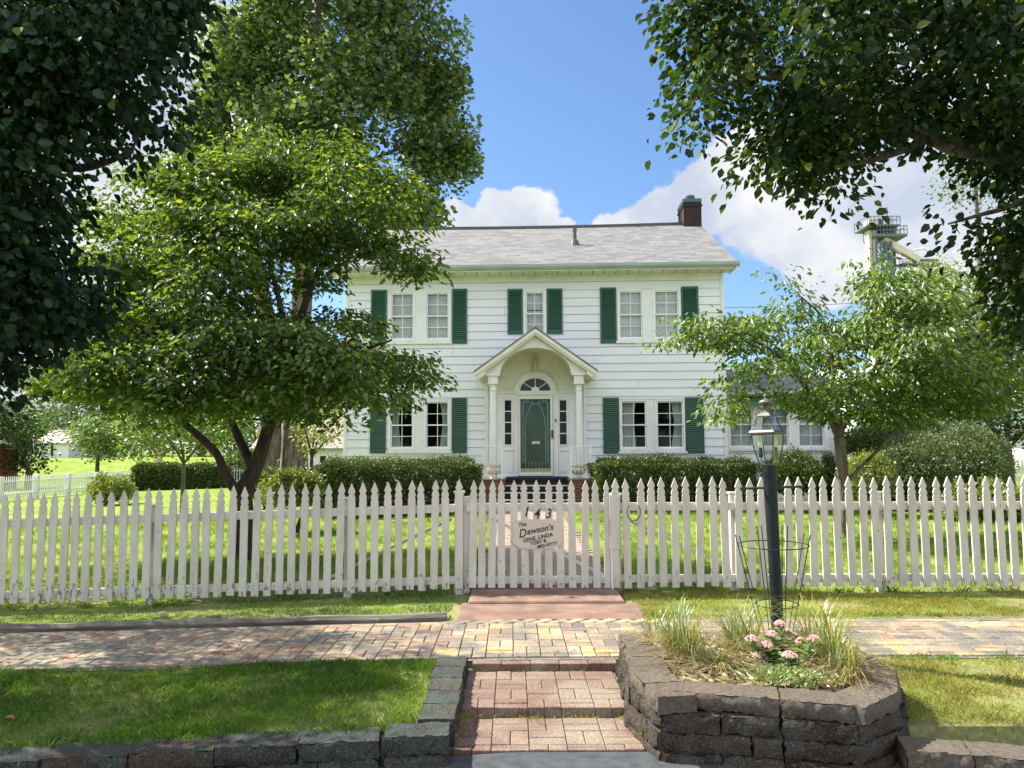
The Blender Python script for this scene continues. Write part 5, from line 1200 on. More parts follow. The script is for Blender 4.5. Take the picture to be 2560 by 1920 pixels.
# --- dark redbud overhanging from the left edge
Yl = 4.4
poly = [(-420, -260), (200, -300), (500, -200), (505, 60), (480, 200), (500, 300), (445, 330), (420, 380), (385, 440), (350, 400), (300, 420), (250, 470), (225, 430), (190, 520), (205, 600), (170, 640), (120, 600), (150, 700), (260, 670), (330, 720), (250, 820), (120, 860), (60, 950), (-40, 1000), (-420, 900)]
C = sample_crown(poly, Yl, .85, 520, gap=.36, gscale=2.0, seed=31, dmax=260, inset=28)
mass = []
while len(mass) < 420:                 # the rest of the crown, further left and back over the walk
    q = np.array([rng.uniform(-8.6, -3.9), rng.uniform(5.2, 9.4), rng.uniform(2.9, 6.6)])
    if q[2] > ((-.75 if q[1] - .378 * q[2] < 7.1 else -2.4) - q[0]) / .816 or q[0] / q[1] > -.60 or ((q[0] + 6.3) / 2.5) ** 2 + ((q[1] - 7.2) / 2.3) ** 2 + ((q[2] - 4.4) / 2.3) ** 2 > 1: continue
    if mnoise.noise(Vector(tuple(q * 1.6))) < -.22: continue
    mass.append(q)
while len(mass) < 680:
    q = np.array([rng.uniform(-12, -6.2), rng.uniform(9.2, 13.8), rng.uniform(3.2, 7.6)])
    if q[0] / q[1] > -.655 or ((q[0] + 9) / 3.2) ** 2 + ((q[1] - 11) / 2.9) ** 2 + ((q[2] - 5.2) / 2.4) ** 2 > 1: continue
    mass.append(q)
C = np.vstack([C, np.array(mass)])
tx_, ty_ = -7.4, 7.6; g0 = gz(tx_, ty_); E_ = lambda px, py, Y_=Yl: at(px, py, Y_)
limbs = [([(tx_, ty_, g0 - .1), (tx_, ty_, 1.0), (tx_ + .2, ty_, 2.0)], [.20, .16, .13]), ([(tx_ + .2, ty_, 2.0), E_(-120, 560), E_(60, 380), E_(240, 200), E_(400, 60)], [.10, .07, .05, .04, .02]),
         ([(tx_ + .2, ty_, 2.0), E_(-200, 760), E_(0, 720), E_(150, 740)], [.07, .05, .035, .015]), ([E_(-120, 560), E_(-100, 250), E_(0, 0)], [.06, .05, .03]), ([E_(60, 380), E_(200, 420), E_(330, 380)], [.03, .025, .012])]
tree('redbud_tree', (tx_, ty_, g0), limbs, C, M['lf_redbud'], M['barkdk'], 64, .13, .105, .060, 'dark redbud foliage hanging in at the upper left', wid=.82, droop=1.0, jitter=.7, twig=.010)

# --- pear tree overhanging from the right edge
Yp = 5.3
poly = [(1615, 60), (1640, -60), (1800, -260), (2300, -420), (2900, -400), (3000, 600), (2900, 900), (2620, 900), (2560, 860), (2490, 820), (2450, 740), (2440, 680), (2420, 630), (2470, 590), (2500, 570), (2530, 520), (2480, 470), (2440, 470), (2400, 400), (2340, 385), (2290, 395), (2220, 395), (2170, 470), (2110, 520), (2050, 510), (1990, 500), (1960, 470), (1900, 460), (1850, 420), (1850, 385), (1890, 340), (1860, 300), (1820, 330), (1750, 370), (1710, 340), (1720, 300), (1690, 280), (1675, 200), (1650, 140)]
C = sample_crown(poly, Yp + .5, 1.5, 760, gap=.34, gscale=2.2, seed=41, dmax=230, inset=36)
ex = np.array([at(a, b, c) for a, b, c in ((2400, 585, Yp), (1710, 320, Yp), (2100, 490, Yp), (1890, 420, Yp))])
C = np.vstack([C, ex]); tx_, ty_ = 5.3, 5.0; g0 = gz(tx_, ty_); F_ = lambda px, py, Y_=Yp: at(px, py, Y_)
limbs = [([(tx_, ty_, g0 - .1), (tx_, ty_, 1.2), (tx_ - .1, ty_, 2.6), (tx_, ty_ + .1, 4.2)], [.24, .19, .17, .13]),
         ([(tx_ - .1, ty_, 2.9), F_(2660, 400), F_(2560, 393), F_(2400, 370), F_(2320, 340), F_(2180, 290), F_(2060, 250), F_(1960, 195), F_(1890, 120), F_(1860, 60)], [.11, .085, .068, .062, .052, .048, .040, .030, .018, .01]),
         ([F_(2320, 340), F_(2270, 370), F_(2180, 400), F_(2060, 420)], [.035, .028, .02, .01]), ([(tx_, ty_ + .1, 4.2), F_(2500, 60), F_(2300, 60), F_(2100, 30), F_(1960, -20)], [.10, .07, .05, .035, .02]),
         ([(tx_ - .1, ty_, 2.6), F_(2640, 560), F_(2560, 640), F_(2460, 700)], [.06, .04, .03, .015]), ([F_(2660, 400), F_(2560, 500), F_(2440, 540), F_(2370, 560)], [.03, .022, .014, .006]),
         ([F_(1960, 195), F_(1860, 200), F_(1740, 240)], [.02, .015, .008]), ([F_(2500, 60), F_(2450, -100)], [.06, .04])]
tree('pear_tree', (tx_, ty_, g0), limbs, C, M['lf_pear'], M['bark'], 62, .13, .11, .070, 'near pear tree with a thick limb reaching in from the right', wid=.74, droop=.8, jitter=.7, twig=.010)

# --- hedges and shrubs
def shrub(name, fill, n, L, leafm, label, org, near=False, wid=.55, core=None, cat='shrub', stems=None, group=None, lump=.06, shoots=90):
    """fill(n) -> surface points and outward normals; leaves stand off an uneven surface over a woody inside"""
    e = empty(name, org, label=label, cat=cat, group=group); P, Nn = fill(n)
    lum = np.array([mnoise.noise(Vector(tuple(q * 2.1))) for q in P]); P = P + Nn * (lum * lump * 1.6 + rng.normal(0, lump * .45, len(P)) - lump * .4)[:, None]
    D = Nn * .8 + rng.normal(0, .6, P.shape); nn = Nn + rng.normal(0, .7, P.shape)
    Ls = L * (.6 + .8 * rng.random(len(P)))
    if shoots:
        k = (Nn[:, 2] > .8); Q = P[k][rng.choice(max(1, k.sum()), min(shoots, k.sum()), replace=False)] if k.sum() else P[:0]
        S_ = np.repeat(Q, 7, 0) + np.tile(np.linspace(.0, .13, 7), len(Q))[:, None] * (np.repeat(rng.normal(0, .3, (len(Q), 3)), 7, 0) + [0, 0, 1])
        P = np.vstack([P, S_]); D = np.vstack([D, rng.normal(0, 1, S_.shape) + [0, 0, .8]]); nn = np.vstack([nn, rng.normal(0, 1, S_.shape)]); Ls = np.append(Ls, np.full(len(S_), L * .9))
    leaf_mesh('foliage', P, D, nn, Ls, leafm, e, org, wid=wid, near=near)
    if stems is not None: stems(e)
    return e
def box_fill(x0, x1, y0, y1, z0, z1, rnd=.12, tf=None):
    def f(n):
        areas = np.array([(x1 - x0) * (y1 - y0), (x1 - x0) * (z1 - z0), (x1 - x0) * (z1 - z0) * .3, (y1 - y0) * (z1 - z0), (y1 - y0) * (z1 - z0)]); w = rng.choice(5, n, p=areas / areas.sum())
        u, v = rng.random(n), rng.random(n); P = np.zeros((n, 3)); Nn = np.zeros((n, 3))
        X_, Y_, Z_ = x1 - x0, y1 - y0, z1 - z0
        for k, (fx_, nrm) in enumerate(((lambda: (x0 + u * X_, y0 + v * Y_, z1 + 0 * u), (0, 0, 1)), (lambda: (x0 + u * X_, y0 + 0 * u, z0 + v * Z_), (0, -1, 0)), (lambda: (x0 + u * X_, y1 + 0 * u, z0 + v * Z_), (0, 1, 0)), (lambda: (x0 + 0 * u, y0 + u * Y_, z0 + v * Z_), (-1, 0, 0)), (lambda: (x1 + 0 * u, y0 + u * Y_, z0 + v * Z_), (1, 0, 0)))):
            s_ = w == k; q = np.stack(fx_(), 1); P[s_] = q[s_]; Nn[s_] = nrm
        c = np.array([(x0 + x1) / 2, (y0 + y1) / 2, (z0 + z1) / 2]); h_ = np.array([X_, Y_, Z_]) / 2
        q = (P - c) / h_; e_ = np.sort(np.abs(q), axis=1)[:, 1]; sh = np.clip((e_ - .8) / .2, 0, 1) * rnd; P = P - np.sign(q) * np.minimum(sh[:, None] * np.abs(q) ** 2, .5)
        P = P - Nn * rng.random(n)[:, None] ** 2 * .12; return P, Nn
    return f
def ell_fill(c, r, cut=-.5, inner=.18):
    c = np.array(c, float); r = np.array(r, float)
    def f(n):
        v_ = unit(rng.normal(0, 1, (n * 2, 3))); v_ = v_[v_[:, 2] > cut][:n]; return c + v_ * r * (1 - inner * rng.random(len(v_)) ** 2)[:, None], unit(v_ / r)
    return f
M['twig'] = mat('hedge_wood', (.06, .045, .03), (.02, .015, .01), scale=20, rough=1)
def core_box(x0, x1, y0, y1, z0, z1, org, seg=.25):
    def f(e):
        mb = MB()
        for k in range(int((x1 - x0) * 9)):                # bare stems under the clipped surface
            x = random.uniform(x0 + .1, x1 - .1); y = random.uniform(y0 + .12, y1 - .1)
            mb.tube([(x, y, z0 - .05), (x + random.uniform(-.12, .12), y + random.uniform(-.1, .1), (z0 + z1) / 2), (x + random.uniform(-.25, .25), y + random.uniform(-.1, .1), z1 - .1)], [.018, .012, .004], n=4, cap=False)
        mb.build('stems', M['twig'], e, org, recalc=False)
        C_ = np.stack([rng.uniform(x0 + .1, x1 - .1, 5000), rng.uniform(y0 + .1, y1 - .1, 5000), rng.uniform(z0, z1 - .08, 5000)], 1)
        leaf_mesh('inner_foliage', C_, rng.normal(0, 1, C_.shape), rng.normal(0, 1, C_.shape), np.full(5000, .11), M['lf_box'], e, org, wid=.8, near=False)
    return f
def core_ell(c, r, org, lm=None, n=1800, L=.10):
    def f(e):
        mb = MB(); c_ = np.array(c)
        for k in range(16):
            v_ = unit(rng.normal(0, 1, 3)); v_[2] = abs(v_[2]) * .8 + .2; tip = c_ + v_ * np.array(r) * .85
            b_ = np.array([c[0] + random.uniform(-.1, .1), c[1] + random.uniform(-.1, .1), c[2] - r[2] * .95]); mb.tube([b_, (b_ + tip) / 2 + rng.normal(0, .05, 3), tip], [.022, .014, .004], n=4, cap=False)
        mb.build('stems', M['twig'], e, org, recalc=False)
        q = unit(rng.normal(0, 1, (n, 3))) * (rng.random(n) ** .33)[:, None] * np.array(r) * .85 + c_
        leaf_mesh('inner_foliage', q, rng.normal(0, 1, q.shape), rng.normal(0, 1, q.shape), np.full(n, L), lm or M['lf_box'], e, org, wid=.8, near=False)
    return f
def hedge_px(name, px0, px1, ptop, Yf, dep, z0, label, n, L=.042, lm=None, lump=.05, group=None):
    a = at(px0, ptop, Yf); b = at(px1, ptop, Yf); x0, x1, z1 = a[0], b[0], (a[2] + b[2]) / 2; org = ((x0 + x1) / 2, Yf + dep / 2, z0)
    return shrub(name, box_fill(x0, x1, Yf, Yf + dep, z0, z1), n, L, lm or M['lf_box'], label, org, cat='hedge', stems=core_box(x0, x1, Yf + .1, Yf + dep - .05, z0, z1 - .06, org), lump=lump, group=group)
hedge_px('clipped_hedge', 782, 1196, 1152, 17.3, 1.2, .10, 'long clipped green hedge left of the porch steps', 42000, lump=.09, group='clipped hedges under the front windows')
hedge_px('clipped_hedge', 1489, 1905, 1148, 17.4, 1.2, .12, 'long clipped hedge with tan tips right of the porch steps', 42000, lump=.09, group='clipped hedges under the front windows')
def round_shrub(px, py, rx, ry, Y_, label, n, lm, L=.045, lump=.09, base=None, dep=1.0, name='round_shrub', cut=-.9):
    c = at(px, py, Y_); k = Y_ / 1920; r = (rx * k, rx * k * dep, ry * k); zg = gz(c[0], Y_); org = (c[0], Y_, zg)
    e = shrub(name, ell_fill(c, r, cut), n, L, lm, label, org, stems=core_ell(c, r, org, lm), lump=lump)
    if c[2] - r[2] > zg + .02:
        mb = MB()
        for q in range(5): mb.tube([(c[0] + random.uniform(-.15, .15), Y_ + random.uniform(-.1, .1), zg - .05), (c[0] + random.uniform(-.3, .3) * r[0] * 2, Y_, c[2] - r[2] * .5)], [.03, .015], n=5)
        mb.build('lower_stems', M['twig'], e, org)
    return e
round_shrub(1985, 1185, 78, 52, 17.6, 'rounded green shrub at the corner under the wing windows', 15000, M['lf_box'])
round_shrub(2165, 1200, 68, 62, 16.6, 'golden green rounded shrub just right of the dogwood trunk', 13000, M['lf_gold'])
round_shrub(2075, 1215, 40, 70, 18.2, 'small dark shrub behind the right dogwood trunk', 7000, M['lf_box'])
round_shrub(2180, 1110, 75, 45, 19.5, 'dark clipped shrub beyond the golden one', 9000, M['lf_box'])
round_shrub(2280, 1190, 100, 95, 18.0, 'broad dark green shrub in the right yard', 20000, M['lf_priv'], L=.055, lump=.16)
round_shrub(2310, 1100, 70, 60, 20.5, 'pale topped shrub rising behind the broad dark one', 10000, M['lf_priv'], L=.05, lump=.12)
round_shrub(2420, 1155, 95, 90, 19.0, 'tall brownish clipped shrub at the right end of the yard', 19000, M['lf_priv'], L=.05, lump=.12)
for (q, r_, s_, w_) in ((2480, 1262, 42, 'nearest the right frame'), (2400, 1262, 40, 'left of its twin'), (2550, 1270, 46, 'at the far right edge')):
    round_shrub(q, r_, s_, 48, 15.5, 'low yellow green perennial clump ' + w_, 2600, M['lf_gold'], L=.07, lump=.2)
# left yard
hedge_px('clipped_hedge', 325, 548, 1163, 38.5, 1.6, gz(-15, 38) - .1, 'dark boxy hedge along the far left fence', 30000, L=.10, lm=M['lf_box'], lump=.10)
round_shrub(272, 1225, 48, 30, 26, 'small variegated bush by the far left fence', 5000, M['lf_gold'], L=.09, lump=.14)
round_shrub(745, 1225, 62, 42, 15.0, 'variegated cream and green shrub at the left end of the hedge', 6500, M['lf_gold'], L=.075, lump=.2)
round_shrub(655, 1218, 45, 22, 20.0, 'low green groundcover shrub beneath the two big trunks', 4000, M['lf_box'], L=.07, lump=.15)
round_shrub(612, 1170, 60, 38, 42.0, 'loose pale shrub beyond the boxy hedge', 4000, M['lf_far'], L=.16, lump=.3)

def small_tree(px, base_py, Y_, poly, label, lm, n=160, per=40, rad=.4, zr=.3, L=.13, r0=.12, name='garden_tree', bark=None, gap=.25, split=True, depth=None, gs=.7, near=False):
    bx = at(px, 1200, Y_)[0]; g0 = gz(bx, Y_); poly_ = np.array(poly, float); wpx = (poly_[:, 0].max() - poly_[:, 0].min()) * Y_ / 1920
    C = sample_crown(poly, Y_, depth or wpx * .42, n, gap=gap, gscale=gs, seed=px * .01); cen = C.mean(0); lo = C[:, 2].min()
    f0 = np.array([bx, Y_, g0 + (lo - g0) * .8 + .1]); limbs = [([(bx, Y_, g0 - .15), (bx, Y_, g0 + .2), tuple(f0)], [r0 * 1.4, r0 * 1.1, r0 * .85])]
    for k in range(5 if split else 3):
        q = C[rng.integers(len(C))]; e_ = (f0 + q) / 2 + np.array([0, 0, .2]); limbs.append(([f0, e_, q], [r0 * .6, r0 * .4, r0 * .12]))
    return tree(name, (bx, Y_, g0), limbs, C, lm, bark or M['bark'], per, rad, zr, L, label, near=near, wid=.7, droop=.4, jitter=.7, twig=.012)
small_tree(458, 1235, 20, [(300, 1075), (330, 1010), (420, 980), (520, 970), (600, 1000), (620, 1060), (560, 1110), (500, 1130), (420, 1120), (380, 1150), (340, 1130)], 'small crooked tree in front of the boxy hedge', M['lf_dog'], n=110, per=45, rad=.22, zr=.12, L=.10, r0=.055, gap=.35)
small_tree(242, 1150, 62, [(195, 1110), (200, 1060), (240, 1045), (290, 1070), (330, 1060), (350, 1100), (320, 1135), (250, 1140)], 'yellow green rounded tree on the neighbouring lawn', M['lf_dog2'], n=90, per=55, rad=.6, zr=.5, L=.26, r0=.16)
small_tree(178, 1140, 92, [(100, 1080), (110, 1010), (150, 960), (210, 960), (260, 1000), (270, 1050), (230, 1090), (150, 1100)], 'pale grey trunked tree by the white garage', M['lf_far'], n=90, per=40, rad=1.1, zr=.9, L=.4, r0=.75, gap=.4, gs=.2)
small_tree(72, 1160, 48, [(-60, 1160), (-60, 1010), (0, 980), (60, 1020), (100, 1060), (98, 1130), (80, 1175), (20, 1160)], 'blue green tree beside the red shed', M['lf_pear'], n=110, per=45, rad=.6, zr=.6, L=.22, r0=.2)
small_tree(778, 1165, 22, [(740, 1090), (750, 1040), (800, 1010), (850, 1030), (870, 1080), (860, 1130), (820, 1110), (770, 1130)], 'open reddish shrub tree between trunk and house', M['lf_gold'], n=60, per=22, rad=.14, zr=.12, L=.09, r0=.06, gap=.35, depth=.7, bark=M['barkdk'], near=True)
small_tree(2520, 1220, 27, [(2250, 1060), (2290, 960), (2400, 860), (2480, 790), (2600, 760), (2760, 820), (2800, 1000), (2700, 1110), (2560, 1105), (2500, 1090), (2440, 1060)], 'dark spreading tree before the grey metal building', M['lf_pear'], n=380, per=50, rad=.38, zr=.3, L=.13, r0=.2, gap=.33)
small_tree(2480, 1150, 55, [(2370, 520), (2350, 480), (2380, 440), (2400, 400), (2380, 330), (2450, 250), (2560, 220), (2700, 260), (2760, 600), (2700, 900), (2560, 960), (2450, 900), (2480, 700), (2540, 600), (2500, 500), (2440, 470)], 'tall light green tree far behind the pear limb', M['lf_far'], n=300, per=50, rad=.8, zr=.7, L=.26, r0=.5, gap=.35, gs=.4)
small_tree(2350, 1130, 40, [(2260, 800), (2290, 700), (2350, 650), (2410, 690), (2450, 780), (2430, 900), (2330, 930), (2270, 880)], 'pale feathery tree behind the right dogwood', M['lf_gold'], n=150, per=40, rad=.5, zr=.4, L=.17, r0=.2, gap=.4, gs=.6)
# far tree line closing the view
mm_ = 0
for (px, Y_, top, w_, lab) in ((-150, 105, 960, 230, 'far dark tree at the left edge of the tree line'), (60, 120, 1000, 200, 'far tree behind the red shed'), (330, 110, 985, 190, 'far tree beyond the neighbouring lawn'), (500, 95, 990, 180, 'far tree over the boxy hedge'), (640, 120, 940, 190, 'far tree between the leaning stems'), (830, 110, 980, 200, 'far tree left of the house corner'), (2180, 130, 1000, 170, 'far tree beside the storage bin'), (2700, 120, 900, 260, 'far tree beyond the right frame')):
    k = w_ / 2
    small_tree(px, 1140, Y_, [(px - k, 1100), (px - k * .9, (top + 1100) / 2), (px - k * .4, top + 10), (px + k * .2, top), (px + k * .8, (top + 1080) / 2), (px + k, 1090), (px + k * .5, 1125), (px - k * .6, 1125)], lab, M['lf_far'], n=110, per=42, rad=1.3, zr=1.1, L=.55, r0=.4, gap=.15, gs=.15)

# --- planter planting
PZ = TZ - .045
M['lily'] = leafmat('strap_leaf', (.11, .16, .03), (.26, .30, .08), .35, .06, yellow=(.50, .42, .22))
M['straw'] = leafmat('straw_leaf', (.30, .23, .13), (.48, .40, .25), .25, .04, yellow=(.55, .47, .32))
def straps(cx, cy, n, h, spread, m, parent, org, w=.006, z0=PZ, name='leaves', flat=0.0, seg=5):
    V = []; 
    for i in range(n):
        a = random.random() * 6.283; r0 = random.random() ** .5 * spread * .25; hh = h * random.uniform(.5, 1.1); out_r = spread * random.uniform(.3, 1.2); dx, dy = math.cos(a), math.sin(a); ww = w * random.uniform(.6, 1.2)
        bx_, by_ = cx + r0 * math.cos(a + 1), cy + r0 * math.sin(a + 1); fl = random.uniform(.2, 1.0); rows = []
        for s in range(seg + 1):
            t_ = s / seg; rr = out_r * t_ ** 1.5; z = z0 + hh * (math.sin(min(t_ * (1.57 + fl * .9), 3.0)) if not flat else .12 + .2 * math.sin(t_ * 3)) * 1.0
            q = np.array([bx_ + dx * rr, by_ + dy * rr, z]); s_ = np.array([-dy, dx, 0]) * ww * (1 - t_ ** 2 * .9); rows += [q - s_, q + s_]
        V.append(rows)
    V = np.array(V); F_ = [(2 * s, 2 * s + 1, 2 * s + 3, 2 * s + 2) for s in range(seg)]
    return arrmesh(name, V, F_, rng.random(n), m, parent, org)
def clump(px, py, Y_, n, h, spread, label, m, dry=60):
    q = at(px, py, Y_); org = (q[0], Y_, PZ); e = empty('strap_leaf_clump', org, label=label, cat='plant', group='grassy clumps in the planter'); straps(q[0], Y_, int(n * 1.5), h * .92, spread * 1.25, m, e, org, w=.0038, name='green_leaves'); straps(q[0], Y_, int(dry * 2.2), h * .42, spread * 1.5, M['straw'], e, org, w=.0028, name='dry_leaves'); return e
clump(1705, 1650, 5.10, 70, .42, .26, 'upright grassy clump at the left of the planter', M['lily'])
clump(1860, 1640, 5.35, 75, .36, .30, 'wispy grassy clump left of the lamp post base', M['lily'], 90)
clump(1650, 1640, 5.5, 40, .30, .26, 'low arching grassy clump at the planter left corner', M['lily'], 60)
clump(2060, 1650, 5.0, 90, .44, .32, 'full grassy clump right of the pink flowers', M['lily'], 80)
clump(2105, 1660, 4.72, 60, .30, .24, 'drooping grassy clump over the right front coping', M['lily'], 80)
clump(1780, 1660, 4.95, 45, .22, .24, 'short grassy clump at the front middle of the planter', M['lily'], 120)
# dead leaf litter over the soil
lit = []
P_ = np.stack([rng.uniform(.85, 2.3, 2600), rng.uniform(4.55, 5.7, 2600)], 1); k = in_poly(P_[:, 0], P_[:, 1], [tuple(q + unit(cen - q) * .2) for q in ring[:-1]]); P_ = P_[k]
P3 = np.concatenate([P_, PZ + .005 + .04 * rng.random((len(P_), 1))], 1); o = leaf_mesh('leaf_litter', P3, rng.normal(0, 1, P3.shape) * [1, 1, .2], rng.normal(0, .3, P3.shape) + [0, 0, 1], .05 + .06 * rng.random(len(P3)), M['straw'], wid=.16, near=False); tag(o, kind='stuff', cat='leaf litter', label='dry straw litter covering the planter soil')
# sedum in flower
q = at(1968, 1625, 4.95); sx_, sy_ = q[0], 4.95; org = (sx_, sy_, PZ); e = empty('sedum_plant', org, label='green stonecrop with pink flower heads in front of the lamp post', cat='flowering plant')
M['sedum'] = leafmat('sedum_leaf', (.06, .14, .04), (.15, .26, .08), .3, .10); M['sedfl'] = mat('sedum_flower', (.62, .30, .30), (.72, .44, .42), scale=60, rough=.9)
heads = [(1930, 1588), (1972, 1590), (2015, 1575), (1950, 1562), (1915, 1615), (1975, 1640), (2005, 1605), (2035, 1600), (1900, 1640), (1880, 1600), (1940, 1662), (1990, 1655), (2040, 1650), (1960, 1690), (2012, 1680), (1920, 1668), (2050, 1625), (1975, 1670), (2030, 1670)]
mb = MB(); Ps, Ds = [], []; fl_ = []
for i, (hx, hy) in enumerate(heads):
    h_ = at(hx, hy, sy_ + random.uniform(-.12, .18) + (.1 if hy < 1600 else -.05)); b_ = np.array([sx_ + (h_[0] - sx_) * .25, sy_ + (h_[1] - sy_) * .4, PZ]); mid = (h_ + b_) / 2 + np.array([(h_[0] - sx_) * .15, 0, 0]); mb.tube([b_, mid, h_], [.006, .005, .004], n=6)
    for s in range(16):
        t_ = .12 + .8 * s / 16; c = b_ * (1 - t_) + h_ * t_; a = s * 2.4; Ps.append(c); Ds.append([math.cos(a), math.sin(a), .35])
    if i < 10: fl_.append(h_)
mb.build('stems', M['sedum'], e, org); Ps = np.array(Ps); Ds = np.array(Ds); leaf_mesh('foliage', Ps, Ds, np.tile([0, 0, 1.0], (len(Ps), 1)) + rng.normal(0, .2, Ps.shape), .07 + .03 * rng.random(len(Ps)), M['sedum'], e, org, wid=.62)
for h_ in fl_:
    mb = MB(); rr = random.uniform(.034, .052)
    for k in range(90):
        a = random.random() * 6.283; r_ = math.sqrt(random.random()) * rr; z_ = .025 * (1 - (r_ / rr) ** 2); mb.lathe((h_[0] + r_ * math.cos(a), h_[1] + r_ * math.sin(a), h_[2] + z_ + random.uniform(-.004, .004)), [(.003, -.006), (.0065, 0), (.003, .006)], n=5)
    mb.build('flower_head', M['sedfl'], e, org)
q = at(1980, 1715, 4.6); org = (q[0], 4.6, TZ); e = empty('creeping_sedum', org, label='pale creeping stonecrop spilling over the front coping', cat='plant')
n = 1500; P3 = np.stack([q[0] + rng.normal(0, .12, n), 4.66 + rng.normal(0, .075, n), TZ - .02 + rng.random(n) * .05], 1); leaf_mesh('foliage', P3, rng.normal(0, 1, P3.shape) + [0, 0, .6], rng.normal(0, 1, P3.shape), .018 + .018 * rng.random(n), leafmat('creeping_leaf', (.12, .20, .06), (.28, .36, .14), .3, .05), e, org, wid=.4, near=False)
mb = MB()
for k in range(30): a = random.random() * 6.283; r_ = random.uniform(.05, .2); mb.tube([(q[0], 4.66, TZ - .02), (q[0] + r_ * .5 * math.cos(a), 4.66 + r_ * .3 * math.sin(a), TZ + .012), (q[0] + r_ * math.cos(a), 4.66 + r_ * .6 * math.sin(a), TZ + .01)], .002, n=4)
mb.build('stems', M['lily'], e, org)
# ------------------------------------------------------------------ lamp post
YL = 5.95
pb_ = at(1944, 1565, YL); pt_ = at(1923, 1164, YL); base = np.array([pb_[0] + .005, YL, PZ - .02])
LL = pt_ - base; L_len = float(np.linalg.norm(LL)); tfL = Matrix.Translation(tuple(base)) @ Vector(tuple(LL)).to_track_quat('Z', 'Y').to_matrix().to_4x4()
# keep the lantern's faces square to the lean, one corner towards the street
rx = math.atan2(LL[0], LL[2]); tfL = Matrix.Translation(tuple(base)) @ Matrix.Rotation(rx, 4, 'Y')
org = tuple(base); lp = empty('lamp_post', org, label='dark blue green lamp post with a glass lantern leaning in the planter', cat='lamp post')
k = YL / 1920
M['lamp'] = mat('lamp_metal', (.012, .019, .023), (.006, .010, .012), scale=9, rough=.5, b=.15, spec=.3); M['bronze'] = mat('lantern_bronze', (.16, .145, .12), (.07, .065, .055), scale=14, rough=.45, metal=.3)
Vv = lambda x, y, z: tfL @ Vector((x, y, z))
mb = MB(); r_ = 15.3 * k; mb.lathe((0, 0, 0), [(r_ * .92, 0), (r_ * .95, L_len * .5), (r_ * 1.08, L_len * .93), (r_ * 1.12, L_len * .955), (r_ * 1.12, L_len)], n=24, tf=tfL); mb.build('post', M['lamp'], lp, org, smooth=False)
zb = L_len - 57 * k; mb = MB(); mb.tube([Vv(-72 * k, 0, zb + .006), Vv(76 * k, 0, zb + .01)], .009, n=8)
for s_ in (-72, 76): mb.lathe((s_ * k, 0, zb + .006), [(.011, -.012), (.014, 0), (.011, .012)], n=8, tf=tfL)
mb.build('crossbar', M['black'], lp, org)
# lantern: px heights over the post top
def ring4(prof, mat_, name, par, off=0.0, cap=True):
    mb = MB(); mb.lathe((0, 0, L_len), [(a * k, b * k) for a, b in prof], n=4, tf=tfL, rot=-math.pi / 2 + off); return mb.build(name, mat_, par, org, recalc=True)
RT = 1.0
ring4([(22, 0), (24, 3), (0.1, 3.2)], M['bronze'], 'lantern_floor', lp)
ring4([(40.5, 76), (48, 79), (48.5, 83), (43, 88), (0.1, 88.2)], M['bronze'], 'lantern_cornice', lp)
ring4([(23.5, 121), (26, 122), (25.5, 124), (16, 131), (7, 135.5), (5, 137)], M['bronze'], 'lantern_dome', lp)
mb = MB(); mb.lathe((0, 0, L_len), [(a * k, b * k) for a, b in [(5, 134), (5, 148), (9, 151), (17.5, 155), (17.8, 158), (13, 163), (5, 166), (3, 167), (2.5, 171), (4, 174), (2.5, 177), (.5, 180)]], n=20, tf=tfL); mb.build('finial', M['bronze'], lp, org)
prof = [(22.5, 3), (28, 16), (34, 36), (38.5, 58), (39.8, 76)]; prof2 = [(40, 88), (33, 97), (28.5, 108), (25, 121)]
fr_m = MB()
for pr_ in (prof, prof2):
    for q in range(4):
        a = -math.pi / 2 + q * math.pi / 2; fr_m.tube([Vv(math.cos(a) * r * k, math.sin(a) * r * k, L_len + z * k) for r, z in pr_], .0042, n=6)
fr_m.build('lantern_frame', M['black'], lp, org)
gm = MB()
for pr_ in (prof, prof2):
    for q in range(4):
        a0 = -math.pi / 2 + q * math.pi / 2; a1 = a0 + math.pi / 2; vs = [Vv(math.cos(a) * (r - .8) * k, math.sin(a) * (r - .8) * k, L_len + z * k) for r, z in pr_ for a in (a0, a1)]
        gm.add(vs, [(2 * i, 2 * i + 1, 2 * i + 3, 2 * i + 2) for i in range(len(pr_) - 1)])
m = M['glass'].copy(); m.name = 'lantern_pane'
for nd in m.node_tree.nodes:
    if nd.name == 'refl': nd.inputs[2].default_value = .05
gm.build('lantern_glass', m, lp, org, recalc=False)
m, t, p = newmat('bulb_glass'); p.inputs['Base Color'].default_value = (.95, .82, .55, 1); p.inputs['Roughness'].default_value = .1; p.inputs['Alpha'].default_value = .55
for s_ in (-1, 1):
    x_ = s_ * 18 * k; y_ = -.01 * s_; mb = MB(); mb.lathe((x_, y_, L_len), [(a * k, b * k) for a, b in [(3.2, 44), (5.6, 50), (6, 56), (4.5, 65), (2, 72), (.4, 75)]], n=12, tf=tfL); mb.build('bulb', m, lp, org, smooth=True)
    mb = MB(); mb.lathe((x_, y_, L_len), [(a * k, b * k) for a, b in [(3, 21), (5.5, 23), (5.5, 30), (4.2, 31), (4.2, 44), (2.5, 45)]], n=12, tf=tfL)
    mb.tube([Vv(x_, y_, L_len + 21 * k), Vv(x_ * .95, y_, L_len + 13 * k), Vv(x_ * .6, y_ * .5, L_len + 8 * k), Vv(0, 0, L_len + 9 * k)], .0035, n=6); mb.build('candle_socket', M['black'], lp, org)
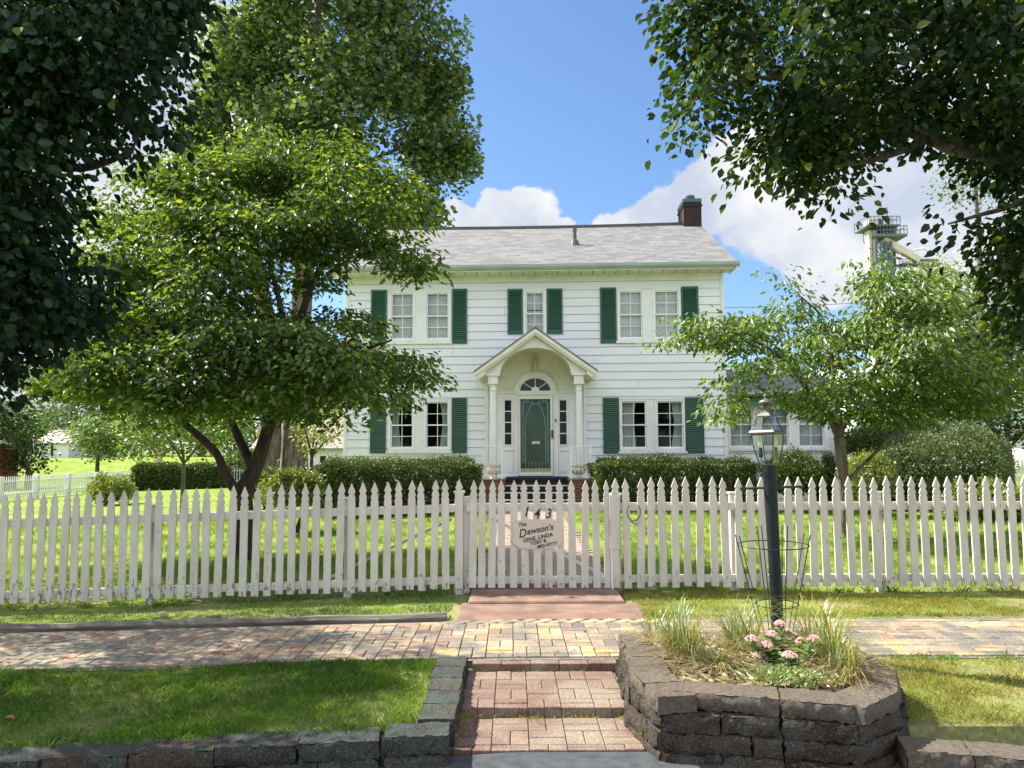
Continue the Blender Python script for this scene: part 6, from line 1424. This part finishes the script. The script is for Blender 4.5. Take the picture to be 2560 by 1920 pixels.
# wire plant support round the post
org = (base[0], YL - .05, PZ); ws = empty('plant_support', org, label='open wire plant support flaring around the lamp post base', cat='plant support')
Yw = YL - .05; mb = MB(); top_r = 84 * k; low_r = 46 * k
c0 = at(1940, 1610, Yw); tops_ = [(135, 868), (157, 874), (258, 815), (285, 817), (403, 818), (435, 817), (530, 862), (567, 868)]; bots_ = [(275, 1425), (300, 1430), (328, 1405), (345, 1400), (405, 1400), (420, 1395), (450, 1370), (477, 1370)]; ydep = [-.04, -.12, .1, -.2, .2, -.16, .12, -.05]
def Z3(x, y, Y_): return at(1780 + x / 2.304, 960 + y / 2.304, Y_)
for (tx1, ty1), (bx1, by1), yd in zip(tops_, bots_, ydep):
    a = Z3(tx1, ty1, Yw + yd); b_ = Z3(bx1, by1, Yw + yd * .3); d_ = (b_ - a); b_ = a + d_ * ((PZ - .03 - a[2]) / d_[2]); mb.tube([a, b_], .0042, n=5)
mb.build('stake', M['black'], ws, org)
for (xa, xb, yy, nm) in ((155, 553, 928, 'upper_ring'), (252, 497, 1268, 'lower_ring')):
    a = Z3(xa, yy, Yw); b_ = Z3(xb, yy, Yw); cx_, rr_ = (a[0] + b_[0]) / 2, (b_[0] - a[0]) / 2; mb = MB(); mb.tube([(cx_ + rr_ * math.cos(q), Yw + rr_ * .75 * math.sin(q), a[2] + .012 * math.sin(q)) for q in np.linspace(0, 6.2832, 40)], .0042, n=5); mb.build(nm, M['black'], ws, org)

# pale stone disc lying on the strip, fallen leaf on the lawn, pebbles
q = gp(410, 1541, -.15); mb = MB(); tf = Matrix.Translation((q[0], q[1], gz(q[0], q[1]) + .035)) @ Matrix.Rotation(R(-62), 4, 'X') @ Matrix.Diagonal((1, .95, 1, 1))
mb.lathe((0, 0, 0), [(.025, -.012), (.042, -.008), (.048, .0), (.042, .008), (.02, .013)], n=14, tf=tf); tag(mb.build('mushroom', mat('mushroom_tan', (.72, .60, .40), rough=.7), org=tuple(q)), 'pale tan round mushroom on the bare strip before the left fence', 'mushroom')
for i, (px, py, s_, lab) in enumerate(((1985, 1893, .05, 'tan pebble lying at the foot of the planter wall'), (1855, 1898, .03, 'small pale pebble left of the tan one by the planter'))):
    q = gp(px, py, -.205); mb = MB(); mb.lathe((q[0], q[1], -.21), [(s_ * .5, 0), (s_, s_ * .25), (s_ * .8, s_ * .5), (s_ * .3, s_ * .65)], n=9); tag(mb.build('pebble', mat('pebble', (.45, .38, .28), rough=.9), org=tuple(q)), lab, 'pebble')
q = gp(22, 1808, -.12); mb = MB(); z_ = gz(q[0], q[1]) + .03
mb.add([(q[0] - .035, q[1], z_), (q[0] - .02, q[1] - .02, z_ + .012), (q[0] + .012, q[1] - .018, z_ + .015), (q[0] + .04, q[1], z_ + .003), (q[0] + .01, q[1] + .022, z_ + .02), (q[0] - .02, q[1] + .02, z_ + .016), (q[0], q[1], z_ - .004)], [(0, 1, 6), (1, 2, 6), (2, 3, 6), (3, 4, 6), (4, 5, 6), (5, 0, 6)]); tag(mb.build('fallen_leaf', mat('brown_leaf', (.22, .11, .05), rough=.8), org=tuple(q), recalc=False), 'curled brown leaf fallen on the left verge grass', 'leaf')

# ------------------------------------------------------------------ background, left
M['farwhite'] = mat('far_white', (.74, .74, .72), (.66, .66, .63), scale=1, rough=.6)
def far_fence(pts, h, sp, label, post_every, name='picket_fence', cap=True, wdt=.05, posts=True):
    pts = [np.array(q, float) for q in pts]; org = (*pts[0][:2], gz(*pts[0][:2])); e = empty(name, org, label=label, cat='fence'); allp = []
    for a, b in zip(pts[:-1], pts[1:]):
        Ln = np.linalg.norm(b - a); n = max(1, int(Ln / sp)); u = (b - a) / Ln; allp += [(a + u * (i * sp), u) for i in range(n)]
    k = 0
    near = allp[:99]; rest = MB(); proto = None
    for i, (q, u) in enumerate(allp):
        z = gz(*q); ang = math.atan2(u[1], u[0])
        b_ = MB(); pk_ = [(-wdt / 2, 0), (wdt / 2, 0), (wdt / 2, h - .05), (0, h), (-wdt / 2, h - .05)]
        if i < 99:
            if proto is None: b_.prism(pk_, 'y', -.01, .01); proto = b_.build('picket', M['farwhite'], e); o_ = proto
            else: o_ = proto.copy(); COL.objects.link(o_); o_.parent = e
            o_.location = (q[0] - org[0], q[1] - org[1], z + .06 - org[2]); o_.rotation_euler = (0, 0, ang)
        else: rest.box(-wdt / 2, wdt / 2, -.01, .01, 0, h - .02, tf=Matrix.Translation((q[0], q[1], z + .06)) @ Matrix.Rotation(ang, 4, 'Z'))
    if rest.v: o_ = rest.build('pickets', M['farwhite'], e, org); o_['kind'] = 'stuff'
    for a, b in zip(pts[:-1], pts[1:]):
        Ln = np.linalg.norm(b - a); n = max(1, int(round(Ln / post_every))); u = (b - a) / Ln; nn = np.array([-u[1], u[0]]) * .03
        for i in range(n):
            q0, q1 = a + u * Ln * i / n, a + u * Ln * (i + 1) / n
            for f_ in (.25, .78):
                mb = MB(); mb.bar((q0[0] - nn[0], q0[1] - nn[1], gz(*q0) + .06 + h * f_), (q1[0] - nn[0], q1[1] - nn[1], gz(*q1) + .06 + h * f_), .08, .03); mb.build('rail', M['farwhite'], e, org)
            if posts:
                mb = MB(); w_ = .10; mb.box(-w_, w_, -w_, w_, 0, h + .06, tf=Matrix.Translation((q0[0], q0[1], gz(*q0))) @ Matrix.Rotation(math.atan2(u[1], u[0]), 4, 'Z')); mb.build('post', M['farwhite'], e, org)
    return e
p0 = at(-90, 1200, 29.5)[:2]; p1 = at(0, 1200, 31)[:2]; p2 = at(300, 1200, 40.5)[:2]; p3 = at(760, 1200, 41)[:2]
far_fence([p0, p1, p2], .95, .13, 'far white picket fence running back along the left lawn', 2.3)
far_fence([p2, p3], .95, .14, 'far white picket fence crossing behind the boxy hedge', 2.4)
far_fence([at(2440, 1170, 31)[:2], at(2750, 1170, 29)[:2]], 1.1, .13, 'distant white picket fence before the grey metal building', 2.6, posts=False)
# buildings
def shed(name, px0, px1, ptop, pbot, Y_, dep, roofh, wm, rm, label, over=.3, cat='building', doors=(), wins=(), ridge='x'):
    a = at(px0, pbot, Y_); b = at(px1, ptop, Y_); x0, x1, z0, z1 = a[0], b[0], min(a[2], gz(a[0], Y_)) - .3, b[2]; org = ((x0 + x1) / 2, Y_, a[2]); e = empty(name, org, label=label, cat=cat)
    mb = MB(); mb.box(x0, x1, Y_, Y_ + dep, z0, z1)
    mb.prism([(Y_, z1), (Y_ + dep, z1), (Y_ + dep / 2, z1 + roofh * .96)], 'x', x0, x1); mb.build('wall', wm, e, org)
    mb = MB(); q = [(Y_ - over, z1 - over * roofh * 2 / dep), (Y_ + dep / 2, z1 + roofh), (Y_ + dep + over, z1 - over * roofh * 2 / dep), (Y_ + dep + over, z1 - over * roofh * 2 / dep + .15), (Y_ + dep / 2, z1 + roofh + .15), (Y_ - over, z1 - over * roofh * 2 / dep + .15)]
    mb.prism(q, 'x', x0 - over, x1 + over); mb.build('roof', rm, e, org)
    for (da, db, dt, nm, dm) in doors:
        mb = MB(); q0 = at(da, pbot, Y_); q1 = at(db, dt, Y_); mb.box(q0[0], q1[0], Y_ - .06, Y_ - .005, q0[2], q1[2]); mb.build(nm, dm, e, org)
    for (da, db, dt, dbm) in wins:
        mb = MB(); q0 = at(da, dbm, Y_); q1 = at(db, dt, Y_); mb.box(q0[0], q1[0], Y_ - .05, Y_ - .005, q0[2], q1[2]); mb.build('window', M['dark'], e, org)
    return e
M['farroof'] = mat('far_roof', (.42, .36, .31), (.34, .29, .25), scale=2, rough=.9); M['redwood'] = mat('shed_red', (.30, .085, .06), (.22, .06, .045), scale=3, rough=.8, stretch=(.2, 1, 6))
shed('garage', 90, 172, 1108, 1139, 86, 8, 1.6, M['farwhite'], M['farroof'], 'low white garage at the top of the far left lawn', doors=[(127, 134, 1114, 'door', M['dark'])])
shed('garage', 196, 232, 1120, 1140, 92, 8, 1.4, M['farwhite'], M['farroof'], 'smaller white outbuilding right of the grey tree trunk', doors=[(198, 204, 1124, 'door', M['dark'])])
shed('garden_shed', -230, -62, 1128, 1164, 45, 4, .5, M['redwood'], M['farwhite'], 'small red wooden shed at the left edge')
shed('neighbour_house', 640, 905, 1120, 1205, 46, 9, 2.2, M['siding'], mat('tan_roof', (.34, .28, .24), (.28, .23, .20), scale=3, rough=.9), 'neighbouring white house with a tan roof behind the big trunks', wins=[(800, 815, 1140, 1175)])
m, t, p = newmat('ribbed_steel'); sx = tn(t, 'ShaderNodeSeparateXYZ'); t.links.new(pos(t), sx.inputs[0]); a_ = tn(t, 'ShaderNodeMath', operation='SINE'); b_ = tn(t, 'ShaderNodeMath', operation='MULTIPLY'); t.links.new(sx.outputs['X'], b_.inputs[0]); b_.inputs[1].default_value = 14
t.links.new(b_.outputs[0], a_.inputs[0]); p.inputs['Base Color'].default_value = (.58, .62, .61, 1); p.inputs['Roughness'].default_value = .5; bump(t, p, a_.outputs[0], .5, .05); M['ribbed'] = m
shed('metal_building', 2150, 2900, 1000, 1160, 42, 18, 2.6, M['ribbed'], M['ribbed'], 'long pale grey ribbed metal building beyond the right yard')
mb = MB(); q = at(2545, 1150, 34)   # white tank behind the far fence
mb.lathe((q[0], 34, gz(q[0], 34)), [(1.0, 0), (1.1, .5), (1.05, 1.05), (.6, 1.3), (.1, 1.38)], n=20); tag(mb.build('storage_tank', M['farwhite'], org=(q[0], 34, 0), smooth=True), 'rounded white tank behind the distant right fence', 'tank')
# light gravel road across the far left
mb = MB()
for a, b in zip(np.linspace(-31, 6, 20)[:-1], np.linspace(-31, 6, 20)[1:]):
    f_ = lambda x, y: gz(x, y) + .06
    mb.add([(a, 66, f_(a, 66)), (b, 66, f_(b, 66)), (b, 73, f_(b, 73)), (a, 73, f_(a, 73))], [(0, 1, 2, 3)])
o = mb.build('gravel_road', mat('road_pale', (.34, .32, .285), rough=.95), recalc=False); tag(o, kind='structure')
q = at(396, 1160, 60); mb = MB(); g_ = gz(q[0], 60); mb.tube([(q[0], 60, g_ - .3), (q[0] + .1, 60, g_ + 8.5)], [.30, .2], n=10); up = empty('utility_pole', (q[0], 60, g_), label='tan wooden utility pole standing beyond the boxy hedge', cat='utility pole')
mb.build('pole', mat('pole_wood', (.40, .32, .22), (.30, .24, .17), rough=.9, stretch=(1, 1, .1)), up, (q[0], 60, g_))
mb = MB(); a_ = at(288, 1205, 50); mb.bar((q[0], 60, g_ + 7), (a_[0], 50, gz(a_[0], 50)), .03); mb.build('guy_wire', mat('guard_yellow', (.6, .55, .12), rough=.5), up, (q[0], 60, g_))

# ------------------------------------------------------------------ elevator tower and bin, far right
YT = 135.0; kt = YT / 1920
M['steel'] = mat('tower_steel', (.115, .14, .16), (.08, .10, .12), scale=.6, rough=.6); M['cream'] = mat('tower_cream', (.62, .56, .44), (.52, .47, .37), scale=.5, rough=.6)
def ZT(x, y, dy=0.0): return at(2120 + x / 6.38, 500 + y / 6.38, YT + dy)
q = ZT(360, 1300); gT = gz(q[0], YT); org = (q[0], YT, gT); tw = empty('grain_elevator_tower', org, label='tall steel lattice elevator tower with cream legs and platforms', cat='tower')
for xa, xb in ((300, 345), (360, 428)):
    a = ZT(xa, 560); b = ZT(xb, 560); mb = MB(); mb.box(a[0], b[0], YT - .8, YT + .8, gT, ZT(300, 500)[2])
    for yy in range(600, 2600, 190): z_ = ZT(xa, yy)[2]; mb.box(a[0] - .12, b[0] + .12, YT - .95, YT + .95, z_, z_ + .25)
    mb.build('elevator_leg', M['cream'], tw, org)
mb = MB(); a = ZT(295, 445); b = ZT(440, 340); mb.box(a[0], b[0], YT - 1, YT + 1, a[2], (a[2] + b[2]) / 2 + .4); cxh = (a[0] + b[0]) / 2
mb.prism([(a[0] + (b[0] - a[0]) / 2 * (1 - math.cos(t_)), (a[2] + b[2]) / 2 + .4 + (b[2] - a[2]) * .5 * math.sin(t_)) for t_ in np.linspace(0, math.pi, 12)], 'y', YT - 1, YT + 1); mb.build('head_house', M['cream'], tw, org)
mb = MB(); a = ZT(440, 400); mb.box(a[0], a[0] + 1.2, YT - .5, YT + .5, a[2], a[2] + .7); a = ZT(490, 385); mb.lathe((a[0], YT, a[2] - .3), [(.5, 0), (.55, .5), (.5, 1.2)], n=10); mb.build('drive_motor', M['black'], tw, org)
def platform(x0, x1, y0, y1, name='platform', dy=2.6, rail=9, rx=None):
    a = ZT(x0, y1); b = ZT(x1, y0); mb = MB(); mb.box(a[0], b[0], YT - dy, YT + dy, a[2], b[2]); o_ = mb.build(name, M['steel'], tw, org); mb = MB(); hr = 1.1 * 1.3
    for yy in (YT - dy, YT + dy):
        for i in range(rail + 1): x_ = a[0] + (b[0] - a[0]) * i / rail; mb.bar((x_, yy, b[2]), (x_, yy, b[2] + hr), .09)
        for h_ in (hr, hr * .5): mb.bar((a[0], yy, b[2] + h_), (b[0], yy, b[2] + h_), .09)
    for x_ in (a[0], b[0]): mb.bar((x_, YT - dy, b[2] + hr), (x_, YT + dy, b[2] + hr), .09)
    mb.build('handrail', M['steel'], o_, org)
platform(205, 720, 452, 475); platform(355, 830, 600, 640)
mb = MB()
for yy in (500, 530, 560): a = ZT(470, yy); b = ZT(690, yy + 12); mb.box(a[0], b[0], YT - 2, YT + 2, b[2], a[2])
for x_ in (475, 560, 690): mb.bar(ZT(x_, 475), ZT(x_ + 10, 600), .25)
mb.build('distributor_deck', M['steel'], tw, org)
mb = MB()
cols = [(430, 430), (520, 520), (600, 600), (690, 690), (760, 760)]
for dy in (-1.8, 1.8):
    for x_, _ in cols[:4]: a = ZT(x_, 650, dy); mb.bar(a, (a[0], a[1], gT), .28)
    zs = list(range(650, 2600, 115))
    for z0_, z1_ in zip(zs[:-1], zs[1:]):
        for (xa, _), (xb, _) in zip(cols[:3], cols[1:4]):
            mb.bar(ZT(xa, z0_, dy), ZT(xb, z1_, dy), .13); mb.bar(ZT(xb, z0_, dy), ZT(xa, z1_, dy), .13); mb.bar(ZT(xa, z1_, dy), ZT(xb, z1_, dy), .16)
for x_ in (545, 570, 640, 665, 720, 745): a = ZT(x_, 720 + (x_ % 3) * 60); mb.bar(a, (a[0], a[1], gT), .2)
for i, z0_ in enumerate(range(700, 1500, 60)): mb.bar(ZT(600, z0_, -1), ZT(850 if i % 2 else 560, z0_ + 60, 1), .3)
mb.build('lattice_frame', M['steel'], tw, org)
for (a, b, w_, mm_) in (((560, 630), (1130, 965), 1.05, 'cream'), ((560, 640), (840, 830), .8, 'cream')):
    mb = MB(); mb.bar(ZT(*a, -1), ZT(*b, -1), w_); mb.build('grain_spout', M[mm_], tw, org)
mb = MB(); a = ZT(820, 1050); b = ZT(1450, 1022); mb.box(a[0], b[0], YT - 1.2, YT + 1.2, a[2], b[2])
for i in range(12):
    x_ = 820 + i * 53
    for dy in (-1.2, 1.2): mb.bar(ZT(x_, 1020, dy), ZT(x_, 945, dy), .09)
for dy in (-1.2, 1.2):
    for yy in (945, 985): mb.bar(ZT(820, yy, dy), ZT(1450, yy - 5, dy), .09)
mb.bar(ZT(1040, 1025), ZT(1150, 960), .3); mb.bar(ZT(1150, 960), ZT(1450, 955), .35); mb.bar(ZT(1450, 955), ZT(1290, 1035), .3)
mb.build('catwalk', M['steel'], tw, org)
mb = MB()
for x_ in (840, 880, 1000, 1170, 1320, 1460):
    for dy in (-1.2, 1.2): a = ZT(x_, 1050, dy); mb.bar(a, (a[0], a[1], gT), .2)
for xa, xb in ((880, 1000), (1000, 1110), (1170, 1110), (1320, 1240), (1460, 1380)):
    for dy in (-1.2, 1.2): mb.bar(ZT(xa, 1060, dy), ZT(xb, 1230, dy), .22)
mb.build('catwalk_supports', M['steel'], tw, org)
mb = MB(); pts = [ZT(860 + 230 * (1 - math.cos(t_)) / 2 * 2 * .5, 900 - 60 * math.sin(t_)) for t_ in np.linspace(0, math.pi, 10)]; mb.tube(pts, .12, n=5); mb.tube([ZT(930, 835), ZT(1080, 790), ZT(1200, 775), ZT(1260, 800), ZT(1265, 900)], .2, n=6); mb.build('vent_pipe', M['farwhite'], tw, org)
a = ZT(625, 450); b = ZT(620, 115); mb = MB(); mb.tube([a, b], [.16, .09], n=6); e = empty('flag_on_pole', tuple(a), label='small flag with red and white stripes and blue canton atop the tower', cat='flag'); mb.build('flagpole', M['steel'], e, tuple(a))
for x_, y0_, y1_ in ((685, 440, 250), (208, 470, 370), (820, 600, 465), (340, 330, 260)): mb = MB(); mb.bar(ZT(x_, y0_), ZT(x_, y1_), .12); mb.build('mast', M['steel'], tw, org)
fw, fh = 110 / 6.38 * kt, 75 / 6.38 * kt; P0 = ZT(608, 125)
def flagpt(u, v_): return (P0[0] - u * fw, YT + .35 * math.sin(u * 7) * u, P0[2] - v_ * fh - u * fh * .35 + .1 * math.sin(u * 6))
for nm, col, rows in (('red_stripes', (.50, .05, .06), range(0, 13, 2)), ('white_stripes', (.75, .75, .75), range(1, 13, 2))):
    mb = MB()
    for r__ in rows:
        for i in range(10):
            u0_, u1_ = i / 10, (i + 1) / 10
            if r__ < 7 and u1_ <= .4: continue
            mb.add([flagpt(u0_, r__ / 13), flagpt(u1_, r__ / 13), flagpt(u1_, (r__ + 1) / 13), flagpt(u0_, (r__ + 1) / 13)], [(0, 1, 2, 3)])
    mb.build(nm, mat('flag_' + nm, col, rough=.8), e, tuple(a), recalc=False)
mb = MB()
for i in range(4): mb.add([flagpt(i / 10, 0), flagpt((i + 1) / 10, 0), flagpt((i + 1) / 10, 7 / 13), flagpt(i / 10, 7 / 13)], [(0, 1, 2, 3)])
mb.build('canton', mat('flag_blue', (.03, .04, .16), rough=.8), e, tuple(a), recalc=False)
YB = 118; q = at(2285, 720, YB); rb = 62 * YB / 1920; gB = gz(q[0], YB); org = (q[0], YB, gB); e = empty('grain_bin', org, label='round cream grain bin behind the right dogwood', cat='grain bin')
mb = MB(); mb.lathe((q[0], YB, gB), [(rb, 0)] + [(rb + (.06 if i % 2 else 0), i * .8) for i in range(1, int((q[2] - gB) / .8))] + [(rb, q[2] - gB)], n=48); mb.build('bin_wall', M['cream'], e, org)
mb = MB(); mb.lathe((q[0], YB, q[2]), [(rb + .3, 0), (rb * .3, 1.3), (rb * .25, 1.9), (.3, 2.1)], n=48); mb.build('bin_roof', M['cream'], e, org)
# utility wires crossing behind the house
for (a, b, lab) in (((1560, 772), (2600, 715), 'topmost thin utility wire crossing right of the house'), ((1560, 800), (2600, 742), 'middle thin utility wire crossing right of the house'), ((1560, 824), (2600, 775), 'lowest thin utility wire crossing right of the house')):
    p_, q_ = at(*a, 48), at(*b, 60); pts = [p_ * (1 - t_) + q_ * t_ - np.array([0, 0, 1.0 * math.sin(math.pi * t_) * .5]) for t_ in np.linspace(0, 1, 20)]; mb = MB(); mb.tube(pts, .018, n=4); tag(mb.build('utility_wire', M['black'], org=tuple(p_)), lab, 'wire', group='utility wires')
